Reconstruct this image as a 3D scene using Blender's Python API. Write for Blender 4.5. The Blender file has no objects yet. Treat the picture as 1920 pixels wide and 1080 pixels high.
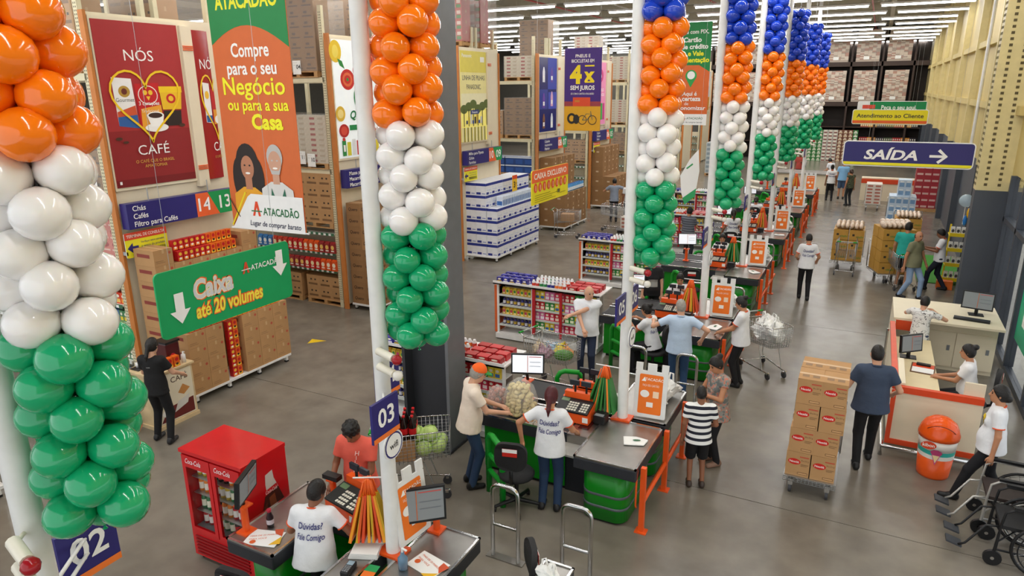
import bpy, math, random, re
import numpy as np
from mathutils import Vector, Matrix
from mathutils.bvhtree import BVHTree
random.seed(7)
SC = bpy.context.scene
COL = SC.collection
PI = math.pi
# ---------------------------------------------------------------- camera
CAM_H = 5.1
FLPX, YAW, PITCH, ROLL = 1288.24, -0.48005, 0.281074, -0.008205
cf = Vector((math.sin(YAW)*math.cos(PITCH), math.cos(YAW)*math.cos(PITCH), -math.sin(PITCH)))
cr = Vector((math.cos(YAW), -math.sin(YAW), 0)); cu = cr.cross(cf)
cr, cu = cr*math.cos(ROLL)+cu*math.sin(ROLL), -cr*math.sin(ROLL)+cu*math.cos(ROLL)
cam = bpy.data.cameras.new('camera'); cam.sensor_width = 36; cam.lens = FLPX/1920*36
cam.clip_end = 300; cam.clip_start = .05
camo = bpy.data.objects.new('camera', cam); COL.objects.link(camo)
camo.matrix_world = Matrix(((cr.x, cu.x, -cf.x, 0), (cr.y, cu.y, -cf.y, 0), (cr.z, cu.z, -cf.z, CAM_H), (0, 0, 0, 1)))
SC.camera = camo
# ---------------------------------------------------------------- world (overcast daylight) and exposure
W = bpy.data.worlds.new('overcast_sky'); SC.world = W; W.use_nodes = True
bg = W.node_tree.nodes['Background']; bg.inputs[0].default_value = (.93, .97, 1, 1); bg.inputs[1].default_value = 1.15
SC.view_settings.view_transform = 'Standard'; SC.view_settings.look = 'None'
SC.view_settings.exposure = 0.32; SC.view_settings.gamma = 1.0; SC.view_settings.use_curve_mapping = False
LAMP_W = 330.0          # watts of one row of ceiling lamps
# ---------------------------------------------------------------- materials
def lin(h):
    h = h.lstrip('#'); o = []
    for i in (0, 2, 4):
        c = int(h[i:i+2], 16)/255
        o.append(c/12.92 if c <= .04045 else ((c+.055)/1.055)**2.4)
    return (*o, 1)
MC = {}
def mat(key, h=None, rough=.5, metal=0, var=.06, scale=6, bump=0, bscale=60, emit=0, trans=0, alpha=1, spec=.5, coat=0, sss=0, ior=1.45):
    if key in MC: return MC[key]
    m = bpy.data.materials.new(key); m.use_nodes = True; nt = m.node_tree; b = nt.nodes['Principled BSDF']
    c = lin(h)
    b.inputs['Base Color'].default_value = c; b.inputs['Roughness'].default_value = rough; b.inputs['Metallic'].default_value = metal
    b.inputs['Specular IOR Level'].default_value = spec; b.inputs['IOR'].default_value = ior
    if coat: b.inputs['Coat Weight'].default_value = coat; b.inputs['Coat Roughness'].default_value = .08
    if trans: b.inputs['Transmission Weight'].default_value = trans
    if alpha < 1: b.inputs['Alpha'].default_value = alpha
    if sss: b.inputs['Subsurface Weight'].default_value = sss; b.inputs['Subsurface Radius'].default_value = (.02, .01, .006)
    if emit: b.inputs['Emission Color'].default_value = c; b.inputs['Emission Strength'].default_value = emit
    if var or bump:
        tc = nt.nodes.new('ShaderNodeTexCoord'); n = nt.nodes.new('ShaderNodeTexNoise'); n.inputs['Scale'].default_value = scale; n.inputs['Detail'].default_value = 4
        nt.links.new(tc.outputs['Object'], n.inputs['Vector'])
        if var:
            r = nt.nodes.new('ShaderNodeValToRGB')
            r.color_ramp.elements[0].position = .3; r.color_ramp.elements[1].position = .7
            r.color_ramp.elements[0].color = tuple(max(0, x*(1-var)) for x in c[:3])+(1,)
            r.color_ramp.elements[1].color = tuple(min(1, x*(1+var)) for x in c[:3])+(1,)
            nt.links.new(n.outputs['Fac'], r.inputs[0]); nt.links.new(r.outputs[0], b.inputs['Base Color'])
        if bump:
            n2 = nt.nodes.new('ShaderNodeTexNoise'); n2.inputs['Scale'].default_value = bscale; n2.inputs['Detail'].default_value = 3
            nt.links.new(tc.outputs['Object'], n2.inputs['Vector'])
            bp = nt.nodes.new('ShaderNodeBump'); bp.inputs['Strength'].default_value = bump; bp.inputs['Distance'].default_value = .02
            nt.links.new(n2.outputs['Fac'], bp.inputs['Height']); nt.links.new(bp.outputs[0], b.inputs['Normal'])
    MC[key] = m
    return m
def flat(h, rough=.45, **k): return mat('paint_'+h.strip('#')+('_e' if k.get('emit') else ''), h, rough, var=k.pop('var', .03), **k)
# ---------------------------------------------------------------- mesh builder
class MB:
    def __init__(s): s.v = []; s.f = []; s.m = []; s.sm = []
    def add(s, vs, fs, mi=0, smooth=False):
        o = len(s.v); s.v += [tuple(v) for v in vs]
        for f in fs: s.f.append(tuple(i+o for i in f)); s.m.append(mi); s.sm.append(smooth)
        return s
    def box(s, x0, x1, y0, y1, z0, z1, mi=0):
        v = [(x0, y0, z0), (x1, y0, z0), (x1, y1, z0), (x0, y1, z0), (x0, y0, z1), (x1, y0, z1), (x1, y1, z1), (x0, y1, z1)]
        return s.add(v, [(3, 2, 1, 0), (4, 5, 6, 7), (0, 1, 5, 4), (1, 2, 6, 5), (2, 3, 7, 6), (3, 0, 4, 7)], mi)
    def cbox(s, cx, cy, cz, sx, sy, sz, mi=0, M=None):
        o = len(s.v); s.box(-sx/2, sx/2, -sy/2, sy/2, -sz/2, sz/2, mi)
        for i in range(o, len(s.v)):
            p = Vector(s.v[i])
            if M is not None: p = M @ p
            s.v[i] = (p.x+cx, p.y+cy, p.z+cz)
        return s
    def prism(s, poly, z0, z1, mi=0, smooth=False):            # poly in xy, ccw
        n = len(poly); v = [(x, y, z0) for x, y in poly]+[(x, y, z1) for x, y in poly]
        s.add(v, [tuple(range(n-1, -1, -1)), tuple(range(n, 2*n))], mi)
        o = len(s.v)-2*n
        for i in range(n):
            j = (i+1) % n; s.f.append((o+i, o+j, o+n+j, o+n+i)); s.m.append(mi); s.sm.append(smooth)
        return s
    def rod(s, a, b, r, n=8, r2=None, mi=0, caps=True):
        a = Vector(a); b = Vector(b); d = (b-a)
        if d.length < 1e-6: return s
        d.normalize(); u = d.orthogonal().normalized(); w = d.cross(u); r2 = r if r2 is None else r2
        v = [a+(u*math.cos(t)+w*math.sin(t))*r for t in [2*PI*i/n for i in range(n)]]+[b+(u*math.cos(t)+w*math.sin(t))*r2 for t in [2*PI*i/n for i in range(n)]]
        s.add(v, [(i, (i+1) % n, n+(i+1) % n, n+i) for i in range(n)], mi, True)
        if caps: s.add(v, [tuple(range(n-1, -1, -1)), tuple(range(n, 2*n))], mi)
        return s
    def tube(s, pts, r, n=8, mi=0, closed=False):
        pts = [Vector(p) for p in pts]; N = len(pts); rings = []; u = None
        for i, p in enumerate(pts):
            if closed: d = pts[(i+1) % N]-pts[i-1]
            else: d = pts[min(i+1, N-1)]-pts[max(i-1, 0)]
            d.normalize()
            if u is None: u = d.orthogonal().normalized()
            else:
                u = u-d*u.dot(d)
                u = u.normalized() if u.length > 1e-5 else d.orthogonal().normalized()
            w = d.cross(u); rr = r[i] if isinstance(r, (list, tuple)) else r
            rings.append([p+(u*math.cos(2*PI*k/n)+w*math.sin(2*PI*k/n))*rr for k in range(n)])
        v = [q for g in rings for q in g]; f = []
        for i in range(N if closed else N-1):
            a = i*n; b = ((i+1) % N)*n
            for k in range(n): f.append((a+k, a+(k+1) % n, b+(k+1) % n, b+k))
        s.add(v, f, mi, True)
        if not closed:
            s.add([], [], mi); o = len(s.v)-len(v)
            s.f.append(tuple(o+k for k in range(n-1, -1, -1))); s.m.append(mi); s.sm.append(False)
            s.f.append(tuple(o+(N-1)*n+k for k in range(n))); s.m.append(mi); s.sm.append(False)
        return s
    def lathe(s, prof, c=(0, 0, 0), n=16, mi=0, sx=1, sy=1, smooth=True, caps=True):
        v = []; f = []
        for r, z in prof:
            for k in range(n): v.append((c[0]+r*sx*math.cos(2*PI*k/n), c[1]+r*sy*math.sin(2*PI*k/n), c[2]+z))
        for i in range(len(prof)-1):
            for k in range(n): f.append((i*n+k, i*n+(k+1) % n, (i+1)*n+(k+1) % n, (i+1)*n+k))
        s.add(v, f, mi, smooth)
        if caps:
            o = len(s.v)-len(v); L = (len(prof)-1)*n
            s.f.append(tuple(o+k for k in range(n-1, -1, -1))); s.m.append(mi); s.sm.append(False)
            s.f.append(tuple(o+L+k for k in range(n))); s.m.append(mi); s.sm.append(False)
        return s
    def ball(s, c, rx, ry=None, rz=None, n=12, m=8, mi=0):
        ry = rx if ry is None else ry; rz = rx if rz is None else rz
        v = [(c[0], c[1], c[2]-rz)]; f = []
        for i in range(1, m):
            t = -PI/2+PI*i/m
            for k in range(n): v.append((c[0]+rx*math.cos(t)*math.cos(2*PI*k/n), c[1]+ry*math.cos(t)*math.sin(2*PI*k/n), c[2]+rz*math.sin(t)))
        v.append((c[0], c[1], c[2]+rz)); L = len(v)-1
        for k in range(n): f.append((0, 1+(k+1) % n, 1+k)); f.append((L, L-n+k, L-n+(k+1) % n))
        for i in range(m-2):
            for k in range(n): f.append((1+i*n+k, 1+i*n+(k+1) % n, 1+(i+1)*n+(k+1) % n, 1+(i+1)*n+k))
        return s.add(v, f, mi, True)
    def xf(s, M):
        s.v = [tuple(M @ Vector(p)) for p in s.v]; return s
    def mesh(s, name, mats):
        me = bpy.data.meshes.new(name); me.from_pydata(s.v, [], s.f)
        for m in (mats if isinstance(mats, (list, tuple)) else [mats]): me.materials.append(m)
        me.polygons.foreach_set('material_index', s.m); me.polygons.foreach_set('use_smooth', s.sm); me.update()
        return me
    def build(s, name, mats, parent=None, world=False, bevel=0):
        if world and parent is not None:
            l = wloc(parent); s.v = [(x-l.x, y-l.y, z-l.z) for x, y, z in s.v]
        o = link(name, s.mesh(name, mats), parent)
        if bevel:
            b = o.modifiers.new('bevel', 'BEVEL'); b.width = bevel; b.segments = 2; b.limit_method = 'ANGLE'
        return o
def wloc(o):
    l = Vector(o.location)
    while o.parent: o = o.parent; l += Vector(o.location)
    return l
def link(name, data, parent=None, loc=None, rz=None):
    o = bpy.data.objects.new(name, data); COL.objects.link(o)
    if parent is not None: o.parent = parent
    if loc is not None: o.location = loc
    if rz is not None: o.rotation_euler = (0, 0, rz)
    return o
NW = dict(zip(range(1, 17), 'one two three four five six seven eight nine ten eleven twelve thirteen fourteen fifteen sixteen'.split()))
def words(s): return re.sub(r'\b(\d\d)\b', lambda m: NW.get(int(m.group(1)), m.group(1)), s)
def tag(o, label=None, cat=None, group=None, kind=None):
    if label: o['label'] = words(label)
    if cat: o['category'] = cat
    if group: o['group'] = words(group)
    if kind: o['kind'] = kind
    return o
def thing(name, label, cat, loc=(0, 0, 0), rz=0, group=None):
    o = link(name, None); o.empty_display_size = .1; o.location = loc; o.rotation_euler = (0, 0, rz)
    return tag(o, label, cat, group)
KIDS = {}
def copy_tree(o, parent=None, loc=None, rz=None, label=None, group=None):
    c = o.copy(); COL.objects.link(c); c.parent = parent
    if loc is not None: c.location = loc
    if rz is not None: c.rotation_euler = (0, 0, rz)
    if label: c['label'] = label
    if group: c['group'] = group
    for ch in o.children: copy_tree(ch, c)
    return c
# ---------------------------------------------------------------- flat print: text and shapes on a plane
TC = {}
TSC = bpy.data.scenes.new('lettering_bench')
def text2d(s, bold=0, shear=0, sp=1.0):
    """2D verts + faces of a line of text, cap height 1, starting at x=0"""
    k = (s, bold, shear, sp)
    if k in TC: return TC[k]
    cu_ = bpy.data.curves.new('t', 'FONT'); cu_.body = s; cu_.size = 1; cu_.offset = bold; cu_.shear = shear; cu_.resolution_u = 3; cu_.space_character = sp
    o = bpy.data.objects.new('t', cu_); TSC.collection.objects.link(o)
    vl = TSC.view_layers[0]; vl.update(); me = bpy.data.meshes.new_from_object(o.evaluated_get(vl.depsgraph))
    v = [(p.co.x, max(-.35, min(1.05, p.co.y))) for p in me.vertices]; f = [tuple(p.vertices) for p in me.polygons]
    bpy.data.objects.remove(o); bpy.data.curves.remove(cu_); bpy.data.meshes.remove(me)
    if v and bold:
        w0 = text2d(s, 0, shear, sp)[2]*.7; v = [(max(-.05, min(w0+.15, x)), y) for x, y in v]
    if v:
        x0 = min(p[0] for p in v); v = [((x-x0)/.7, y/.7) for x, y in v]
    TC[k] = (v, f, max([p[0] for p in v] or [0]))
    return TC[k]
class Frame:
    """a drawing plane: origin o, ux to the right, uy up, n out of the surface"""
    def __init__(s, o, ux, uy): s.o = Vector(o); s.ux = Vector(ux).normalized(); s.uy = Vector(uy).normalized(); s.n = s.ux.cross(s.uy)
    def p(s, x, y, d=0): return s.o+s.ux*x+s.uy*y+s.n*d
FX = lambda x, y, z: Frame((x, y, z), (0, 1, 0), (0, 0, 1))      # plane facing +X
FY = lambda x, y, z: Frame((x, y, z), (1, 0, 0), (0, 0, 1))      # plane facing -Y
FZ = lambda x, y, z: Frame((x, y, z), (1, 0, 0), (0, 1, 0))      # plane facing up
def fix(vs, fs, fr):
    out = []
    for f in fs:
        a, b, c = (Vector(vs[i]) for i in f[:3])
        nn = Vector((0, 0, 0))
        for i in range(len(f)):
            p, q = Vector(vs[f[i]]), Vector(vs[f[(i+1) % len(f)]]); nn += p.cross(q)
        out.append(tuple(reversed(f)) if nn.dot(fr.n) < 0 else f)
    return out
def paint(mb, mats, fr, items, d0=.003):
    """items: list of (kind, hexcolor, ...) painted in order on a plane, each a little prouder"""
    mi = {}
    for k, it in enumerate(items):
        kind, h = it[0], it[1]
        if h not in mi:
            m_ = h if not isinstance(h, str) else flat(h, .55)
            if m_ not in mats: mats.append(m_)
            mi[h] = mats.index(m_)
        d = d0+k*.0006
        if kind == 'poly': pts = it[2]; fs = [tuple(range(len(pts)))]
        elif kind == 'rect': x0, y0, x1, y1 = it[2:6]; pts = [(x0, y0), (x1, y0), (x1, y1), (x0, y1)]; fs = [(0, 1, 2, 3)]
        elif kind == 'ell':
            cx, cy, rx, ry = it[2:6]; n = it[6] if len(it) > 6 else 20
            pts = [(cx+rx*math.cos(2*PI*i/n), cy+ry*math.sin(2*PI*i/n)) for i in range(n)]; fs = [tuple(range(n))]
        elif kind == 'line':
            P_, w = it[2], it[3]; closed = len(it) > 4 and it[4]; pts = []; n = len(P_)
            for i in range(n):
                a = Vector(P_[i-1] if (i or closed) else P_[i]); b = Vector(P_[(i+1) % n] if (i < n-1 or closed) else P_[i])
                t = (b-a).normalized(); q = Vector((-t.y, t.x))*w/2; c = Vector(P_[i]); pts += [c+q, c-q]
            pts = [(p.x, p.y) for p in pts]
            fs = [(2*i, 2*i+1, (2*i+3) % (2*n), (2*i+2) % (2*n)) for i in range(n if closed else n-1)]
        elif kind == 'text':                                     # ('text', col, string, x, y, capheight, align, bold, shear, maxw)
            s_, x, y, hh = it[2:6]; al = it[6] if len(it) > 6 else 'l'; bo = it[7] if len(it) > 7 else 0; sh = it[8] if len(it) > 8 else 0
            v, fs, w = text2d(s_, bo, sh); sx = hh
            if len(it) > 9 and it[9] and w*hh > 0: sx = it[9]/w
            ox = {'l': 0, 'c': -w*sx/2, 'r': -w*sx}[al]
            pts = [(x+ox+a*sx, y+b*hh) for a, b in v]
        vs = [fr.p(a, b, d) for a, b in pts]
        mb.add(vs, fix(vs, fs, fr), mi[h])
def draw(fr, items, name, parent, d0=.003):
    mb = MB(); mats = []; paint(mb, mats, fr, items, d0)
    return mb.build(name, mats, parent, world=True)
def rrect(x0, y0, x1, y1, r, n=4):
    o = []
    for cx, cy, a in ((x1-r, y0+r, -PI/2), (x1-r, y1-r, 0), (x0+r, y1-r, PI/2), (x0+r, y0+r, PI)):
        for i in range(n+1): t = a+PI/2*i/n; o.append((cx+r*math.cos(t), cy+r*math.sin(t)))
    return o
def slab(fr, poly, th, name, mats, parent, back=0):
    """extruded plate: poly in the frame's plane, front face at offset 0, thickness th to the back"""
    mb = MB(); n = len(poly); v = [fr.p(a, b, 0) for a, b in poly]+[fr.p(a, b, -th) for a, b in poly]
    fs = [tuple(range(n)), tuple(range(2*n-1, n-1, -1))]+[(j, i, n+i, n+j) for i, j in ((i, (i+1) % n) for i in range(n))]
    f0 = fix(v, fs[:1], fr)
    if f0[0] != fs[0]: fs = [tuple(reversed(f)) for f in fs]
    mb.add(v, fs[:1], 0); mb.add(v, fs[1:], 1 if isinstance(mats, (list, tuple)) and len(mats) > 1 else 0)
    return mb.build(name, mats, parent, world=True)
class CFrame(Frame):
    """a cylinder of radius R turning away from a +X facing plane, x runs along the arc"""
    def __init__(s, o, R): s.o = Vector(o); s.R = R; s.n = Vector((1, .6, 0)).normalized()
    def p(s, x, y, d=0): t = x/s.R; return Vector((s.o.x-s.R+(s.R+d)*math.cos(t), s.o.y+(s.R+d)*math.sin(t), s.o.z+y))
# ---------------------------------------------------------------- shared materials
WHITE = mat('white_enamel', '#e6e6e4', .35); BEIGE = mat('beige_rack_steel', '#d8cfae', .45); ORANGE = mat('orange_enamel', '#e8581c', .35)
GREENP = mat('green_laminate', '#0a8418', .3, var=.04); DARK = mat('charcoal_rubber_edge', '#2b2d33', .45); BLACK = mat('black_plastic', '#141416', .42)
STEEL = mat('brushed_stainless', '#a4a19c', .34, 1, var=.12, scale=3); CHROME = mat('polished_tube_steel', '#c8c8c8', .18, 1, var=0); WIRE = mat('zinc_wire', '#b9bbbd', .32, .85, var=0)
CARD = mat('cardboard', '#b48a5c', .75, var=.08, scale=3); CARD2 = mat('dark_cardboard', '#8f6a43', .75, var=.08, scale=3); TAPE = mat('parcel_tape', '#c7a377', .35)
WOOD = mat('pallet_pine', '#b98f5e', .75, var=.18, scale=9); CREAM = mat('cream_melamine', '#e4d8bd', .4, var=.02); LEAFY = mat('cabbage_leaf', '#b9d27c', .55, var=.2, scale=14, bump=.5, bscale=25)
WRAP = mat('stretch_wrap_film', '#d9d6d0', .18, alpha=.2, var=0, spec=.8); GLASS = mat('clear_glass', '#ffffff', .02, trans=1, var=0, ior=1.1)
GREY = mat('grey_plastic', '#7d8084', .45); PAPER = mat('white_paper', '#eeeeec', .7, var=.01); RED = mat('red_enamel', '#c9141c', .25, var=.04, coat=.3)
SCREEN = mat('lit_screen', '#dfe3ea', .3, emit=.5, var=0); SCREENG = mat('grey_screen', '#7f8385', .25, emit=.12, var=0)
ORW = mat('orange_wood_edge', '#c4793a', .5); BLUE = mat('navy_print', '#2a2470', .4, var=.02)
# ---------------------------------------------------------------- floor: concrete slabs with joints
def concrete():
    m = bpy.data.materials.new('polished_concrete'); m.use_nodes = True; nt = m.node_tree; b = nt.nodes['Principled BSDF']
    tc = nt.nodes.new('ShaderNodeTexCoord')
    def noise(sc, de, rough=.6):
        n = nt.nodes.new('ShaderNodeTexNoise'); n.inputs['Scale'].default_value = sc; n.inputs['Detail'].default_value = de; n.inputs['Roughness'].default_value = rough
        nt.links.new(tc.outputs['Object'], n.inputs['Vector']); return n
    a, c, d = noise(.35, 5, .55), noise(2.2, 4, .5), noise(40, 3)
    r = nt.nodes.new('ShaderNodeValToRGB'); e = r.color_ramp.elements
    e[0].position = .25; e[0].color = lin('#59534b'); e[1].position = .8; e[1].color = lin('#938b7e')
    mx = nt.nodes.new('ShaderNodeMath'); mx.operation = 'MULTIPLY_ADD'; mx.inputs[1].default_value = .4; nt.links.new(c.outputs['Fac'], mx.inputs[0])
    ms = nt.nodes.new('ShaderNodeMath'); ms.operation = 'MULTIPLY'; ms.inputs[1].default_value = .6; nt.links.new(a.outputs['Fac'], ms.inputs[0]); nt.links.new(ms.outputs[0], mx.inputs[2])
    nt.links.new(mx.outputs[0], r.inputs[0]); nt.links.new(r.outputs[0], b.inputs['Base Color'])
    b.inputs['Roughness'].default_value = .25
    bp = nt.nodes.new('ShaderNodeBump'); bp.inputs['Strength'].default_value = .05; bp.inputs['Distance'].default_value = .01; nt.links.new(d.outputs['Fac'], bp.inputs['Height']); nt.links.new(bp.outputs[0], b.inputs['Normal'])
    return m
CONC = concrete(); JOINT = mat('joint_filler', '#5a4a36', .8)
fl = tag(MB().box(-40, 2.8, -6, 62, -.3, -.012).build('floor', JOINT), kind='structure')
ys = [-6, 8.25, 15.85, 23.4, 31, 38.6, 46.2, 62]
for a, b in zip(ys, ys[1:]): MB().box(-40, 2.8, a+.006, b-.006, -.1, 0).build('concrete_slab', CONC, fl)
tag(MB().box(2.8, 30, -6, 62, -.3, -.05).build('ground', mat('outside_paving', '#b5b2aa', .8, var=.1)), kind='structure')
tag(MB().box(1.45, 2.55, 21.0, 24.6, .001, .02).build('floor_mat', mat('green_turf_mat', '#3f8a2c', .9, var=.2, scale=40)), 'green rectangular mat on the floor before the yellow stand', 'mat')
# ---------------------------------------------------------------- ceiling, purlins, lamps
ROOF = mat('galvanised_roof', '#8d8a80', .5, .2, var=.06); STEELB = mat('beige_roof_steel', '#a8a08a', .5)
cl = tag(MB().box(-40, 3.0, -6, 62, 9.6, 9.75).build('ceiling', ROOF), kind='structure')
for y in np.arange(14, 61, 4.0): MB().box(-40, 2.7, y-.06, y+.06, 9.25, 9.6).build('purlin', STEELB, cl)
for x in (-36, -30, -24, -18, -12, -6, 0): MB().box(x-.1, x+.1, -6, 62, 9.0, 9.25).build('beam', STEELB, cl)
for x, y in ((-14.6, 0), (-7.5, 0), (-.9, 0)): MB().rod((x, 14, 8.95), (x, 61, 8.95), .04, 8).build('sprinkler_pipe', mat('red_pipe', '#a83428', .5), cl)
TUBE = mat('lamp_tube', '#ffffff', .4, emit=9, var=0)
hous = MB().box(-1.55, 1.55, -.07, .07, .03, .1).mesh('housing', WHITE)
tub = MB().rod((-1.5, 0, 0), (1.5, 0, 0), .035, 8).mesh('tube', TUBE)
rodm = MB().rod((0, 0, .1), (0, 0, 1.56), .008, 5).mesh('hanger', STEELB)
LROWS = list(np.arange(1.5, 20, 3.7))+list(np.arange(22, 60, 3.1))
for j, y in enumerate(LROWS):
    far = y > 14
    for i, x in enumerate(np.arange(-26.5, 2, 3.45)):
        if far or True:
            r = thing('linear_lamp', 'white linear ceiling lamp hanging in the rows under the roof', 'lamp', (x+(.6 if j % 2 else 0), y, 8.05), 0, 'ceiling lamp rows')
            link('housing', hous, r); link('tube', tub, r); link('hanger', rodm, r, (-1.2, 0, 0)); link('hanger', rodm, r, (1.2, 0, 0))
    ld = bpy.data.lights.new('lamp_row_light', 'AREA'); ld.shape = 'RECTANGLE'; ld.size = 29; ld.size_y = .12; ld.energy = LAMP_W*(1.0 if y < 20 else .9); ld.color = (1, .985, .95)
    lo = bpy.data.objects.new('lamp_row_light', ld); COL.objects.link(lo); lo.location = (-12.2, y, 7.98)
# ---------------------------------------------------------------- walls
YEL = mat('yellow_wall_panel', '#cdb877', .55, var=.04, scale=1.5); DGR = mat('slate_wall_panel', '#4b5058', .45, var=.05, scale=1.5); FRAME = mat('dark_window_frame', '#3b4048', .4)
wr = tag(MB().box(2.7, 2.9, 17.6, 62, 3.05, 9.6).build('wall_right', YEL), kind='structure')
MB().box(2.68, 2.88, 17.6, 62, 0, 3.05).build('lower_panel', DGR, wr)
MB().box(2.7, 2.9, -6, 17.6, 3.3, 9.6).build('upper_panel', YEL, wr)
for y in (22.5, 27.3, 32.1, 36.9, 41.7, 46.5, 51.3):
    MB().box(2.5, 2.72, y-.07, y+.07, 3.05, 9.6).build('wall_post', mat('cream_post', '#d9cb96', .5), wr); MB().box(2.5, 2.72, y-.07, y+.07, 0, 3.05).build('wall_post', DGR, wr)
for z in (4.6, 6.3): MB().box(2.55, 2.7, 17.6, 62, z-.09, z+.09).build('wall_girt', YEL, wr)
for y in (20.0, 24.5): MB().rod((2.52, y, 3.0), (2.52, y, 9), .045, 8).build('downpipe', WHITE, wr)
# perforated truss post by the glass front
for y0, m_ in ((18.15, None),):
    tr = MB()
    tr.box(2.08, 2.12, 18.1, 18.5, 2.9, 9).box(2.12, 2.7, 18.1, 18.14, 2.9, 9).box(2.12, 2.7, 18.46, 18.5, 2.9, 9)
    t = tr.build('truss_post', mat('cream_post'), wr)
    MB().box(2.08, 2.7, 18.1, 18.5, 0, 2.9).build('truss_foot', DGR, wr)
    h = MB()
    for k in range(46):
        for yy in (18.18, 18.3, 18.42): h.box(2.074, 2.081, yy-.02, yy+.02, 3.0+k*.12, 3.055+k*.12)
        for xx in (2.25, 2.5): h.box(xx-.03, xx+.03, 18.094, 18.101, 3.0+k*.12, 3.055+k*.12)
    h.build('hole', mat('shadow_hole', '#5d5338', .8), t)
tag(MB().box(-40, 3, 60, 60.2, 0, 9.6).build('wall_back', mat('back_wall_panel', '#5d5a52', .6)), kind='structure')
tag(MB().box(-40.2, -40, -6, 62, 0, 9.6).build('wall_left', mat('back_wall_panel')), kind='structure')
# glass shop front
w1 = tag(MB().box(2.62, 2.74, 9.0, 17.6, 0, .12).build('window_1', FRAME), kind='structure')
for y in (9.0, 10.9, 12.8, 14.7, 16.0, 17.5): MB().box(2.6, 2.76, y-.05, y+.05, .12, 3.3).build('window_frame', FRAME, w1)
MB().box(2.6, 2.76, 9.0, 17.6, 2.35, 2.45).build('window_frame', FRAME, w1)
for a, b in ((9.05, 10.85), (10.95, 12.75), (12.85, 14.65), (14.75, 15.95), (16.05, 17.45)): MB().box(2.675, 2.685, a, b, .12, 3.28).build('pane', GLASS, w1)
draw(Frame((2.67, 13.7, .9), (0, -1, 0), (0, 0, 1)), [('rect', '#1fa377', -.9, -.2, .8, 1.9), ('rect', '#e8e6df', -.5, .15, .6, .5), ('poly', '#e5512b', [(.55, -.2), (.8, -.2), (.8, 1.6), (.62, 1.2), (.5, .6)])], 'sticker', w1)
# ---------------------------------------------------------------- big dark column
COLM = mat('graphite_column_paint', '#33353a', .4, var=.04); COLM_LIT = mat('graphite_column_lit_flange', '#6c6f73', .4)  # second tone: same column paint, paler for the lit right flange, light put into colour
c = tag(MB().box(-5.7, -5.0, 7.74, 7.8, 0, 9.6).build('column', COLM), kind='structure')
MB().box(-5.0, -4.95, 7.55, 8.0, 0, 9.6).build('flange', COLM_LIT, c); MB().box(-5.75, -5.7, 7.55, 8.0, 0, 9.6).build('flange', COLM, c)
MB().box(-5.0, -4.93, 7.5, 8.05, 0, .04).box(-5.8, -5.0, 7.5, 8.05, 0, .03).build('base_plate', COLM, c)
# ---------------------------------------------------------------- cartons, pallets
CM = {}
def carton_mesh(key, sx, sy, sz, base, deco_x=None, deco_y=None, tape=True, deco_z=None):
    """box with its base centre at the origin; decals on the +X face, the -Y face and the top"""
    if key in CM: return CM[key]
    mb = MB().box(-sx/2, sx/2, -sy/2, sy/2, 0, sz); mats = [base]
    if tape:
        paint(mb, mats, FZ(0, 0, sz), [('rect', TAPE, -sx/2, -.025, sx/2, .025)], .001)
        paint(mb, mats, FX(sx/2, 0, 0), [('rect', TAPE, -.02, sz*.75, .02, sz)], .001)
    if deco_x: paint(mb, mats, FX(sx/2, -sy/2, 0), deco_x, .0015)
    if deco_y: paint(mb, mats, FY(-sx/2, -sy/2, 0), deco_y, .0015)
    if deco_z: paint(mb, mats, FZ(-sx/2, -sy/2, sz), deco_z, .0015)
    CM[key] = mb.mesh(key, mats); return CM[key]
def put(me, name, label, cat, group, loc, rz=0): return tag(link(name, me, None, loc, rz), label, cat, group)
PALB = MB().box(-.5, .5, -.05, .05, 0, .022).mesh('board', WOOD); PALK = MB().box(-.05, .05, -.5, .5, 0, .09).mesh('block', WOOD)
def pallet(x, y, z, w, d, label, group='wooden pallets in the racks', wrap_h=0, papers=()):
    t = thing('pallet', label, 'pallet', (x, y, z), 0, group)
    for i in (-1, 0, 1):
        o = link('block', PALK, t, (i*(w/2-.06), 0, .022)); o.scale = (1, d, 1)
    for i in range(5):
        o = link('board', PALB, t, (0, (i/4-.5)*(d-.1), .112)); o.scale = (w, 1, 1)
    for i in (-1, 1):
        o = link('board', PALB, t, (0, i*(d/2-.05), 0)); o.scale = (w, 1, 1)
    if wrap_h:
        MB().box(-w/2-.012, w/2+.012, -d/2-.012, d/2+.012, .14, .15+wrap_h).build('stretch_wrap', WRAP, t)
    for k, (px, pz, s_) in enumerate(papers):
        draw(FY(x+px, y-d/2-.016, z+pz), [('rect', '#f2f2ee', -.12, -.15, .12, .15), ('rect', '#8a8a88', -.1, .05, -.02, .055), ('rect', '#8a8a88', -.1, .1, .02, .105), ('text', '#222222', s_, .05, -.03, .09, 'c', .02)], 'paper_label', t)
    return t
BR1 = lambda: carton_mesh('carton_a', .39, .48, .29, CARD, None, [('rect', '#7d5a38', .05, .04, .34, .09), ('rect', '#3a2d22', .12, .16, .17, .2), ('rect', '#3a2d22', .25, .16, .3, .2)])
BR2 = lambda: carton_mesh('carton_b', .39, .48, .22, CARD2, None, [('rect', '#59402a', .06, .05, .33, .08), ('rect', '#59402a', .1, .12, .2, .17)])
PNK = lambda: carton_mesh('carton_p', .29, .3, .22, mat('pink_pack', '#d9776a', .45), None, [('ell', '#a8262a', .145, .13, .1, .05), ('rect', '#f0c8b8', .03, .02, .26, .05)], tape=False)
REDC = lambda: carton_mesh('carton_r', .39, .48, .29, mat('red_print_carton', '#b9534a', .55), None, [('rect', '#ece2da', .03, .05, .18, .25), ('rect', '#4f8a4a', .21, .05, .36, .14), ('rect', '#e6d2c6', .22, .17, .35, .26)])
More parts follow.
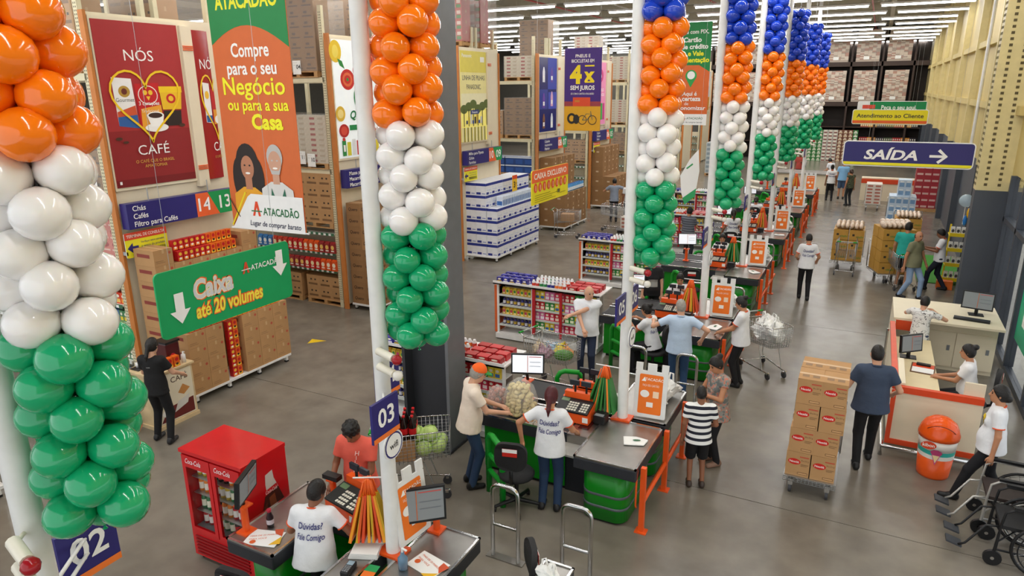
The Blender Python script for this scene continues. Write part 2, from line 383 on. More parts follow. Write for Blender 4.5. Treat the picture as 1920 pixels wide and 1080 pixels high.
BLU = lambda: carton_mesh('tub_b', .39, .48, .3, mat('navy_tub', '#1d3f7d', .35), None, [('rect', '#dfe5ee', 0, .25, .39, .29), ('rect', '#2c55a0', .05, .04, .34, .2)], tape=False)
SACK = lambda: carton_mesh('sack_f', .58, .48, .12, mat('flour_pack', '#c9bda8', .5, var=.15, scale=20), None, [('rect', '#a03a36', .1, .03, .25, .08), ('rect', '#b8a890', .35, .03, .5, .08)], tape=False)
KIND = dict(a=(BR1, .39, .29, 'brown cardboard carton', 'carton'), b=(BR2, .39, .22, 'low dark-brown carton', 'low_carton'), p=(PNK, .29, .22, 'pink printed pack', 'pack'), r=(REDC, .39, .29, 'red and white printed carton', 'printed_carton'), t=(BLU, .39, .3, 'navy storage tub', 'storage_tub'), s=(SACK, .58, .12, 'flat pale sack', 'sack'))
def load(x, y, z, kind, nx, nz, where, papers=(), wrap=True, drop=0):
    """a pallet with its front row of cartons, front face at y"""
    fn, w, h, nm, on = KIND[kind]; W_ = nx*w
    pallet(x, y+.5, z, max(W_, 1.0), 1.0, 'pallet under '+nm+'s '+where, 'wooden pallets in the racks', nz*h if wrap else 0, papers)
    me = fn()
    for j in range(nz):
        for i in range(nx):
            if j == nz-1 and i < drop: continue
            put(me, on, nm+' '+where, nm.split()[-1], nm+'s '+where, (x+(i-(nx-1)/2)*w, y+.26, z+.134+j*h))
# ---------------------------------------------------------------- racks
RY = [6.95+5.385*k for k in range(9)]
holes = mat('rack_slot', '#6d6650', .7)
upm = MB().box(-.05, .05, -.04, .04, 0, 6.9).mesh('upright', BEIGE)
hb = MB()
for k in range(120): hb.box(-.03, -.012, -.0415, -.04, .2+k*.055, .225+k*.055).box(.012, .03, -.0415, -.04, .2+k*.055, .225+k*.055)
holm = hb.mesh('slots', holes)
AN = ['aisle 14 and 13', 'aisle 12 and 11', 'aisle 10 and 09', 'aisle 08 and 07', 'aisle 06 and 05', 'aisle 04 and 03', 'aisle 02 and 01', 'rear aisle', 'last aisle']
for k, y in enumerate(RY):
    r = thing('pallet_rack', 'beige steel pallet rack behind the panel of '+AN[k], 'rack', (-11.12, y, 0), 0, 'pallet racks')
    xs = (0, -2.8, -5.6) if k < 2 else (0, -2.8)
    for x in xs:
        for yy in (.04, 1.1, 1.35, 2.41):
            u = link('upright', upm, r, (x, yy, 0))
            if yy == .04 and k < 4: tag(link('slots', holm, u), kind='stuff')
    L = xs[-1]
    for z in (3.35, 5.4) if k else (2.1, 3.35, 5.4):
        for yy in (.02, 1.35): MB().box(L, 0, yy-.02, yy+.03, z-.11, z).build('beam', BEIGE, r)
        MB().box(L, 0, .05, 1.1, z-.03, z-.005).build('deck', mat('deck_mesh', '#8c8676', .6), r)
    SH = mat('green_shelf_edge', '#3d6b4c', .45); 
    for z in ((.12, .55, .9, 1.25, 1.58, 1.93) if k == 0 else (.91, 1.35, 1.83)):
        MB().box(L, -.06, -.02, .6, z-.03, z).build('shelf', mat('shelf_steel', '#cfd0c8', .4), r)
        e = MB().box(L, -.06, -.03, -.02, z-.06, z+.005); e.build('shelf_edge', SH if (k or z > 1.5) else mat('label_rail', '#c9cfc9', .4), r)
        tk = MB()
        for x in np.arange(L+.1, -.1, .16): tk.box(x, x+.07, -.034, -.03, z-.055, z-.008)
        tag(tk.build('price_tags', PAPER, r), kind='stuff')
    MB().box(L, -.06, .55, .6, .1, 2.1).build('back_panel', CREAM, r)
X1, X2 = -11.75, -13.1
w0 = 'on aisle 14 rack'
load(-11.9, 7.0, 5.4, 'a', 3, 4, w0+', top level, by the panel', ((.2, .22, '12'), (-.3, .9, '04')), drop=0); load(-13.2, 7.0, 5.4, 'b', 3, 5, w0+', top level, further in', ((.1, .3, '05'), (-.15, .6, '10')))
load(-11.75, 7.0, 3.35, 'b', 3, 5, w0+', middle level, by the panel', ((.25, .2, '06'),)); load(-13.1, 7.0, 3.35, 'a', 3, 4, w0+', middle level, further in')
load(-11.65, 7.0, 2.1, 'p', 3, 4, w0+', lower level, by the panel'); load(-12.9, 7.0, 2.1, 's', 2, 6, w0+', lower level, further in')
load(-15.0, 7.0, 5.4, 'a', 3, 4, w0+', top level, second bay'); load(-15.0, 7.0, 3.35, 'a', 3, 4, w0+', middle level, second bay')
w0 = 'on aisle 12 rack'
load(-11.85, 12.3, 5.4, 'b', 3, 7, w0+', top level, by the panel', ((.0, .22, '04'), (-.5, .3, '10'))); load(-13.2, 12.3, 5.4, 'a', 3, 5, w0+', top level, further in')
load(-11.75, 12.3, 3.35, 's', 2, 9, w0+', middle level, by the panel', ((.1, .2, '10'), (-.2, .25, '11'))); load(-13.1, 12.3, 3.35, 'b', 3, 5, w0+', middle level, further in')
load(-11.75, 12.3, 1.95, 'a', 3, 4, w0+', lower level, by the panel', wrap=False); load(-13.0, 12.3, 1.95, 'a', 3, 4, w0+', lower level, further in', wrap=False)
w0 = 'on aisle 08'
load(-11.75, 23.2, 5.4, 's', 2, 6, w0+', top level, by the panel'); load(-11.75, 23.2, 3.35, 'b', 3, 6, w0+', middle level, by the panel'); load(-13, 23.2, 3.35, 'a', 3, 3, w0+', middle level, further in')
load(-11.75, 23.2, 1.95, 't', 3, 2, w0+', lower level, by the panel', wrap=False); load(-12.95, 23.2, 1.95, 't', 3, 2, w0+', lower level, further in', wrap=False)
w0 = 'on top of aisle 10 rack'
load(-11.7, 18.3, 6.35, 'r', 3, 4, w0+', by the panel'); load(-12.9, 18.3, 6.35, 'r', 3, 5, w0+', further in'); load(-11.7, 19.4, 6.35, 'r', 3, 5, w0+', far side')
w0 = 'on aisle 06'
load(-11.7, 28.6, 5.4, 'r', 3, 4, w0+', top level, by the panel'); load(-11.7, 28.6, 3.35, 'b', 3, 5, w0+', middle level, by the panel'); load(-11.7, 28.6, 1.95, 'a', 3, 3, w0+', lower level, by the panel')
w0 = 'on aisle 04'
load(-11.7, 33.95, 5.4, 's', 2, 9, w0+', top level, by the panel'); load(-11.7, 33.95, 3.35, 's', 2, 9, w0+', middle level, by the panel'); load(-11.7, 33.95, 1.95, 'b', 3, 4, w0+', lower level, by the panel')
for k in (6, 7, 8):
    w0 = 'on '+AN[k]+' rack'
    load(-11.7, RY[k]+.1, 5.4, 'r', 3, 4, w0+', top level'); load(-11.7, RY[k]+.1, 3.35, 'b', 3, 5, w0+', middle level')
# loads on top of the racks (tall stacks that rise behind the end panels)
for k, kd, n in ((0, 'a', 3), (1, 'b', 4), (3, 'b', 4), (4, 's', 7)):
    load(-11.75, RY[k]+1.35, 6.1, kd, 3 if kd != 's' else 2, n+2, 'on top of '+AN[k]+' rear bay', wrap=True)
# ---------------------------------------------------------------- shelf goods
def packs(key, w, d, h, cols, kind='box'):
    out = []
    for i, (a, b) in enumerate(cols):
        kk = key+str(i)
        if kk not in CM:
            if kind == 'box': carton_mesh(kk, w, d, h, flat(a, .35), None, [('rect', b, w*.12, h*.12, w*.88, h*.45), ('ell', '#f2ead8', w*.5, h*.7, w*.28, h*.14, 10)], tape=False)
            elif kind == 'bag':
                mb = MB(); P_ = [(.5, 0), (.5, .12), (.46, .5), (.48, .85), (.42, .93), (.5, 1)]
                v = []; n = len(P_)
                for q, (s_, z) in enumerate(P_):
                    dd = d*(.5 if q < 4 else .08)
                    v += [(-w*s_, -dd, z*h), (w*s_, -dd, z*h), (w*s_, dd, z*h), (-w*s_, dd, z*h)]
                f = [(3, 2, 1, 0), (4*n-4, 4*n-3, 4*n-2, 4*n-1)]+[(4*q+j, 4*q+(j+1) % 4, 4*q+4+(j+1) % 4, 4*q+4+j) for q in range(n-1) for j in range(4)]
                mb.add(v, f); mats = [flat(a, .3)]; paint(mb, mats, FY(-w/2, -d/2, 0), [('ell', b, w*.5, h*.5, w*.33, h*.2, 12), ('rect', '#f4efe2', w*.2, h*.15, w*.8, h*.25)], .002)
                CM[kk] = mb.mesh(kk, mats)
            elif kind == 'can':
                mb = MB().lathe([(w/2, 0), (w/2, h*.72), (w*.3, h*.9), (w*.28, h)], n=10); mats = [flat(a, .3), flat(b, .4)]
                mb.lathe([(w/2+.001, h*.15), (w/2+.001, h*.6)], n=10, mi=1, caps=False)
                CM[kk] = mb.mesh(kk, mats)
        out.append(CM[kk])
    return out
def shelf_row(ms, name, label, cat, x0, x1, y, z, step, run=3, rz=0, axis='x', rows=1, dy=.1):
    n = int((x1-x0)/step)
    for j in range(rows):
        for i in range(n):
            c_ = x0+(i+.5)*step; m_ = ms[(i//run) % len(ms)]
            loc = (c_, y+j*dy, z) if axis == 'x' else (y-j*dy, c_, z)
            put(m_, name, label, cat, label+' row', loc, rz)
A0 = -13.7; A1 = -11.12
bagc = packs('fb', .13, .08, .24, [('#2f6fb5', '#e8e2c0'), ('#d9c23a', '#2b7a3a'), ('#c9582c', '#f0d8a0'), ('#3c8a4a', '#e8d84c'), ('#3a78c0', '#f0f0f0')], 'bag')
shelf_row(bagc, 'pouch', 'bright pouch on the bottom shelf of the aisle 14 rack', 'pouch', A0, A1, 7.02, .12, .15)
shelf_row(packs('tb', .1, .08, .2, [('#7c9a4e', '#c84b3a'), ('#3d6ea0', '#f0e4b0'), ('#c2423a', '#e9d36a'), ('#4a7d5a', '#f0f0e0')]), 'tea_box', 'small tea box on the second shelf of the aisle 14 rack', 'box', A0, A1, 7.02, .55, .11)
shelf_row(packs('tc', .1, .08, .19, [('#8fae5a', '#6b3a7a'), ('#d8d0b8', '#b43a3a'), ('#6a5a9a', '#f0e8c0'), ('#c7b23a', '#5a3a2a')]), 'tea_box', 'small tea box on the third shelf of the aisle 14 rack', 'box', A0, A1, 7.02, .9, .11)
shelf_row(packs('td', .1, .08, .2, [('#3f7f4c', '#f0f0d8'), ('#a8b85a', '#a83a3a'), ('#5c7fa8', '#f2e2a2'), ('#4f8a5a', '#e8c83a')]), 'tea_box', 'small tea box on the fourth shelf of the aisle 14 rack', 'box', A0, A1, 7.02, 1.25, .11)
shelf_row(packs('cf', .13, .09, .2, [('#e2511f', '#f2a03a'), ('#d93a1c', '#f0c060')]), 'coffee_pack', 'orange coffee brick on the fifth shelf of the aisle 14 rack', 'coffee', A0, A1, 7.02, 1.58, .135)
shelf_row(packs('cg', .13, .09, .08, [('#e8632c', '#f4d0a0'), ('#e04a2a', '#f2e0c0')]), 'coffee_pack', 'low red coffee pack on the sixth shelf of the aisle 14 rack', 'coffee', A0, A1, 7.02, 1.93, .135)
bagr = packs('rb', .15, .1, .28, [('#c8241e', '#f0e0b0'), ('#e0561e', '#f4e8d0'), ('#9a2a2a', '#e8c060')], 'bag'); bagb = packs('bb', .15, .1, .28, [('#3c7ab8', '#f4f4f0'), ('#c23a22', '#f0e0b0')], 'bag')
shelf_row(bagb+bagr, 'pasta_bag', 'red and blue food bag on the middle shelf of the aisle 12 rack', 'bag', A0, A1, 12.33, 1.35, .17)
shelf_row(bagr, 'pasta_bag', 'red food bag on the lower shelf of the aisle 12 rack', 'bag', A0, A1, 12.33, .91, .17)
load(-11.65, 12.35, 0, 'a', 3, 2, 'on the floor under the aisle 12 shelves', wrap=False); load(-13, 12.35, 0, 'a', 3, 2, 'on the floor under the aisle 12 shelves, further in', wrap=False)
# ---------------------------------------------------------------- end panels with prints
def heart(cx, cy, w, h, n=40):
    o = []
    for i in range(n):
        t = 2*PI*i/n; x = 16*math.sin(t)**3; y = 13*math.cos(t)-5*math.cos(2*t)-2*math.cos(3*t)-math.cos(4*t)
        o.append((cx+x/32*w, cy+(y+2.5)/29*h))
    return o
def endcap(k, label, art, base='#e9e6dc', curve=None, sign=('', '', ''), nums=('', ''), term=True, emit=.0, w=1.55, tot=2.45):
    y = RY[k]; X = -10.9
    t = thing('end_panel', label, 'display panel', (X, y, 0), 0, 'aisle end panels')
    MB().box(X-.08, X-.04, y, y+tot, .1, 6.3).build('backing', CREAM, t, True)
    MB().box(X-.1, X+.02, y-.05, y, 0, 6.32).build('post', ORW, t, True)
    MB().box(X-.1, X+.0, y+tot-.02, y+tot+.03, 0, 6.2).build('post', ORW, t, True)
    MB().box(X-.04, X+.01, y+.02, y+w+.04, 3.55, 6.25).build('light_box', CREAM, t, True)
    bm = flat(base, .22, emit=emit) if emit else flat(base, .16)
    slab(FX(X+.02, y+.05, 3.6), [(0, 0), (w-.05, 0), (w-.05, 2.6), (0, 2.6)], .01, 'print_sheet', bm, t)
    draw(FX(X+.02, y+.05, 3.6), art, 'print', t)
    MB().box(X-.04, X+.06, y+w+.04, y+w+.26, 3.45, 6.2).build('mullion', CREAM, t, True)
    for z in (3.75, 3.78, 3.81, 5.8, 5.83, 5.86): MB().box(X+.06, X+.08, y+w+.05, y+w+.25, z, z+.015).build('clip', ORANGE, t, True)
    if curve:
        mb = MB(); cfm = CFrame((X+.03, y+w+.28, 3.55), 1.1); n = 8; L = .8; v = []
        for i in range(n+1): v += [cfm.p(L*i/n, 0), cfm.p(L*i/n, 2.6)]
        mb.add(v, [(2*i, 2*i+2, 2*i+3, 2*i+1) for i in range(n)], 0, True)
        mb.build('curved_sheet', flat(base, .16), t, True)
        draw(cfm, curve, 'print', t, .004)
    if nums[0]:
        s = thing('aisle_sign', 'navy aisle sign numbered %s and %s listing %s' % (nums[0], nums[1], sign[0]), 'sign', (X+.15, y+.1, 2.9), 0, 'aisle signs')
        fr = FX(X+.2, y+.02, 2.93); L = 2.2
        MB().box(X+.03, X+.2, y+.02, y+.02+L, 2.93, 3.35).build('sign_body', BLUE, s, True)
        draw(fr, [('poly', '#e8632e', [(L*.6, 0), (L*.75, 0), (L*.82, 0), (L*.72, .42), (L*.6, .42)]), ('poly', '#12964f', [(L*.82, 0), (L*.98, 0), (L*.98, .42), (L*.72, .42)]),
                  ('text', '#f4f4f4', nums[0], L*.675, .1, .23, 'c', .015), ('text', '#f4f4f4', nums[1], L*.88, .1, .23, 'c', .015)]+
             [('text', '#f4f4f4', q, .1, .295-.13*i, .085, 'l', .012) for i, q in enumerate(sign)], 'lettering', s)
        for yy in (.5, 1.7): MB().rod((X+.1, y+yy, 3.35), (X+.1, y+yy, 3.56), .01, 6).build('hanger', WIRE, s, True)
        for yy in (.35, 1.9): MB().rod((X-.04, y+yy, 3.2), (X+.05, y+yy, 3.2), .012, 6).build('bracket', WIRE, s, True)
    if term:
        q = thing('price_check_sign', 'red and yellow price check sign below aisle sign '+nums[0], 'sign', (X+.1, y, 2.5), 0, 'price check signs')
        fr = FX(X+.12, y-.05, 2.45); MB().box(X-.1, X+.12, y-.045, y-.02, 2.5, 2.56).build('bracket', WIRE, q, True)
        slab(fr, rrect(0, 0, .78, .42, .03), .012, 'plate', [flat('#ece32a'), WHITE], q)
        draw(fr, [('rect', '#d9482c', 0.0, .3, .78, .42), ('text', '#f6efe4', 'TERMINAL DE CONSULTA', .39, .335, .05, 'c', .01, 0, .7), ('poly', '#2a2470', [(.03, .16), (.13, .25), (.13, .19), (.23, .19), (.23, .13), (.13, .13), (.13, .07)]),
                  ('text', '#2a2470', 'Verifique nesse corredor', .28, .22, .035, 'l', 0, 0, .44), ('text', '#2a2470', 'o preço do produto', .28, .15, .04, 'l', 0, 0, .44)]+[('rect', '#3a3320', .28+i*.022, .04, .28+i*.022+.012, .12) for i in range(20)], 'lettering', q)
    return t
H1 = heart(.75, 1.27, 1.25, 1.15)
cafe = [('rect', '#8f1f22', 0, 0, 1.5, .9), ('rect', '#a82a2c', 0, .9, 1.5, 2.6), ('rect', '#7a1519', 0, 0, 1.5, .12), ('text', '#f6f2ee', 'NÓS', .72, 2.0, .17, 'c', 0, 0, .52),
        ('poly', '#f1efec', [(.2, .98), (.55, .93), (.52, 1.72), (.18, 1.74)]), ('poly', '#2e5fa0', [(.2, .98), (.55, .93), (.54, 1.15), (.2, 1.12)]), ('poly', '#d2542c', [(.2, 1.12), (.54, 1.15), (.53, 1.3), (.2, 1.2)]),
        ('ell', '#b9933a', .37, 1.52, .1, .09), ('ell', '#6b2a1c', .37, 1.52, .05, .05), ('text', '#6a6a66', 'Gourmet', .365, 1.36, .06, 'c'),
        ('poly', '#c4171c', [(.58, .9), (1.0, .9), (1.0, 1.66), (.56, 1.64)]), ('poly', '#eba02a', [(.6, .9), (1.0, .9), (1.0, 1.3), (.62, 1.24)]), ('ell', '#f2e8de', .78, 1.46, .18, .155), ('ell', '#c4171c', .78, 1.46, .165, .14),
        ('ell', '#f0c030', .73, 1.5, .04, .04), ('ell', '#f0c030', .83, 1.5, .04, .04), ('poly', '#f0c030', [(.74, 1.44), (.82, 1.44), (.78, 1.37)]), ('text', '#f6f2ee', '3 corações', .78, 1.3, .06, 'c', .01), ('text', '#f4e8d0', 'Tradicional', .78, 1.18, .05, 'c'),
        ('poly', '#e9b81e', [(1.02, 1.22), (1.38, 1.22), (1.42, 1.5), (1.0, 1.5)]), ('rect', '#f0c814', .99, 1.5, 1.43, 1.6), ('poly', '#2a1a14', [(1.04, .95), (1.35, .95), (1.37, 1.2), (1.03, 1.2)]), ('ell', '#c4171c', 1.2, 1.4, .09, .08), ('ell', '#f0c030', 1.2, 1.4, .05, .045),
        ('ell', '#f4f0ea', .86, .93, .22, .07), ('poly', '#f8f5f0', [(.7, 1.13), (1.02, 1.13), (.97, .95), (.76, .95)]), ('ell', '#f8f5f0', .86, 1.13, .16, .06), ('ell', '#3a2016', .86, 1.13, .13, .045), ('ell', '#4a2c1c', .15, .78, .06, .025), ('ell', '#4a2c1c', .26, .72, .05, .02), ('ell', '#4a2c1c', 1.35, .95, .06, .03),
        ('line', '#f2c81a', H1, .035, True), ('text', '#f6f2ee', 'CAFÉ', .74, .5, .16, 'c', 0, 0, .58), ('text', '#d8a848', 'O CAFÉ QUE O BRASIL', .74, .37, .05, 'c'), ('text', '#d8a848', 'AMA TOMAR', .74, .29, .05, 'c'), ('rect', '#f0f0f0', .04, .05, .08, .1)]
cafec = [('text', '#f6f2ee', 'NÓS', .1, 1.95, .17, 'l', 0, 0, .4), ('poly', '#f1efec', [(.1, 1.02), (.26, 1.0), (.26, 1.7), (.1, 1.72)]), ('rect', '#2e5fa0', .11, 1.02, .26, 1.14), ('poly', '#c4171c', [(.28, .98), (.46, .98), (.46, 1.62), (.28, 1.6)]), ('rect', '#eba02a', .3, .98, .46, 1.24), ('ell', '#f0c030', .18, 1.5, .05, .07), ('ell', '#f8f5f0', .4, 1.06, .08, .07), ('rect', '#e9b81e', .48, 1.04, .6, 1.5), ('line', '#f2c81a', heart(.36, 1.27, .62, 1.15), .03, True), ('text', '#f6f2ee', 'CAFÉ', .2, .5, .16, 'l', 0, 0, .45), ('text', '#d8a848', 'O CAFÉ QUE O BRASIL', .2, .37, .045, 'l', 0, 0, .45)]
endcap(0, 'dark red coffee panel with a yellow heart outline, ends aisle 14', cafe, '#a02527', cafec, ('Chás', 'Cafés', 'Filtro para Cafés'), ('14', '13'))
tom = lambda x, y, r: [('ell', '#c9261c', x, y, r, r*.95), ('ell', '#e06a3a', x, y, r*.7, r*.65), ('ell', '#c9261c', x, y, r*.45, r*.4), ('ell', '#3c8a34', x, y, r*.16, r*.16)]
quero = [('ell', '#e8c42a', .1, 2.35, .2, .24), ('ell', '#f0d85a', .1, 2.35, .1, .14), ('poly', '#2f8a3a', [(.15, 2.2), (.3, 2.15), (.38, 1.98), (.22, 2.05)])]+tom(.45, 1.75, .24)+tom(.85, 1.95, .2)+tom(1.3, 2.2, .18)+[('ell', '#0e8a4a', .92, 1.35, .3, .34), ('ell', '#f2f5f4', .92, 1.35, .14, .19), ('poly', '#d42a2a', [(.95, 1.2), (1.08, 1.25), (1.28, 1.0), (1.1, 1.0)]), ('text', '#1b7a44', 'Quero', .8, .88, .18, 'c', .03, .25), ('rect', '#1f8a4a', .4, .62, 1.25, .74),
        ('ell', '#e0b83a', .12, 1.0, .16, .17), ('ell', '#f2dc8a', .12, 1.0, .1, .1), ('ell', '#b8241e', .2, .62, .17, .15), ('ell', '#d84a36', .2, .62, .11, .1), ('ell', '#b8241e', 1.2, .55, .16, .15)]+[('rect', c_, .1+i*.17, .05, .23+i*.17, h_) for i, (c_, h_) in enumerate((('#2c8a44', .4), ('#d8cf3a', .36), ('#e4e8e8', .42), ('#c9302a', .38), ('#2c8a44', .43), ('#dfe4e4', .35), ('#b8302c', .4), ('#e6d23a', .36)))]+[('ell', '#c9302a', .165, .43, .05, .04), ('rect', '#f4f4f4', .13, .15, .2, .3)]
endcap(1, 'white panel with tomatoes and a large green letter Q, ends aisle 12', quero, '#e4eaec', None, ('Massa para Lasanha', 'Macarrão', 'Macarrão Instantâneo'), ('12', '11'), term=False, emit=.25)
pana = [('rect', '#f2e8a0', 0, 1.2, 1.5, 2.0), ('rect', '#f4eec4', 0, .95, 1.5, 1.4), ('rect', '#e8d85a', 0, 2.0, 1.5, 2.6), ('text', '#f8f8f0', 'Panasonic', .1, 2.42, .1, 'l', .015), ('rect', '#f4f4ea', 1.15, 2.3, 1.4, 2.45), ('text', '#2b3350', 'LINHA DE PILHAS', .75, 1.78, .14, 'c', 0, 0, 1.3), ('text', '#2b3350', 'PANASONIC.', .75, 1.52, .14, 'c', 0, 0, .85)]
pana += [('ell', '#5b6b2a', .15+i*.27, .95+(i % 3)*.07, .2, .13) for i in range(6)]+[('rect', '#4a4424', .12+i*.27, .45, .16+i*.27, .95) for i in range(6)]+[('rect', c_, .25+i*.12, .52, .34+i*.12, .62+.1*(i % 3)) for i, c_ in enumerate(('#20306a', '#c9b03a', '#d8d8d8', '#2848a0', '#202020', '#c0a030', '#2a50a8', '#d0d0d0'))]+[('rect', '#2a3f7a', .5, .8, 1.0, .92), ('text', '#f0f0f0', 'Panasonic', .75, .83, .06, 'c', .01)]+[('rect', c_, i*.1, 0, i*.1+.06, .42) for i, c_ in enumerate(('#e8e4c8', '#7a7448')*7)]
endcap(2, 'yellow battery panel with trees and dark lettering, ends aisle 10', pana, '#efe27a', None, ('Milho para Pipoca', 'Grãos', 'Farinhas'), ('10', '09'), emit=.2)
blu = [('rect', '#2a3aa8', .7, 1.5, 1.5, 2.6), ('rect', '#1f2f90', 0, .8, .7, 1.5), ('rect', '#3a48b8', .75, .8, 1.5, 1.4)]
for bx, by, c_ in ((.35, 1.75, '#e8e8f0'), (1.05, 1.75, '#5a3aa0'), (.35, .85, '#6a3aa8'), (1.05, .9, '#d8a8c8'), (.35, .12, '#7a4a2a'), (1.05, .12, '#dfe6ee')): blu += [('rect', c_, bx-.1, by, bx+.1, by+.36), ('poly', c_, [(bx-.1, by+.36), (bx+.1, by+.36), (bx+.04, by+.52), (bx-.04, by+.52)]), ('rect', '#f4f4f4', bx-.07, by+.08, bx+.07, by+.22)]
endcap(3, 'deep blue panel showing cleaning bottles in a grid, ends aisle 08', blu, '#1c2468', None, ('Calçados', 'Automotivos', 'Plásticos'), ('08', '07'), term=False, emit=.1)
seda = [('ell', '#c8257a', .75, 2.05, .42, .3), ('text', '#f8f0f4', 'seda', .75, 1.98, .17, 'c', .03), ('text', '#f8eef4', 'SEU CABELO', .75, 1.4, .12, 'c', .01), ('text', '#f8eef4', 'AO SEU LADO', .75, 1.2, .12, 'c', .01)]+[('rect', c_, .15+i*.25, .2, .36+i*.25, .9) for i, c_ in enumerate(('#3aa84a', '#2a2a2e', '#8a3aa0', '#3aa84a', '#c02a80'))]
endcap(4, 'pink shampoo panel with a round magenta badge, ends aisle 06', seda, '#e58fb8', None, ('Higiene', 'Shampoo', 'Rosto'), ('06', '05'), emit=.15)
for k, c_, d_ in ((5, '#cfd8d4', '#c03a3a'), (6, '#e0d2b8', '#3a6aa8'), (7, '#d8c8c0', '#2a8a5a'), (8, '#d0d0d8', '#c8862a')):
    endcap(k, {5: 'pale panel with a red band, ends aisle 04', 6: 'cream panel with a blue band, ends aisle 02', 7: 'pale pink panel with a green band near the back', 8: 'pale panel with an ochre band beside the back racks'}[k], [('rect', d_, 0, 0, 1.5, .9), ('ell', '#f2f2ee', .75, 1.8, .4, .3)], c_, term=False)
# ---------------------------------------------------------------- goods stacked before the end panels
def stand(name_label, x0, x1, y0, y1):
    t = thing('display_stand', name_label, 'stand', ((x0+x1)/2, (y0+y1)/2, 0), 0, 'white display stands')
    MB().box(x0, x1, y0, y1, .12, .16).build('deck', WHITE, t, True)
    for x in (x0+.06, x1-.06):
        for y in np.linspace(y0+.08, y1-.08, 4): MB().box(x-.025, x+.025, y-.025, y+.025, .03, .12).build('leg', WHITE, t, True); MB().box(x-.03, x+.03, y-.03, y+.03, 0, .03).build('foot', BLACK, t, True)
def block(me, name, label, cat, x1, y0, nx, ny, nz, sx, sy, sz, z0=.16, jit=.006):
    for i in range(nx):
        for j in range(ny):
            for k in range(nz):
                put(me, name, label, cat, label, (x1-sx*(i+.5)+random.uniform(-jit, jit), y0+sy*(j+.5)+random.uniform(-jit, jit), z0+k*sz))
stand('white low stand under the coffee cartons before the red panel', -10.75, -9.7, 6.98, 9.2)
CB = carton_mesh('carton_coffee', .5, .355, .27, CARD, [('ell', '#b5503a', .3, .2, .025, .025, 10), ('rect', '#94714c', .03, .05, .2, .06), ('rect', '#94714c', .03, .08, .17, .09)], [('rect', '#8a3a30', .08, .14, .4, .2)])
CP = carton_mesh('coffee_brick', .09, .1, .17, flat('#c01c20', .3), [('ell', '#e8b83a', .05, .12, .03, .03, 10), ('rect', '#e8962a', .01, .01, .09, .06), ('ell', '#f4ece0', .05, .045, .025, .02, 8)], None, tape=False)
CP2 = carton_mesh('coffee_brick_gold', .09, .1, .17, flat('#e0641c', .3), [('ell', '#c01c20', .05, .12, .032, .032, 10), ('rect', '#f0c83a', .01, .01, .09, .05), ('ell', '#3a2016', .05, .045, .025, .02, 8)], None, tape=False)
lb = 'brown carton with a red coffee emblem in the front stack on the white stand'
for j in range(6):
    if j == 2: continue
    for k in range(4): put(CB, 'coffee_carton', lb, 'carton', lb, (-9.96, 7.18+j*.36+(.06 if j > 2 else 0), .16+k*.272))
for k in range(6):
    for j in range(2):
        lb2 = 'coffee brick stacked in the column between the cartons'
        put(CP2 if j else CP, 'coffee_pack', lb2, 'coffee', lb2, (-9.8, 7.9+j*.11, .16+k*.175))
lb = 'brown carton in the tall rear stack against the red panel'
for k in range(9):
    for j in ([0, 1, 2, 3, 4, 5] if k < 8 else [0, 5]):
        put(CB, 'coffee_carton', lb, 'carton', lb, (-10.5, 7.18+j*.36, .16+k*.272))
lb = 'coffee brick in the row on top of the front cartons'
for j in range(18): put(CP if j < 8 else CP2, 'coffee_pack', lb, 'coffee', lb, (-9.78, 7.12+j*.112, 1.252))
lb = 'coffee brick in the slanted rows on top of the tall rear stack'
for r in range(4):
    for j in range(11): put(CP if j < 6 else CP2, 'coffee_pack', lb, 'coffee', lb, (-10.3-r*.11, 7.5+j*.112, 2.34+.0))
for j in range(11): put(CP if j < 6 else CP2, 'coffee_pack', lb, 'coffee', lb, (-10.4, 7.5+j*.112, 2.515))
stand('white low stand under the brown sauce cartons before the tomato panel', -10.8, -10.0, 12.35, 14.6)
QB = carton_mesh('carton_quero', .4, .37, .27, CARD2, [('text', '#3a2414', 'Quero', .18, .1, .07, 'c', .02, .2)], [('text', '#3a2414', 'Quero', .2, .1, .07, 'c', .02, .2)])
block(QB, 'sauce_carton', 'brown sauce carton stacked before the tomato panel', 'carton', -10.0, 12.38, 2, 6, 5, .4, .37, .27)
block(QB, 'sauce_carton', 'brown sauce carton in the high back stack beside the tomato panel', 'carton', -10.4, 12.38, 1, 3, 4, .4, .37, .27, z0=1.51)
stand('white low stand under the white paper boxes before the yellow panel', -10.95, -9.85, 17.95, 20.95)
PB = carton_mesh('paper_box', .36, .37, .37, mat('white_box_board', '#e6e8ee', .45), [('rect', '#27358c', 0, .29, .37, .37), ('rect', '#27358c', .03, .03, .18, .1), ('rect', '#5a6ab8', .22, .05, .34, .07), ('rect', '#c8d0e8', .05, .15, .3, .17)], [('rect', '#27358c', 0, .29, .36, .37), ('rect', '#27358c', .03, .03, .18, .1), ('rect', '#5a6ab8', .22, .05, .34, .07)], tape=False)
block(PB, 'paper_box', 'white and blue copy paper box in the low front tier', 'box', -9.86, 18.0, 1, 8, 4, .36, .368, .372)
block(PB, 'paper_box', 'white and blue copy paper box in the high back tier', 'box', -10.24, 18.0, 2, 8, 6, .36, .368, .372)
REAM = carton_mesh('paper_ream', .22, .06, .3, flat('#dfe8f4', .4), [('rect', '#3a6ab0', .005, .03, .055, .2)], [('rect', '#3a6ab0', .02, .03, .2, .16)], tape=False)
lb = 'paper ream standing upright on the front tier'
for j in range(22): put(REAM, 'paper_ream', lb, 'paper', lb, (-10.02, 18.5+j*.1, 1.65))
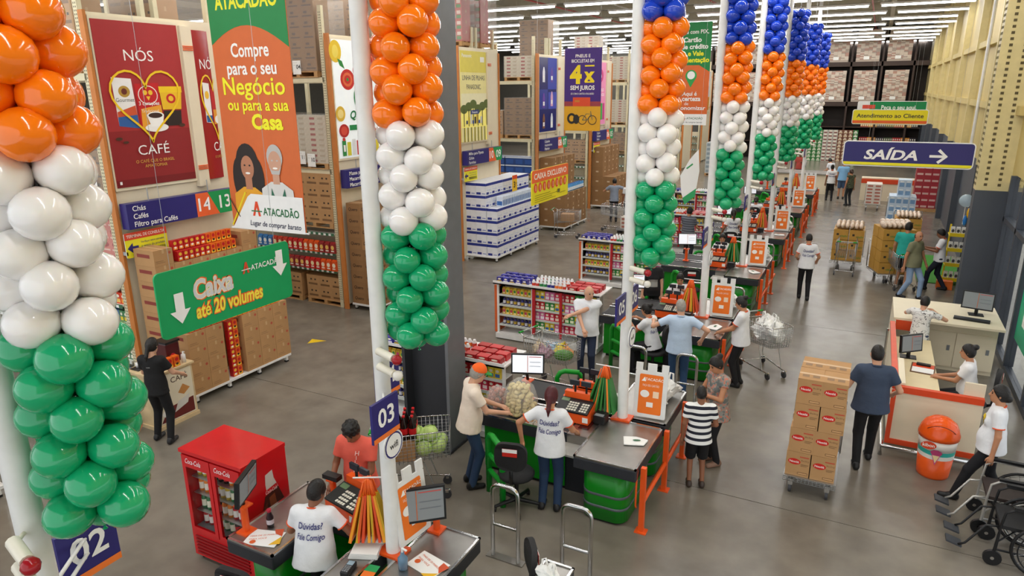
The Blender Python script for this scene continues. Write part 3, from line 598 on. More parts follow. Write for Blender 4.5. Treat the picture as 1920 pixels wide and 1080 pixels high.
pr = thing('price_card', 'orange and yellow price card on the paper boxes', 'price card', (-9.8, 19.4, 2.2)); slab(FX(-10.0, 19.3, 2.0), [(0, 0), (.32, 0), (.32, .5), (0, .5)], .01, 'card', flat('#f0c020'), pr); draw(FX(-10.0, 19.3, 2.0), [('rect', '#e0481e', 0, .38, .32, .5), ('text', '#202020', '3', .13, .12, .18, 'c', .03), ('text', '#202020', '9', .24, .2, .07, 'c', .02)], 'lettering', pr)
BG = carton_mesh('carton_big', .52, .52, .42, CARD2, [('rect', '#c9b090', .2, .18, .32, .24)], [('rect', '#c9b090', .2, .18, .32, .24)])
stand('white low stand under the brown cartons before the blue panel', -10.9, -9.85, 23.2, 25.4)
block(BG, 'large_carton', 'large brown carton stacked before the deep blue panel', 'carton', -9.86, 23.25, 1, 4, 3, .52, .52, .42); block(BG, 'large_carton', 'large brown carton in the rear pile below the deep blue panel', 'carton', -10.38, 23.25, 1, 4, 6, .52, .52, .42)
stand('white low stand under the brown cartons before the pink panel', -10.9, -9.85, 28.5, 30.9)
block(BG, 'large_carton', 'large brown carton stacked before the pink panel', 'carton', -9.86, 28.6, 1, 4, 3, .52, .52, .42); block(BG, 'large_carton', 'large brown carton in the rear pile below the pink panel', 'carton', -10.38, 28.6, 1, 4, 6, .52, .52, .42)
BT = packs('bt', .07, .07, .26, [('#5aa0d8', '#e8f0f8'), ('#3a78c8', '#f0f4f8')], 'can')
lb = 'blue bottle lined up on the cartons before the blue panel'
for r in range(2):
    for j in range(14): put(BT[r], 'bottle', lb, 'bottle', lb, (-9.95-r*.12, 23.6+j*.12, 1.42))
SK = carton_mesh('flour_brick', .3, .45, .14, mat('sack_stripe', '#d8cfc4', .6, var=.1), [('rect', '#b06a5a', .05, .03, .4, .1)], [('rect', '#b06a5a', .05, .03, .25, .1)], tape=False)
pallet(-9.9, 33.2, 0, 1.2, 2.2, 'wooden pallet under the striped flour packs past the pink panel'); block(SK, 'flour_pack', 'striped flour pack in the pile past the pink panel', 'pack', -9.3, 32.2, 4, 5, 8, .3, .45, .14, z0=.134)
pallet(-8.4, 44, 0, 1.2, 2.6, 'wooden pallet under pale shrink packs near the back'); block(carton_mesh('shrink_pack', .3, .5, .26, mat('pale_shrink_pack', '#b9c2c6', .3), [('rect', '#8a98a2', .05, .05, .45, .2)], [('rect', '#8a98a2', .05, .05, .25, .2)], tape=False), 'shrink_pack', 'pale shrink-wrapped pack in the pile near the back', 'pack', -7.8, 42.8, 4, 5, 7, .3, .5, .26, z0=.134)
# ---------------------------------------------------------------- back wall racks
DB = mat('dark_brown_rack', '#3a2a22', .55)
br = thing('back_rack', 'dark brown tall rack along the back wall', 'rack', (-4, 55.6, 0))
for x in np.arange(-11.6, 2.7, 1.9): MB().box(x-.06, x+.06, 55.0, 56.2, 0, 9.0).build('upright', DB, br, True)
for z in (4.1, 6.75): MB().box(-11.7, 2.6, 55.0, 56.2, z-.3, z).build('beam', DB, br, True)
for z in (1.3, 2.4): MB().box(-11.7, 2.6, 55.1, 56.2, z-.06, z).build('shelf', DB, br, True)
MB().box(-11.7, 2.6, 56.15, 56.2, 0, 9.0).build('back_sheet', mat('dark_sheet', '#241c18', .7), br, True)
LD = mat('striped_pallet_load', '#b9a494', .6, var=.0); 
def strip_load():
    mb = MB(); mats = [flat('#cfc0b0'), flat('#b08878'), flat('#a8988a')]
    for i in range(24):
        for j in range(6): mb.box(-.72+j*.24+random.uniform(-.01, .01), -.72+j*.24+.235, -.4, .4, .14+i*.081, .14+i*.081+.074, (0, 1, 0, 2, 0, 0, 1, 2)[(i*3+j*(1+i % 3)) % 8])
    mb.box(-.72, .72, -.42, .42, 0, .13, 2); paint(mb, mats, FY(-.1, -.405, .25), [('rect', '#eeeeea', -.15, -.1, .2, .1)]); return mb.mesh('wrapped_load', mats)
SLM = strip_load(); lb = 'tall wrapped pallet load of striped packs on the back rack'
for x in np.arange(-10.65, 2.5, 1.9):
    for z in (4.1, 6.75): put(SLM, 'wrapped_load', lb, 'pallet load', 'striped loads on the back rack', (x, 55.5, z))
BC = packs('beer', .3, .3, .24, [('#2f7a3a', '#d8d8c8'), ('#c8c4ba', '#7a3a34'), ('#7a4a34', '#d8c8a8'), ('#2f7a3a', '#e8e8e0')])
for i, x in enumerate(np.arange(-8.0, -1.0, .32)):
    for k in range(9): lb = 'drink carton in the column stacked before the back rack'; put(BC[(i//3) % 4], 'drink_carton', lb, 'carton', lb, (x, 54.7, k*.243))
BO = packs('bwine', .12, .12, .4, [('#b02a28', '#e8d8a8'), ('#e0922a', '#f4e4b0'), ('#2a2430', '#c8c0a8'), ('#3a4a2a', '#d8c890')], 'box')
for z in (2.4, 1.3):
    for i, x in enumerate(np.arange(-1.0, 2.5, .13)): lb = 'bottle carton lined up on the back rack shelf'; put(BO[(i//4) % 4], 'bottle_pack', lb, 'pack', lb, (x, 55.2, z))
# ---------------------------------------------------------------- balloons
BCOL = dict(g=mat('green_balloon', '#0fa56c', .13, var=.02, coat=.4), w=mat('white_balloon', '#f2efed', .15, var=.01, coat=.4, sss=.15), o=mat('orange_balloon', '#ff7d0a', .13, var=.02, coat=.4), b=mat('blue_balloon', '#1f45c4', .13, var=.02, coat=.4))
BAL = {}
for k_, m_ in BCOL.items():
    mb = MB(); n = 18; prof = [(.004, 0), (.012, .012), (.05, .03), (.095, .075), (.122, .13), (.13, .18), (.122, .225), (.095, .27), (.05, .302), (.004, .312)]
    mb.lathe(prof, n=n); mb.lathe([(.004, 0), (.016, -.018), (.018, -.02)], n=8)
    mb.xf(Matrix.Rotation(PI/2, 4, 'Y')); BAL[k_] = mb.mesh('balloon_'+k_, m_)
def balloons(x, y, label, top=7.15, z0=2.98, tail=True):
    t = thing('balloon_column', label, 'balloons', (x, y, z0), 0, 'balloon columns')
    z = z0+.12; i = 0
    def one(c_, px, py, pz, a, tilt, s_): 
        o = link('balloon', BAL[c_], t, (px-x, py-y, pz-z0)); o.rotation_euler = (0, tilt, a); o.scale = (s_,)*3
    if tail: one('g', x, y, z0-.05, 0, -PI/2, .8); one('g', x, y+.02, z0+.06, 2, -PI/2, .8)
    while z < top:
        c_ = 'g' if z < 3.97 else 'w' if z < 4.9 else 'o' if z < 5.87 else 'b'
        for j in range(4):
            a = PI/2*j+(PI/4 if i % 2 else 0)+.2; s_ = random.uniform(.86, .93)
            one(c_, x+.008*math.cos(a), y+.008*math.sin(a), z+random.uniform(-.012, .012), a+random.uniform(-.08, .08), random.uniform(-.12, .12), s_)
        z += .166; i += 1
    MB().rod((0, 0, 0), (0, 0, 9.25-z0), .006, 5).build('line', WIRE, t)
# ---------------------------------------------------------------- lane poles with number plates
YP = [8.05, 12.8, 17.2, 22.0, 26.85, 31.6]
PX = -2.55
def pole(x, y, n1, n2, p1, p2, zb=.88, badge=True):
    t = thing('lane_pole', 'white round lane pole carrying plates %s and %s' % (n1, n2) if n1 else 'white round lane pole carrying plate %s' % n2, 'pole', (x, y, 0), 0, 'lane poles')
    MB().rod((0, 0, 0), (0, 0, 9.0), .07, 20).build('shaft', WHITE, t)
    MB().box(-.13, .13, -.1, .1, zb, zb+.025).build('collar', ORANGE, t)
    for n, (ax, ay) in ((n1, p1), (n2, p2)):
        if not n: continue
        b = MB().box(ax-.012, ax+.012, ay, ay+.35, 2.3, 2.65).build('number_plate', BLUE, t)
        draw(FX(x+ax+.012, y+ay, 2.3), [('rect', '#f07a2c', 0, 0, .35, .045), ('text', '#f6f6f6', n, .175, .12, .16, 'c', .02)], 'numeral', b)
        MB().rod((0, 0, 2.45), (ax, ay+.17, 2.45), .012, 6).rod((0, 0, 2.55), (ax, ay+.17, 2.55), .012, 6).build('bracket', WHITE, t)
    for (dx, dz, c_) in ((.13, 0, '#a01522'), (.15, -.14, '#e6e2da')):
        u = MB().rod((.07, -.12, 2.98+dz), (.26, -.16, 2.96+dz), .035, 10).rod((0, 0, 2.98+dz), (.1, -.13, 2.98+dz), .012, 6).build('call_lamp', mat('ivory_plastic', '#e6e0d0', .4), t)
        MB().ball((.3, -.168, 2.955+dz), .045, n=10, m=6).build('lamp_dome', flat(c_, .15), u)
    if badge:
        g = MB().rod((.08, -.02, 2.05), (.095, -.02, 2.05), .14, 18).build('round_badge', WHITE, t)
        draw(FX(x+.095, y-.02, 2.05), [('ell', '#2a2470', 0, 0, .125, .125), ('ell', '#f4f4f4', 0, 0, .11, .11), ('text', '#2a2a2a', 'wifi', 0, -.03, .06, 'c', .02)], 'lettering', g)
    return t
def bags(x, y, z, n, green=False, rz=0, who=''):
    """a hook rail with shopping bags hung side by side"""
    t = thing('bag_rail', 'white wire rail holding shopping bags '+who, 'rail', (x, y, z), rz, 'bag rails')
    MB().rod((-.14, 0, .62), (.24, 0, .62), .008, 6).build('wire', WHITE, t)
    M_ = Matrix.Rotation(rz, 3, 'Z')
    for i in range(n):
        u = -.18+i*.36/n; key = 'bag%d%d' % (i % 4, green)
        if key not in CM:
            mb = MB(); c1 = flat('#e8621a'); c2 = flat(('#2f7a34', '#276a2c', '#e8822a', '#2f7a34')[i % 4] if green else ('#d8481c', '#e8961e', '#c8a01e', '#d85a1a')[i % 4])
            mb.tube([(0, -.03, .62), (0, -.04, .5), (0, -.02, .42)], .008, 5).tube([(0, .03, .62), (0, .04, .5), (0, .02, .42)], .008, 5)
            mb.add([(-.01, -.05, .46), (-.01, .05, .46), (-.012, .13, .0), (-.012, -.13, .0), (.01, -.05, .46), (.01, .05, .46), (.014, .13, .0), (.014, -.13, .0)], [(0, 1, 2, 3), (7, 6, 5, 4), (0, 3, 7, 4), (1, 5, 6, 2), (2, 6, 7, 3), (0, 4, 5, 1)], 1)
            CM[key] = mb.mesh('shopping_bag', [c1, c2])
        p = M_ @ Vector((u, 0, 0))
        put(CM[key], 'shopping_bag', 'folded %s shopping bag hung on the rail %s' % ('green and orange' if green else 'orange', who), 'bag', 'shopping bags '+who, (x+p.x*1.15, y+p.y*1.15, z), rz+random.uniform(-.2, .2)).rotation_euler[1] = -u*1.55
def board(x, y, z, who, w=.43, h=.74, fr=None):
    t = thing('lane_board', 'white plastic board with an orange payment poster '+who, 'board', (x, y, z), 0, 'lane boards')
    fr = fr or Frame((x, y, z), (1, .08, 0), (0, .12, 1))
    slab(fr, rrect(0, 0, w, h*.86, .02), .02, 'board_panel', WHITE, t)
    for a, b in ((0, .09), (w*.36, w*.64), (w-.09, w)): slab(fr, [(a, h*.86), (b, h*.86), (b, h), (a, h)], .02, 'tab', WHITE, t)
    draw(fr, [('poly', '#f2781e', rrect(.06, .05, w-.06, h*.8, .02)), ('text', '#f8f4ee', 'ATACADÃO', w*.56, h*.69, .035, 'c', .01), ('poly', '#f8f4ee', [(w*.2, h*.67), (w*.3, h*.75), (w*.34, h*.67)]), ('text', '#f8e8d8', 'FAÇA SEU CARTÃO', w*.5, h*.58, .03, 'c', 0, 0, w*.5), ('ell', '#f4f0ea', w*.33, h*.44, .06, .05), ('rect', '#f8d8b8', w*.58, h*.38, w*.76, h*.5), ('rect', '#f4f0ea', w*.4, h*.2, w*.6, h*.29)], 'poster', t)
    return t
def monitor(x, y, z, a, label, post=True, w=.46, h=.29, screen=None, tilt=0.1, zb=.88, off=(0, 0)):
    """flat screen, its face looking along angle a"""
    t = thing('monitor', label, 'monitor', (x, y, zb), 0, 'till monitors')
    d = Vector((math.cos(a), math.sin(a), 0)); ux = Vector((-d.y, d.x, 0)); fr = Frame(Vector((x+off[0], y+off[1], z))+d*.06, ux, Vector((0, 0, 1))-d*tilt)
    b = slab(fr, [(-w/2, 0), (w/2, 0), (w/2, h), (-w/2, h)], .045, 'screen_case', BLACK, t)
    s = slab(Frame(fr.p(0, 0, .002), fr.ux, fr.uy), [(-w/2+.02, .025), (w/2-.02, .025), (w/2-.02, h-.018), (-w/2+.02, h-.018)], .002, 'screen', screen or SCREEN, t)
    if screen is None or screen is SCREENG:
        draw(Frame(fr.p(0, 0, .003), fr.ux, fr.uy), [('rect', '#c86a3a', -.004, .03, .004, h-.02), ('rect', '#c8504a', .02, h-.045, w/2-.04, h-.035), ('rect', '#6a7078', .03, h*.6, w/2-.05, h*.6+.006), ('rect', '#6a7078', .03, h*.4, w/2-.05, h*.4+.006)], 'window_lines', t)
    pb = Vector((x, y, zb))
    if post:
        MB().rod(pb, pb+Vector((0, 0, .3)), .035, 12).build('post', ORANGE, t, True); MB().box(x-.07, x+.07, y-.07, y+.07, zb, zb+.02).build('foot_plate', ORANGE, t, True); MB().box(x-.07, x+.07, y-.06, y+.06, zb+.3, zb+.315).build('shelf_plate', ORANGE, t, True)
        MB().tube([pb+Vector((0, 0, .3)), pb+Vector((-.02, 0, .42)), fr.p(0, h*.4, -.09), fr.p(0, h*.5, -.04)], .022, 8).build('arm', BLACK, t, True)
    else:
        MB().rod(pb, fr.p(0, .05, -.05), .03, 8).build('arm', BLACK, t, True); MB().box(x-.12, x+.12, y-.09, y+.09, zb, zb+.015).build('foot_plate', BLACK, t, True)
    return t
def terminal(x, y, a, label, z=.88):
    t = thing('till_terminal', label, 'cash register', (x, y, z), a, 'till terminals')
    mb = MB(); mb.add([(-.24, -.17, 0), (.24, -.17, 0), (.24, .17, 0), (-.24, .17, 0), (-.24, -.17, .13), (.24, -.17, .13), (.24, .17, .22), (-.24, .17, .22)], [(3, 2, 1, 0), (4, 5, 6, 7), (0, 1, 5, 4), (1, 2, 6, 5), (2, 3, 7, 6), (3, 0, 4, 7)]); mb.build('housing', ORANGE, t)
    k = MB().add([(-.23, -.18, .14), (.23, -.18, .14), (.23, .08, .21), (-.23, .08, .21), (-.23, -.18, .16), (.23, -.18, .16), (.23, .08, .23), (-.23, .08, .23)], [(3, 2, 1, 0), (4, 5, 6, 7), (0, 1, 5, 4), (1, 2, 6, 5), (2, 3, 7, 6), (3, 0, 4, 7)]).build('keypad', BLACK, t)
    kb = MB(); sl = .07/.26
    for r in range(4):
        for c_ in range(8):
            if c_ == 4: continue
            xx = -.08+c_*.036; yy = -.16+r*.045; zz = .162+(yy+.18)*sl; kb.box(xx, xx+.026, yy, yy+.03, zz-.004, zz+.008, 0)
    tag(kb.build('keys', mat('ivory_keys', '#e8e6d8', .4), k), kind='stuff')
    MB().add([(-.21, .0, .212), (-.1, .0, .212), (-.1, .06, .229), (-.21, .06, .229)], [(0, 1, 2, 3)]).build('display', mat('lcd', '#5f7a58', .3), k)
    MB().box(-.2, .16, .09, .17, .2, .31).build('back_box', ORANGE, t)
    for dx in (-.06, .1): MB().rod((dx, .12, .3), (dx, .12, .42), .016, 6).build('display_stem', BLACK, t); MB().cbox(dx, .1, .45, .13, .03, .07).build('customer_display', mat('display_dark', '#2c3038', .3), t)
    MB().box(.16, .235, -.176, -.17, .03, .1).build('label_sticker', PAPER, t)
    return t
def office_chair(x, y, a, label, z=0):
    t = thing('office_chair', label, 'chair', (x, y, z), a, 'cashier chairs')
    for i in range(5):
        w = 2*PI*i/5; e = (math.cos(w)*.3, math.sin(w)*.3, .07); MB().rod((0, 0, .11), e, .03, 8, .02).build('base_arm', BLACK, t)
        MB().rod((e[0]-.02, e[1], .03), (e[0]+.02, e[1], .03), .03, 10).build('caster', BLACK, t)
    MB().rod((0, 0, .09), (0, 0, .44), .028, 10).build('gas_column', BLACK, t)
    fab = mat('black_seat_fabric', '#1b1b1d', .7, bump=.2, bscale=150)
    s = MB(); s.lathe([(.17, .43), (.225, .45), (.235, .48), (.21, .505), (.1, .51)], n=20, sx=1, sy=1.02); s.build('seat', fab, t)
    MB().tube([(0, -.18, .44), (0, -.29, .5), (0, -.31, .75)], .025, 8).build('back_bar', BLACK, t)
    b = MB(); n = 10; v = []
    P_ = rrect(-.2, 0, .2, .36, .13, 5)
    for q, off in ((0, 0), (1, .055)):
        for px, pz in P_: v.append((px, -.27-off-.03*(1-(px/.2)**2)*1, .7+pz))
    m = len(P_); b.add(v, [tuple(range(m)), tuple(range(2*m-1, m-1, -1))]); b.add(v, [(i, m+i, m+(i+1) % m, (i+1) % m) for i in range(m)], 0, True)
    bk = b.build('backrest', fab, t); bk.location.z = 0
    MB().box(-.09, .09, -.362, -.357, .9, 1.0).build('sticker', flat('#c8281e'), t); MB().box(-.09, .09, -.366, -.362, .955, 1.0).build('sticker', PAPER, t)
    return t
# ---------------------------------------------------------------- checkout lanes
def counter_top(t, x0, x1, y0, y1, z=.88):
    MB().box(x0, x1, y0, y1, z-.16, z-.01).build('rim', DARK, t, True, bevel=.015)
    MB().box(x0+.012, x1-.012, y0+.012, y1-.012, z-.01, z).build('worktop', STEEL, t, True)
    for a in ((x0, x1, y0, y0+.025), (x0, x1, y1-.025, y1), (x0, x0+.025, y0, y1), (x1-.025, x1, y0, y1)): MB().box(*a, z-.008, z+.012).build('steel_edge', CHROME, t, True)
def green_body(t, x0, x1, y0, y1, z1=.72, r=.16):
    MB().prism(rrect(x0, y0, x1, y1, r, 6), .04, z1, 0, True).build('green_body', GREENP, t, True)
    for z in (.2, .36): MB().prism(rrect(x0-.004, y0-.004, x1+.004, y1+.004, r, 6), z, z+.035, 0, True).build('bumper_strip', mat('grey_bumper', '#5d6468', .5), t, True)
    MB().prism(rrect(x0+.03, y0+.03, x1-.03, y1-.03, r, 6), 0, .04).build('plinth', BLACK, t, True)
def lane(yp, s, n):
    """one lane; s=-1 nearer side of the pole row, +1 farther side"""
    t = thing('checkout_counter', 'green checkout counter of lane %s with black belt and steel bagging top' % n, 'counter', (-3.4, yp+s*.5, 0), 0, 'checkout counters')
    Y = lambda a, b: (min(yp+s*a, yp+s*b), max(yp+s*a, yp+s*b))
    g = .03 if s < 0 else .0
    counter_top(t, -2.76, -1.98, *Y(.04+g, 1.2)); green_body(t, -2.7, -2.12, *Y(.1, 1.1))
    ya, yb = Y(.04+g, .7)
    MB().box(-4.38, -3.05, ya, yb, .7, .85).build('rim', DARK, t, True); MB().box(-4.34, -3.05, ya+.05, yb-.05, .85, .862).build('belt', mat('belt_rubber', '#2e2e30', .6), t, True)
    for y in (ya+.02, yb-.02): MB().box(-4.38, -3.05, y-.02, y+.02, .85, .875).build('steel_rail', CHROME, t, True)
    MB().box(-4.3, -3.1, ya+.06, yb-.06, .06, .7).build('green_body', GREENP, t, True); MB().box(-4.26, -3.1, ya+.1, yb-.1, 0, .06).build('plinth', BLACK, t, True)
    MB().box(-3.05, -2.76, ya, yb, .7, .87).build('scanner_bed', STEEL, t, True); MB().box(-2.98, -2.84, (ya+yb)/2-.12, (ya+yb)/2+.12, .87, .874).build('scanner_glass', mat('scanner_glass', '#3a1416', .08), t, True)
    MB().box(-3.1, -2.74, min(yp+s*.7, yp+s*1.0), max(yp+s*.7, yp+s*1.0), .72, .745).build('cash_drawer', mat('drawer_grey', '#b4b2ac', .4), t, True)
    MB().box(-3.1, -2.76, ya+.08, yb-.08, 0, .7).build('pedestal', DARK, t, True)
    return t
def hoop(x0, x1, y, label, h=.93):
    t = thing('steel_hoop', label, 'barrier', ((x0+x1)/2, y, 0), 0, 'steel hoops between the lanes'); r = .09; P_ = [(x0, y, 0), (x0, y, h-r)]
    P_ += [(x0+r-r*math.cos(a), y, h-r+r*math.sin(a)) for a in (.4, .8, 1.2, 1.57)]+[(x1-r+r*math.sin(a), y, h-r+r*math.cos(a)) for a in (0, .4, .8, 1.2, 1.57)]+[(x1, y, 0)]
    MB().tube(P_, .024, 10).build('tube', CHROME, t, True); MB().rod((x0, y, .42), (x1, y, .42), .02, 8).build('crossbar', CHROME, t, True)
    MB().box(x0-.07, x1+.07, y-.05, y+.05, 0, .012).build('foot_plate', STEEL, t, True)
def rails(yp, n):
    t = thing('orange_rail', 'orange tubular rail along the exit end of %s' % n, 'rail', (-1.9, yp, 0), 0, 'orange rails')
    for y in (yp-1.05, yp-.05, yp+.9): MB().box(-1.96, -1.9, y-.03, y+.03, 0, .86).build('post', ORANGE, t, True); MB().box(-2.0, -1.86, y-.06, y+.06, 0, .015).build('foot_plate', ORANGE, t, True)
    MB().rod((-1.93, yp-1.05, .4), (-1.93, yp+1.4, .4), .03, 10).build('rail_tube', ORANGE, t, True)
    MB().tube([(-1.99, yp-1.1, .84), (-1.99, yp-1.13, .8), (-1.99, yp-1.13, .38), (-1.99, yp-1.1, .34)], .012, 6).build('chain_hook', ORANGE, t, True)
def green_gate(x, y, who, m=1):
    t = thing('green_barrier', 'green tubular barrier at the belt end of '+who, 'barrier', (x, y, 0), 0, 'green barriers'); d = Vector((.33, -.24*m, 0))
    P_ = [Vector((x, y+.3*m, .9)), Vector((x, y+.1*m, .89)), Vector((x, y, .82)), Vector((x, y, 0))]
    MB().tube([Vector((x, y, 0)), Vector((x, y, .76)), Vector((x, y, .84))+d*.12, Vector((x, y, .86))+d*.3, Vector((x, y, .82))+d*.85, Vector((x, y, .72))+d, Vector((x, y, 0))+d], .04, 10).build('tube', GREENT, t, True)
    for z in (.32, .55): MB().rod(Vector((x, y, z)), Vector((x, y, z))+d, .034, 10).build('rung', GREENT, t, True)
GREENT = mat('green_tube_enamel', '#12942a', .3)
def plastic_bag(x, y, z, s_, label, group, fn=0, mt=None):
    mb = MB(); n = 12; m = 8; random.seed(fn+3); v = [(0, 0, 0)]; ph = [random.uniform(0, 6) for _ in range(4)]
    for i in range(1, m):
        tt = -PI/2+PI*i/m
        for k in range(n):
            a = 2*PI*k/n; r = 1+.2*math.sin(3*a+ph[0]+i)+.12*math.sin(5*a+ph[1]*i)
            v.append((.16*s_*r*math.cos(tt)*math.cos(a), .12*s_*r*math.cos(tt)*math.sin(a), max(.0, .1*s_*(1+math.sin(tt))*(1+.2*math.sin(2*a+ph[2])))))
    v.append((0, 0, .2*s_)); L = len(v)-1; f = []
    for k in range(n): f += [(0, 1+(k+1) % n, 1+k), (L, L-n+k, L-n+(k+1) % n)]
    for i in range(m-2):
        for k in range(n): f.append((1+i*n+k, 1+i*n+(k+1) % n, 1+(i+1)*n+(k+1) % n, 1+(i+1)*n+k))
    mb.add(v, f, 0, False); mats = [mt or mat('white_plastic_film', '#e9e9e6', .35, var=.05, scale=12, bump=.5, bscale=18)]
    o = thing('plastic_bag', label, 'bag', (x, y, z), fn, group)
    mb.build('bag_body', mats, o)
    for q in (-1, 1): MB().tube([(q*.03*s_, .02, .16*s_), (q*.07*s_, .02, .26*s_), (q*.1*s_, .0, .24*s_), (q*.11*s_, 0, .12*s_)], .012*s_, 5).build('handle', mats[0], o)
    random.seed(fn+11)
    return o
for i, yp in enumerate(YP):
    a, b = '%02d' % (5+2*i), '%02d' % (6+2*i)
    if i == 5: a, b = '15', '16'
    lane(yp, -1, a); lane(yp, 1, b)
    pole(PX, yp, a, b, (0, -.42), (0, .09)); balloons(PX+.25, yp+.15, 'column of green, white, orange and blue balloons by pole %s and %s' % (a, b), top=(7.3, 7.2, 7.0, 7.1, 7.2, 7.2)[i])
    rails(yp, 'lanes %s and %s' % (a, b))
    hoop(-3.3, -2.98, yp-2.23, 'steel hoop beside the cashier place of lane '+a); hoop(-2.45, -2.13, yp-2.23, 'steel hoop beside the bagging end of lane '+a)
    green_gate(-3.98, yp-1.1, 'lane '+a); green_gate(-3.98, yp+1.1, 'lane '+b, -1)
    bags(PX-.24, yp-.03, .98, 9, i in (0, 2), .0, 'at pole %s' % a)
    board(PX+.1, yp+.12, .895, 'at pole %s and %s' % (a, b))
    monitor(-3.92, yp-.06, 1.3, -1.2, 'black till monitor on an orange post of lane '+a); terminal(-3.12, yp-.24, 0, 'orange till terminal with keypad of lane '+a)
    terminal(-3.12, yp+.4, PI, 'orange till terminal with keypad of lane '+b)
    pr = thing('receipt_printer', 'small black receipt printer beside the till of lane '+a, 'printer', (-2.77, yp-.22, .88), 0, 'receipt printers'); MB().box(-.08, .08, -.09, .09, 0, .12).build('printer_case', BLACK, pr, bevel=.01); MB().box(-.06, .06, -.095, -.03, .12, .125).build('paper_slot', GREY, pr)
    if i < 5: office_chair(*((-3.5, yp-1.25, .25) if i in (0, 2, 3) else (-3.15, yp-1.18, 1.33) if i == 1 else (-3.5, yp-1.3, 0)), 'black office chair at the till of lane '+a)
    if i in (1, 2, 3): office_chair(-3.3, yp+1.25, PI, 'black office chair at the far till of lane '+b)
    if i in (0, 1, 2, 3, 4): plastic_bag(-2.28, yp+.55, .888, 1.5, 'crumpled white carrier bag on the bagging top of lane '+b, 'carrier bags on bagging tops', i); plastic_bag(-2.2, yp+.9, .888, 1.3, 'crumpled white carrier bag at the far end of the lane %s top' % b, 'carrier bags at far ends', i+20)
    if i in (0, 1, 2, 3): 
        bg_ = thing('flat_bags', 'stack of flat white carrier bags on the bagging top of lane '+a, 'bags', (-2.2, yp-.55, .888), .35+i, 'flat bag stacks')
        MB().add([(-.14, -.1, 0), (.1, -.1, 0), (.16, .02, 0), (.02, .1, 0), (-.14, .1, 0), (-.14, -.1, .012), (.1, -.1, .012), (.16, .02, .02), (.02, .1, .015), (-.14, .1, .012)], [(4, 3, 2, 1, 0), (5, 6, 7, 8, 9)]+[(j, (j+1) % 5, 5+(j+1) % 5, 5+j) for j in range(5)]).build('bag_sheet', PAPER, bg_); draw(Frame((-2.2, yp-.55, .906), (1, 0, 0), (0, 1, 0)), [('ell', '#2f6a48', .02, .0, .05, .02, 10)], 'mark', bg_)
# ---------------------------------------------------------------- express lanes 03 and 04
PX2, PY2 = -3.6, 4.43
t = thing('checkout_counter', 'small green express counter with steel top beside the red fridge', 'counter', (-4.4, 4.4, 0))
counter_top(t, -5.2, -4.58, 3.85, 4.98); counter_top(t, -4.58, -3.68, 4.55, 4.98); counter_top(t, -3.98, -3.68, 3.3, 4.55)
green_body(t, -5.08, -4.64, 3.95, 4.9); MB().box(-4.64, -3.75, 4.65, 4.92, .02, .72).build('green_body', GREENP, t, True); MB().box(-3.93, -3.73, 3.35, 4.65, .02, .72).build('green_body', GREENP, t, True)
t = thing('checkout_counter', 'small green express counter with steel top right of pole 03', 'counter', (-3.2, 4.2, 0))
counter_top(t, -3.52, -2.96, 3.0, 4.98); green_body(t, -3.46, -3.02, 3.1, 4.9)
t = thing('checkout_counter', 'short steel topped counter end beyond the empty black chair', 'counter', (-2.1, 4.4, 0)); counter_top(t, -2.27, -1.97, 3.6, 4.98); MB().box(-2.22, -2.02, 3.7, 4.9, .0, .72).build('green_body', GREENP, t, True)
pole(PX2, PY2, '03', '04', (.24, -.47), (-.25, .2)); balloons(PX2+.27, PY2+.2, 'column of green, white and orange balloons by pole 03 and 04', 6.6)
pole(-3.6, 1.56, '', '02', (0, 0), (-.3, .22), badge=False); balloons(-3.33, 1.77, 'column of large green, white and orange balloons by pole 02', 6.4)
bags(-3.84, 4.42, 1.0, 11, False, .5, 'at pole 03'); board(-3.5, 4.4, .95, 'at pole 03', h=.74, fr=Frame((-3.5, 4.42, .95), (.12, 1, 0), (-.1, 0, 1)))
monitor(-3.42, 4.9, 1.13, -.85, 'black till monitor with grey screen on an orange post by pole 03', screen=SCREENG, w=.56, h=.35, off=(-.06, -.24))
monitor(-5.1, 4.02, 1.28, .45, 'tilted black till monitor on an orange post beside the red fridge', screen=SCREENG, w=.44, h=.28, tilt=-.1)
terminal(-4.38, 4.78, -.2, 'orange till terminal with keypad before the man in coral'); office_chair(-4.62, 3.72, .1, 'black office chair behind the seated express cashier'); office_chair(-2.62, 4.72, 2.2, 'empty black office chair beside the short steel counter end')
sc = thing('card_reader_stand', 'orange post with a black card reader by the fridge', 'card reader', (-4.75, 4.9, .88)); MB().rod((0, 0, 0), (0, 0, .2), .035, 10).build('post', ORANGE, sc); MB().cbox(0, 0, .24, .2, .09, .05).build('reader', BLACK, sc); MB().cbox(0, 0, .205, .1, .1, .02).build('bracket', ORANGE, sc)
for x, y, a, n_ in ((-4.86, 4.02, .3, 'left express counter before the seated cashier'), (-3.2, 4.42, -.2, 'right express counter beside pole 03')):
    b_ = thing('flyer', 'white flyer with an orange corner print on the '+n_, 'flyer', (x, y, .884), a, 'counter flyers'); MB().box(-.17, .17, -.12, .12, 0, .004).build('sheet', PAPER, b_)
    M2 = Matrix.Rotation(a, 3, 'Z'); fr = Frame((x, y, .888), M2 @ Vector((1, 0, 0)), M2 @ Vector((0, 1, 0))); draw(fr, [('poly', '#e8b52a', [(.06, -.12), (.17, -.12), (.17, .0)]), ('poly', '#c8502a', [(.1, .05), (.17, .0), (.17, .12), (.08, .12)]), ('ell', '#d8602a', -.1, -.05, .03, .03, 10), ('text', '#d8602a', 'MAIS DE 20 MARCAS', -.14, .03, .022, 'l'), ('text', '#d8602a', 'PARA VOCÊ', -.14, -.02, .022, 'l')], 'print', b_, .002)
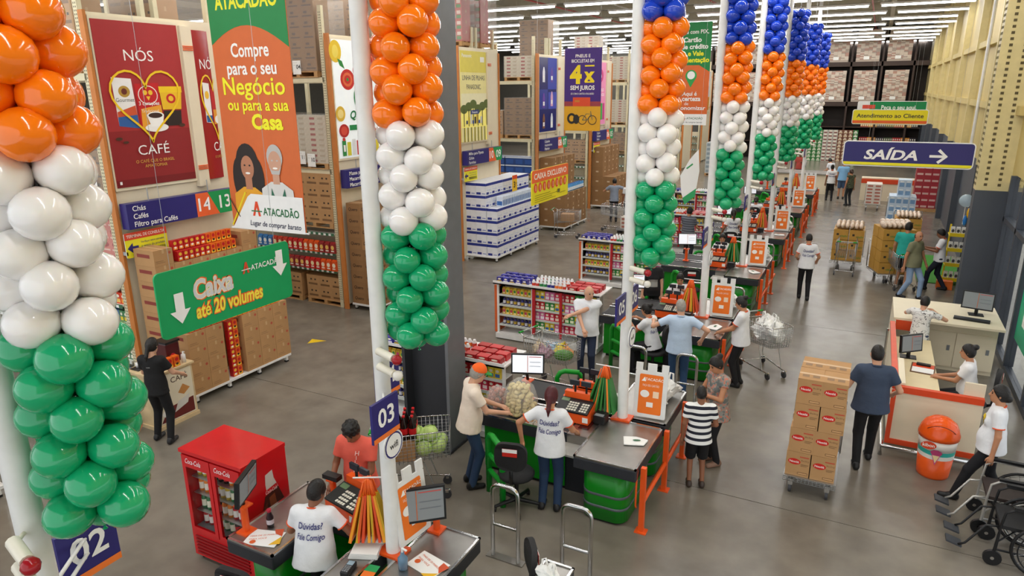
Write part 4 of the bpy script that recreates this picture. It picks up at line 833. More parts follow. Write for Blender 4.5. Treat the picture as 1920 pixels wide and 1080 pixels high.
bo = thing('drink_bottle', 'small dark bottle with a crimson cap on the fridge-side counter', 'bottle', (-4.96, 4.2, .884)); MB().lathe([(.035, 0), (.037, .1), (.02, .15), (.02, .16)], n=12).build('bottle_body', flat('#2a1c22', .15), bo); MB().lathe([(.022, .16), (.022, .19)], n=12).build('cap', flat('#b01838', .3), bo); MB().lathe([(.0375, .03), (.0375, .08)], n=12, caps=False).build('label_band', flat('#c8c0c8'), bo)
sp_ = thing('spray_bottle', 'clear blue sanitiser pump bottle at the foot of pole 03', 'bottle', (-3.38, 4.28, .884)); MB().lathe([(.045, 0), (.047, .11), (.02, .14), (.018, .17)], n=12).build('bottle_body', mat('blue_clear_plastic', '#7fa6c4', .1, trans=.5, var=0), sp_); MB().rod((0, 0, .17), (0, 0, .21), .01, 8).rod((0, 0, .21), (.05, 0, .2), .01, 8).build('pump', WHITE, sp_)
wb = thing('water_bottle', 'clear plastic water bottle with a blue label by the till', 'bottle', (-4.0, 4.75, .884)); MB().lathe([(.04, 0), (.04, .16), (.015, .22), (.015, .24)], n=12).build('bottle_body', mat('clear_pet', '#dfe8ee', .08, trans=.8, var=0), wb); MB().lathe([(.041, .06), (.041, .13)], n=12, caps=False).build('label_band', flat('#3a6ac0'), wb); MB().lathe([(.017, .235), (.017, .255)], n=10).build('cap', flat('#2a5ac0'), wb)
ph = thing('phone', 'black smartphone lying on the till edge before the man in coral', 'phone', (-4.12, 4.86, .884), .5); MB().box(-.04, .04, -.075, .075, 0, .01).build('phone_body', BLACK, ph, bevel=.004)
cr_ = thing('card_reader', 'small black payment terminal beside the flat bags at pole 03', 'card reader', (-3.8, 4.02, .884), .2); MB().box(-.04, .04, -.09, .09, 0, .05).build('reader_body', BLACK, cr_, bevel=.008); MB().box(-.03, .03, .02, .075, .05, .053).build('screen', mat('reader_lcd', '#8fa8b8', .3), cr_)
kb = MB(); [kb.box(-.028+c_*.021, -.012+c_*.021, -.075+r*.022, -.06+r*.022, .05, .056) for r in range(4) for c_ in range(3)]; tag(kb.build('keys', GREY, cr_), kind='stuff')
cd = thing('promo_card', 'green and orange card beside the payment terminal', 'card', (-3.62, 4.1, .884), .2); MB().box(-.06, .06, -.09, .0, 0, .003).build('lower_half', flat('#e8752a'), cd); MB().box(-.06, .06, .0, .09, 0, .003).build('upper_half', flat('#1f9a56'), cd)
bg_ = thing('flat_bags', 'pile of flat white carrier bags under the orange bags at pole 03', 'bags', (-3.82, 4.3, .884), .4)
for i in range(5): MB().box(-.15+i*.006, .13, -.1, .1-i*.008, i*.012, i*.012+.01).build('bag_sheet', PAPER, bg_)
plastic_bag(-2.12, 4.72, .888, .75, 'white carrier bag on the short steel counter end', None, 31)
# groceries on lane 05
POT = [MB().ball((0, 0, 0), .034, .05, .03, n=10, m=6).mesh('potato', mat('potato_skin', '#dcc98c', .55, var=.12, scale=20)), MB().ball((0, 0, 0), .03, .04, .032, n=10, m=6).mesh('potato_round', mat('potato_skin'))]
def heap(ms, name, label, cat, cx, cy, z, rx, ry, h, n, step, r):
    k = 0; zz = z
    while k < n:
        f_ = 1-.45*((zz-z)/h)**2
        for i in range(int(2*rx*f_/step)+1):
            for j in range(int(2*ry*f_/step)+1):
                x = -rx*f_+i*step; y = -ry*f_+j*step
                if (x/(rx*f_+.001))**2+(y/(ry*f_+.001))**2 > 1.15 or k >= n: continue
                if zz > z+.02 and zz < z+h-.11 and (x/(rx*f_))**2+(y/(ry*f_))**2 < .3: continue
                o = put(random.choice(ms), name, label, cat, label, (cx+x+random.uniform(-.008, .008), cy+y+random.uniform(-.008, .008), zz+r)); o.rotation_euler = (random.uniform(-.5, .5), random.uniform(-.5, .5), random.uniform(0, 6)); k += 1
        zz += step*.72
        if zz > z+h: break
heap(POT, 'potato', 'pale potato inside the clear bag on the belt', 'potato', -3.85, 7.62, .866, .19, .15, .4, 190, .072, .034)
FILM = mat('clear_bag_film', '#f4f4f0', .15, alpha=.22, var=0, spec=.8)
pb = thing('potato_bag', 'large clear plastic bag full of potatoes on the belt', 'bag', (-3.85, 7.62, .866)); MB().lathe([(.17, 0), (.245, .06), (.24, .25), (.19, .4), (.1, .47), (.06, .5)], n=18, sx=1, sy=.85).build('bag_film', FILM, pb)
ON = [MB().ball((0, 0, 0), .035, .035, .033, n=10, m=6).mesh('onion', mat('onion_skin', '#b4705c', .45, var=.15, scale=18))]
heap(ON, 'onion', 'reddish onion inside the clear bag beside the potatoes', 'onion', -4.22, 7.66, .866, .13, .11, .22, 40, .074, .035)
pb = thing('onion_bag', 'clear plastic bag of reddish onions on the belt', 'bag', (-4.22, 7.66, .866)); MB().lathe([(.12, 0), (.18, .05), (.17, .18), (.1, .27), (.05, .3)], n=16, sx=1, sy=.9).build('bag_film', FILM, pb)
for dx in (0, .17):
    e = thing('egg_tray', 'clear tray of %s on the belt' % ('eggs' if dx else 'bread rolls'), 'tray', (-3.62+dx, 7.48, .866)); MB().box(-.075, .075, -.12, .12, 0, .03).build('tray_base', mat('pulp_tray', '#c9bfae', .7), e)
    for i in range(2):
        for j in range(3): MB().ball((-.035+i*.07, -.075+j*.075, .05), .03, .03, .036, n=8, m=6).build('egg' if dx else 'roll', mat('eggshell', '#d9a878', .6) if dx else mat('bread_roll', '#d99a3a', .6), e)
    MB().box(-.078, .078, -.123, .123, .03, .09).build('lid', FILM, e)
# ---------------------------------------------------------------- hanging signs and banners
def cables(t, pts):
    for p in pts: MB().rod(p, (p[0], p[1], 9.6), .0022, 4).build('cable', WIRE, t, True)
A_ = lambda x, y, s, c1='#e0481e', c2='#1f7a48': [('poly', c1, [(x, y), (x+.35*s, y+s), (x+.55*s, y+s), (x+.75*s, y), (x+.55*s, y), (x+.42*s, y+.6*s), (x+.2*s, y)]), ('rect', c2, x-.1*s, y+.3*s, x+.9*s, y+.38*s)]
t = thing('hanging_sign', 'green hanging sign with white arrows over the express lanes', 'sign', (-6.2, 5.1, 2.66)); fr = FX(-6.2, 4.2, 2.66); L, Hh = 1.81, .7
slab(fr, rrect(0, 0, L, Hh, .06), .02, 'sign_board', flat('#10a05c', .4), t); cables(t, ((-6.21, 4.4, 3.3), (-6.21, 5.8, 3.3)))
arrow = lambda x, y, s: ('poly', '#f6f6f4', [(x-.05*s, y+.3*s), (x+.05*s, y+.3*s), (x+.05*s, y+.13*s), (x+.11*s, y+.13*s), (x, y), (x-.11*s, y+.13*s), (x-.05*s, y+.13*s)])
cx = [('text', c_, 'Caixa', .42, .33, .2, 'l', b_, .12, .52) for c_, b_ in (('#e8632a', .09), ('#f6e9c0', .05), ('#d4d4d6', .02))]
v20 = [('text', c_, 'até 20 volumes', .42, .12, .15, 'l', b_, .1, .92) for c_, b_ in (('#e8502a', .09), ('#f4a83a', .05), ('#f6e84a', .015))]
draw(fr, cx+v20+[arrow(.24, .12, 1.1), arrow(1.64, .3, 1.05)]+A_(1.08, .45, .13, '#d84a2a', '#e8efe8')+[('text', '#f0f4f0', 'ATACADÃO', 1.2, .47, .06, 'l', .02)], 'lettering', t)
t = thing('hanging_sign', 'orange and yellow priority lane sign reading CAIXA EXCLUSIVO', 'sign', (-6.2, 13.8, 2.76)); fr = FX(-6.2, 12.83, 2.76)
slab(fr, rrect(0, 0, 1.92, .72, .04), .02, 'sign_board', flat('#f2e426', .4), t); cables(t, ((-6.21, 13.1, 3.4), (-6.21, 14.5, 3.4)))
draw(fr, [('poly', '#ee6a34', [(0, .46), (1.92, .46), (1.92, .68), (1.88, .72), (.04, .72), (0, .68)]), ('text', '#fbf3e8', 'CAIXA EXCLUSIVO', .96, .53, .12, 'c', .02, 0, 1.7)]+[('ell', '#e4572c', .18+i*.22, .35, .09, .1) for i in range(8)]+[('rect', '#f8d8b0', .165+i*.22, .29, .195+i*.22, .4) for i in range(8)]+[('rect', '#8a7a20', .12, .05+i*.045, (1.2, 1.0, 1.3, .9)[i], .06+i*.045) for i in range(4)]+[('rect', '#8a7a20', 1.4, .1, 1.75, .11), ('rect', '#5a5a20', 1.3, .12, 1.42, .2)], 'lettering', t)
t = thing('hanging_sign', 'navy exit sign reading SAÍDA with a white arrow', 'sign', (.47, 13, 3.83)); fr = FY(-.46, 13, 3.83); L = 1.87
slab(fr, rrect(0, 0, L, .41, .06), .03, 'sign_board', WHITE, t); draw(fr, [('poly', '#2c2868', rrect(.015, .015, L-.015, .395, .05)), ('poly', '#e6dc1e', [(.03, .02), (L-.03, .02), (L-.015, .065), (.015, .065)]), ('text', '#eceae6', 'SAÍDA', .32, .12, .15, 'l', .03, .2, .78), ('line', '#eceae6', [(1.26, .19), (1.5, .19)], .04), ('line', '#eceae6', [(1.38, .29), (1.49, .19), (1.38, .09)], .045)], 'lettering', t); cables(t, ((-.1, 13.02, 4.2), (1.1, 13.02, 4.2)))
t = thing('hanging_sign', 'yellow sign reading Atendimento ao Cliente', 'sign', (.2, 23, 4.2)); fr = FY(-.69, 23, 4.05)
slab(fr, rrect(0, 0, 1.93, .42, .06), .03, 'sign_board', WHITE, t); draw(fr, [('poly', '#f0e020', rrect(.02, .02, 1.91, .4, .05)), ('rect', '#e8622a', .02, .03, 1.91, .11), ('text', '#3a3830', 'Atendimento ao Cliente', .965, .19, .11, 'c', .02, 0, 1.7)], 'lettering', t); cables(t, ((-.3, 23.02, 4.4), (.9, 23.02, 4.4)))
t = thing('hanging_sign', 'green and white sign reading Peça o seu aqui', 'sign', (.2, 26, 4.2)); fr = FY(-.66, 26, 4.05)
slab(fr, rrect(0, 0, 1.98, .6, .06), .03, 'sign_board', WHITE, t); draw(fr, [('rect', '#12854a', .36, .02, 1.96, .58), ('rect', '#d84a34', .15, .36, .52, .48), ('text', '#eef4ee', 'Peça o seu aqui.', .7, .34, .13, 'l', .02, 0, 1.0)], 'lettering', t); cables(t, ((-.3, 26.02, 4.6), (.9, 26.02, 4.6)))
def person_print(x, y, s, hair, skin, cloth, beard=False):
    o = [('ell', hair, x, y+.05*s, .2*s, .26*s)] if not beard else [('ell', hair, x, y+.07*s, .14*s, .17*s)]
    if not beard: o += [('ell', hair, x-.16*s, y-.15*s, .12*s, .28*s), ('ell', hair, x+.16*s, y-.15*s, .12*s, .28*s)]
    o += [('poly', cloth, [(x-.3*s, y-.75*s), (x-.28*s, y-.35*s), (x-.1*s, y-.25*s), (x+.1*s, y-.25*s), (x+.28*s, y-.35*s), (x+.3*s, y-.75*s)]), ('rect', skin, x-.06*s, y-.28*s, x+.06*s, y-.1*s), ('ell', skin, x, y, .115*s, .155*s), ('ell', hair, x-.045*s, y+.03*s, .018*s, .012*s, 8), ('ell', hair, x+.045*s, y+.03*s, .018*s, .012*s, 8), ('ell', '#f4eee6', x, y-.07*s, .045*s, .014*s, 8)]
    if beard: o += [('poly', hair, [(x-.11*s, y-.04*s), (x-.06*s, y-.1*s), (x+.06*s, y-.1*s), (x+.11*s, y-.04*s), (x+.07*s, y-.15*s), (x-.07*s, y-.15*s)])]
    return o
t = thing('hanging_banner', 'tall green and orange store banner showing two smiling people', 'banner', (-8.65, 8, 2.9)); fr = FY(-9.45, 8, 2.9); W_, HB = 1.62, 5.6
slab(fr, [(0, 0), (W_, .03), (W_, HB), (0, HB)], .012, 'banner_sheet', flat('#cf6630', .6), t)
arc = [(0, 2.75)]+[(W_*i/12, 2.75+.42*math.sin(PI*(i/12*.82+.12))) for i in range(13)]
draw(fr, [('poly', '#16803f', arc[1:]+[(W_, HB), (0, HB)]), ('text', '#e8e21a', 'ATACADÃO', .81, 3.42, .22, 'c', .03, 0, 1.3), ('text', '#f0ece6', 'Compre', .8, 2.72, .2, 'c', .02, 0, .8), ('text', '#f0ece6', 'para o seu', .8, 2.46, .19, 'c', .02, 0, 1.05), ('text', '#eee81e', 'Negócio', .8, 2.16, .26, 'c', .015, 0, 1.32), ('text', '#f0ea20', 'ou para a sua', .85, 1.92, .17, 'c', .02, 0, 1.3), ('text', '#eee81e', 'Casa', 1.02, 1.64, .22, 'c', .04, 0, .66)]
     +person_print(.48, 1.02, 1.25, '#241a16', '#b4795a', '#e2a021')+person_print(1.1, 1.12, 1.2, '#b9b6b2', '#c99a80', '#d8d6d2', True)+[('poly', '#2c6a50', [(.92, .3), (.98, .72), (1.05, .55), (1.18, .55), (1.26, .72), (1.34, .3)]), ('poly', '#e2a021', [(.2, .3), (.16, .6), (.8, .6), (.85, .3)]),
      ('poly', '#ececea', [(.28, .0), (.02, .0), (.0, .0), (.42, .55), (.5, .6), (W_, .6), (W_, .02)]), ('line', '#e8d21a', [(.0, .05), (.38, .62)], .03), ('line', '#3a2418', [(.0, .5), (.2, .2)], .02)]+A_(.5, .24, .24)+[('text', '#1f6a3c', 'ATACADÃO', .74, .27, .12, 'l', .02, 0, .78), ('text', '#2a2a4a', 'Lugar de comprar barato', .42, .08, .085, 'l', .01, .2, 1.12)], 'print', t)
MB().rod((-9.5, 8, 2.9), (-7.78, 8, 2.93), .015, 8).build('bottom_rod', WHITE, t, True); cables(t, ((-9.4, 8, 8.4), (-7.9, 8, 8.4)))
t = thing('hanging_banner', 'purple and yellow banner for tyres and bicycles', 'banner', (-7.97, 20, 3.88)); fr = FY(-8.56, 20, 3.88); W_, HB = 1.17, 2.39
slab(fr, [(0, 0), (W_, 0), (W_, HB), (0, HB)], .012, 'banner_sheet', flat('#43237a', .5), t)
draw(fr, [('rect', '#dba21f', 0, 0, W_, .72), ('rect', '#9a3a44', 0, .72, W_, .86), ('text', '#f2ece6', 'PNEUS E', .58, 2.12, .09, 'c', .02), ('text', '#f2ece6', 'BICICLETAS EM', .58, 1.98, .09, 'c', .02, 0, .72), ('text', '#f4d81a', '4', .36, 1.4, .48, 'c', .05), ('text', '#f4d81a', 'x', .8, 1.46, .36, 'c', .05), ('rect', '#f4d81a', .65, 1.4, .95, 1.44), ('rect', '#f4d81a', .65, 1.86, .95, 1.9), ('text', '#f2ece6', 'SEM JUROS', .58, 1.2, .12, 'c', .03, 0, .78), ('text', '#f2ece6', 'SÓ COM O CARTÃO ATACADÃO', .58, 1.06, .05, 'c', .01, 0, .74), ('rect', '#d84a26', .28, .72, .84, .98), ('rect', '#c87a2a', .34, .84, .5, .9), ('ell', '#2a2622', .25, .36, .15, .16), ('ell', '#dba21f', .25, .36, .08, .09), ('ell', '#2a2622', .4, .34, .1, .14), ('line', '#2a2a2c', [(.6+.13*math.cos(q*.4), .32+.13*math.sin(q*.4)) for q in range(16)], .02, True), ('line', '#2a2a2c', [(.92+.13*math.cos(q*.4), .32+.13*math.sin(q*.4)) for q in range(16)], .02, True), ('line', '#5a6a5a', [(.6, .32), (.72, .5), (.88, .5), (.75, .32), (.6, .32)], .02), ('line', '#5a6a5a', [(.92, .32), (.86, .58)], .02)], 'print', t); cables(t, ((-8.5, 20, 6.2), (-7.45, 20, 6.2)))
t = thing('hanging_banner', 'green and orange banner about payment by card', 'banner', (-6.7, 28, 3.7)); fr = FY(-7.38, 28, 3.7); W_, HB = 1.42, 3.82
slab(fr, [(0, 0), (W_, 0), (W_, HB), (0, HB)], .012, 'banner_sheet', flat('#d8672c', .5), t)
draw(fr, [('poly', '#16803f', [(0, 2.0), (.4, 2.25), (1.0, 2.25), (W_, 2.0), (W_, HB), (0, HB)]), ('text', '#f0ece6', 'Pague com PIX,', .7, 3.4, .14, 'c', .02, 0, 1.2), ('text', '#f0ece6', 'Cartão', .7, 3.1, .17, 'c', .03), ('text', '#f0ece6', 'de crédito', .8, 2.85, .17, 'c', .03), ('text', '#f0e81e', 'e Vale', .85, 2.6, .17, 'c', .03), ('text', '#f0e81e', 'Alimentação', .75, 2.36, .17, 'c', .03, 0, 1.25), ('ell', '#2f9a4a', .72, 1.86, .22, .22), ('poly', '#2f9a4a', [(.52, 1.78), (.92, 1.78), (.72, 1.42)]), ('ell', '#f2f2ee', .72, 1.88, .15, .15), ('text', '#f0ece6', 'Aqui é', .7, 1.12, .15, 'c', .02), ('text', '#f0ece6', 'certeza', .78, .92, .17, 'c', .03), ('text', '#f0ece6', 'de', .6, .76, .12, 'c'), ('text', '#f0ece6', 'economizar', .75, .58, .15, 'c', .02, 0, 1.2), ('poly', '#efefec', [(.1, 0), (.35, .42), (W_, .42), (W_, 0)])]+A_(.45, .18, .18)+[('text', '#2a6a44', 'ATACADÃO', .64, .22, .08, 'l', .01), ('text', '#3a3a4a', 'Lugar de comprar barato', .4, .08, .06, 'l')], 'print', t); cables(t, ((-7.3, 28, 7.4), (-6.0, 28, 7.4)))
t = thing('hanging_sign', 'white drop-shaped hanging card with a green tip behind the pole', 'sign', (-3.3, 14.2, 3)); fr = Frame((-3.4, 14.4, 2.75), (1, .2, 0), (0, 0, 1))
slab(fr, [(0, 0), (.2, .18), (.26, .7), (.22, 1.15), (.06, .95), (-.12, .6), (-.08, .25)], .01, 'card', PAPER, t); draw(fr, [('poly', '#2fa060', [(0, .0), (.2, .18), (.22, .35), (-.05, .14)]), ('line', '#3a9a5a', [(0, .75), (.12, .85)], .03)], 'print', t); cables(t, ((-3.18, 14.45, 3.85),))
# ---------------------------------------------------------------- checkout gondolas with sweets and drinks
def gondola(y, who):
    t = thing('sweets_gondola', 'white gondola of sweets and cans '+who, 'shelf unit', (-5.55, y+.3, 0), 0, 'sweets gondolas')
    x0, x1 = -6.7, -4.42
    MB().box(x0, x1, y-.1, y+.7, .02, .12).build('base', WHITE, t, True); MB().box(x0+.03, x1-.03, y+.3, y+.33, .12, 1.2).build('back_panel', mat('gondola_back', '#b9b3ac', .5), t, True)
    for x in (x0, x0+.8, x1-.04): MB().box(x, x+.04, y-.02, y+.02, .1, 1.25).build('upright', WHITE, t, True)
    MB().box(x0-.06, x0, y-.02, y+.55, .12, 1.15).build('side_panel', flat('#d8642c'), t, True); MB().box(x0-.062, x0-.0, y+.1, y+.4, .6, 1.1).build('side_print', flat('#3a7ab8'), t, True)
    MB().box(x0-.05, x1+.03, y-.1, y+.65, 1.2, 1.225).build('top_tray', WHITE, t, True); MB().box(x0-.05, x1+.03, y-.1, y-.085, 1.2, 1.27).build('tray_lip', WHITE, t, True)
    for z in (.3, .52, .74, .96): MB().box(x0+.04, x1-.04, y+.0, y+.3, z-.015, z).build('shelf', WHITE, t, True); MB().box(x0+.04, x1-.04, y-.012, y, z-.03, z+.012).build('label_rail', mat('label_rail'), t, True)
    g = ' in the gondola '+who
    B_ = packs('gs', .13, .1, .12, [('#2a2a80', '#c8a83a'), ('#33339a', '#e8e0f0')]); Cn = packs('gc', .075, .075, .14, [('#e6e6e6', '#c83a2a'), ('#dfe4e6', '#2f8a4a'), ('#e8e8ea', '#33338a'), ('#dcdce0', '#e87a2a')], 'can'); R_ = packs('gr', .19, .14, .1, [('#a81a1e', '#f0d8c8'), ('#c0242a', '#f4ece0')])
    for r in range(3):
        for i in range(5): put(B_[(i+r) % 2], 'snack_box', 'blue snack box on the top tray'+g, 'box', 'snack boxes'+g, (x0+.08+i*.145, y+r*.2, 1.226))
        for i in range(9): put(Cn[(i//2) % 4], 'drink_can', 'coloured can on the top tray'+g, 'can', 'cans'+g, (x0+.85+i*.085, y+r*.2, 1.226))
        for i in range(3): put(R_[(i+r) % 2], 'chocolate_box', 'red chocolate box on the top tray'+g, 'box', 'red boxes'+g, (x0+1.72+i*.21, y+r*.2, 1.226))
    P1 = packs('g1', .08, .06, .15, [('#d8a83a', '#c83a6a'), ('#e8d04a', '#3a8a4a'), ('#c8507a', '#f0e8d0')], 'bag'); P2 = packs('g2', .07, .07, .14, [('#2c2a6a', '#d8d8e0'), ('#3a3a8a', '#c8a83a')], 'can'); P3 = packs('g3', .1, .05, .17, [('#d83a5a', '#f4e0e0'), ('#c82a32', '#f0e0d0'), ('#3a9a4a', '#f0f0d0'), ('#e8d03a', '#3a6ab0'), ('#e07ab0', '#f4f0f4')])
    for z in (.3, .52, .74, .96):
        for i in range(8): put((P2 if z in (.3, .74) else P1)[i % 2], 'sweet_pack', 'small sweet pack on the left shelves'+g, 'sweets', 'left sweets'+g, (x0+.13+i*.085, y+.08, z))
        for i in range(12): put(P3[(i//2+int(z*9)) % 5], 'gum_pack', 'colourful gum pack on the right shelves'+g, 'sweets', 'right sweets'+g, (x0+.92+i*.11, y+.06, z))
    MB().box(x0+.84, x0+.9, y-.06, y-.02, .2, 1.18).build('red_strip', flat('#b81e28'), t, True); MB().box(x0+1.45, x0+1.5, y-.06, y-.02, .2, 1.18).build('red_strip', flat('#b81e28'), t, True)
for y, w_ in ((8.25, 'behind the dark column'), (12.2, 'before lane 07'), (16.95, 'before lane 09'), (21.7, 'before lane 11'), (26.6, 'before lane 13')): gondola(y, w_)
# ---------------------------------------------------------------- red drinks fridge
x0, x1, y0, y1, hf = -6.3, -5.36, 4.24, 4.85, 1.36
t = thing('drinks_fridge', 'red drinks fridge with two glass doors beside the express counter', 'fridge', ((x0+x1)/2, (y0+y1)/2, 0))
MB().box(x0, x0+.04, y0+.03, y1, .06, hf).build('side_wall', RED, t, True); MB().box(x1-.04, x1, y0+.03, y1, .06, hf).build('side_wall', RED, t, True); MB().box(x0+.04, x1-.04, y1-.04, y1, .06, hf).build('back_wall', RED, t, True)
MB().box(x0-.005, x1+.005, y0, y1+.005, hf, hf+.04).build('top', RED, t, True); MB().box(x0, x1, y0+.02, y1, .06, .38).build('motor_box', RED, t, True)
for i in range(6): MB().box(x0+.06, x1-.06, y0+.005, y0+.02, .1+i*.042, .12+i*.042).build('grille_slat', mat('dark_red', '#8a0e14', .4), t, True)
for x in (x0+.06, x1-.06):
    for y in (y0+.08, y1-.06): MB().rod((x, y, 0), (x, y, .06), .025, 8).build('foot', BLACK, t, True)
for i in range(2):
    a, b = x0+.03+i*.445, x0+.46+i*.445
    d = MB().box(a, b, y0, y0+.03, .4, .45).box(a, b, y0, y0+.03, hf-.16, hf-.02).box(a, a+.05, y0, y0+.03, .45, hf-.16).box(b-.05, b, y0, y0+.03, .45, hf-.16).build('door', RED, t, True)
    MB().box(a+.05, b-.05, y0+.012, y0+.018, .45, hf-.16).build('pane', GLASS, d, True); draw(FY(a+.06, y0, hf-.13), [('text', '#f6eeee', 'Coca-Cola', .0, .02, .06, 'l', 0, .4, .24)], 'lettering', d)
for z in (.62, .84, 1.04): MB().box(x0+.05, x1-.05, y0+.08, y1-.06, z-.01, z).build('shelf', WIRE, t, True)
MB().box(x0+.04, x1-.04, y0+.05, y1-.04, .38, .42).build('floor_tray', GREY, t, True)
BTL = packs('fz', .07, .07, .18, [('#b81e22', '#e8e0d8'), ('#d8b83a', '#e8e8e0'), ('#3a7a4a', '#e8e8d0'), ('#2c1c1a', '#c8242a'), ('#e8862a', '#f0e8d8')], 'can')
for s_, z in enumerate((.42, .62, .84, 1.04)):
    for i in range(10): put(BTL[(i//2+s_*2) % 5], 'soda_bottle', 'soda bottle behind the glass doors of the red fridge', 'bottle', 'soda bottles in the fridge', (x0+.1+i*.083, y0+.16, z))
draw(FX(x1, y0, 0), [('poly', '#cfc9c4', [(.3, 1.16), (.4, 1.18), (.41, 1.08), (.46, .95), (.3, .9), (.29, 1.05)]), ('poly', '#c9141c', [(.28, .98), (.44, 1.0), (.46, .93), (.27, .9)]), ('poly', '#4a1c14', [(.27, .92), (.46, .95), (.52, .78), (.55, .55), (.54, .4), (.2, .36), (.19, .55), (.22, .76)]), ('poly', '#8a4426', [(.32, .88), (.4, .9), (.44, .6), (.34, .5)]), ('poly', '#6a2c1a', [(.24, .8), (.29, .85), (.27, .5), (.22, .5)]), ('text', '#f4f0ee', 'Coca-Cola', .28, .935, .04, 'l', 0, .3, .16)], 'bottle_print', t)
# ---------------------------------------------------------------- shopping carts
def cart_mesh():
    w = MB(); P = lambda u, v, s: ((-.42+.86*u), (v-.5)*(.5-.1*u)*(1+.12*s), .52+.1*u+s*(.42-.05*u))
    for i in range(17): u = i/16; w.tube([P(u, 0, 1), P(u, 0, 0), P(u, 1, 0), P(u, 1, 1)], .0035, 4)
    for s in (.12, .24, .36, .48, .6, .72, .84): w.tube([P(0, 0, s), P(1, 0, s), P(1, 1, s), P(0, 1, s)], .003, 4)
    for v in np.linspace(.1, .9, 8): w.tube([P(0, v, 0), P(1, v, 0), P(1, v, 1)], .0035, 4); w.tube([P(0, v, 0), P(0, v, .9)], .0035, 4)
    return w.mesh('wire_basket', WIRE), MB().tube([P(0, 0, 1), P(1, 0, 1), P(1, 1, 1), P(0, 1, 1)], .009, 6, closed=True).mesh('rim', CHROME)
CWB, CRIM = cart_mesh()
CH = {}
def cart(x, y, a, label, s_=1.0):
    t = thing('shopping_cart', label, 'cart', (x, y, 0), a, 'shopping carts')
    tag(link('wire_basket', CWB, t), kind='stuff'); link('rim', CRIM, t)
    if not CH:
        for q in (-1, 1): CH['f%d' % q] = MB().tube([(-.55, q*.24, 1.0), (-.45, q*.25, .96), (-.42, q*.25, .5), (-.44, q*.26, .2), (-.4, q*.26, .12), (.4, q*.18, .12), (.42, q*.18, .14)], .011, 8).mesh('side_frame', CHROME)
        CH['h'] = MB().rod((-.55, -.24, 1.0), (-.55, .24, 1.0), .014, 8).mesh('handle', mat('grey_handle', '#a9adab', .4)); CH['g'] = MB().rod((0, -.05, 0), (0, .05, 0), .019, 8).mesh('handle_grip', GREENT); CH['b'] = MB().rod((-.3, -.24, .12), (-.3, .24, .12), .009, 6).mesh('brace', CHROME); CH['b2'] = MB().rod((.25, -.2, .12), (.1, -.2, .55), .009, 6).mesh('strut', CHROME)
        CH['w'] = MB().rod((0, -.015, .06), (0, .015, .06), .06, 14).mesh('wheel', mat('grey_tyre', '#3c3c40', .5)); CH['k'] = MB().box(-.02, .02, -.024, .024, .09, .125).mesh('caster_fork', CHROME)
    link('side_frame', CH['f-1'], t); link('side_frame', CH['f1'], t); link('handle', CH['h'], t); link('brace', CH['b'], t); link('strut', CH['b2'], t); link('strut', CH['b2'], t, (0, .4, 0))
    for q in (-1, 1): link('handle_grip', CH['g'], t, (-.55, q*.2, 1.0))
    for wx, wy in ((-.38, .24), (-.38, -.24), (.38, .17), (.38, -.17)): f_ = link('caster_fork', CH['k'], t, (wx, wy, 0)); link('wheel', CH['w'], f_)
    return t
cart(-4.8, 6.5, .55, 'shopping cart with cabbages and cola bottles beside the man in the orange cap')
cart(-4.55, 10.25, -.25, 'shopping cart with melon and groceries held by the bald man in white')
cart(-1.35, 12.75, -.85, 'shopping cart full of white carrier bags beside the woman at the lane end')
cart(-8.3, 24.2, PI, 'empty shopping cart near the two men by the brown cartons'); cart(-9.4, 22.4, .2, 'shopping cart with a carton by the white paper boxes')
CAB = MB()
CAB.ball((0, 0, .1), .11, .11, .1, n=14, m=10); CAB = CAB.mesh('cabbage', LEAFY)
LEAF = MB().add([(.0, -.11, .09), (.06, -.1, .15), (.08, -.03, .2), (.02, .02, .21), (-.06, -.03, .2), (-.07, -.09, .14)], [(0, 1, 2, 3, 4, 5)], 0, True).mesh('leaf', mat('cabbage_outer', '#9cc05a', .5, var=.2, scale=20))
lb = 'pale green cabbage in the cart beside the man in the orange cap'
for (dx, dy, dz) in ((.1, -.08, 0), (.28, -.03, 0), (.3, .12, 0), (.12, .12, 0), (.18, .0, .17), (.0, .02, .0), (.02, -.02, .18)):
    ca, sa = math.cos(.55), math.sin(.55); o = put(CAB, 'cabbage', lb, 'cabbage', lb, (-4.8+dx*ca-dy*sa, 6.5+dx*sa+dy*ca, .59+dz), dx*20); link('leaf', LEAF, o)
CB1 = MB().lathe([(.045, 0), (.05, .02), (.05, .2), (.018, .29), (.016, .31)], n=12).lathe([(.051, .09), (.051, .17)], n=12, mi=1, caps=False).lathe([(.019, .31), (.019, .335)], n=10, mi=1).mesh('cola_bottle', [mat('cola_liquid', '#1c0f0c', .12), flat('#c0161c', .3)])
lb = 'large cola bottle with red cap standing in the cart'
for i in range(4):
    for j in range(3):
        dx, dy = -.34+i*.105, -.14+j*.11; put(CB1, 'cola_bottle', lb, 'bottle', lb, (-4.8+dx*math.cos(.55)-dy*math.sin(.55), 6.5+dx*math.sin(.55)+dy*math.cos(.55), .6+.25))
bx = thing('carton', 'brown carton under the cola bottles in the cart', 'carton', (-4.98, 6.4, .56), .55); MB().box(-.2, .2, -.19, .19, 0, .29).build('carton_body', CARD, bx)
put(MB().ball((0, 0, .1), .17, .11, .1, n=16, m=10).mesh('watermelon', mat('melon_rind', '#4f8a2a', .4, var=.4, scale=9)), 'watermelon', 'green striped melon in the cart of the bald man', 'melon', None, (-4.3, 10.15, .62), .4)
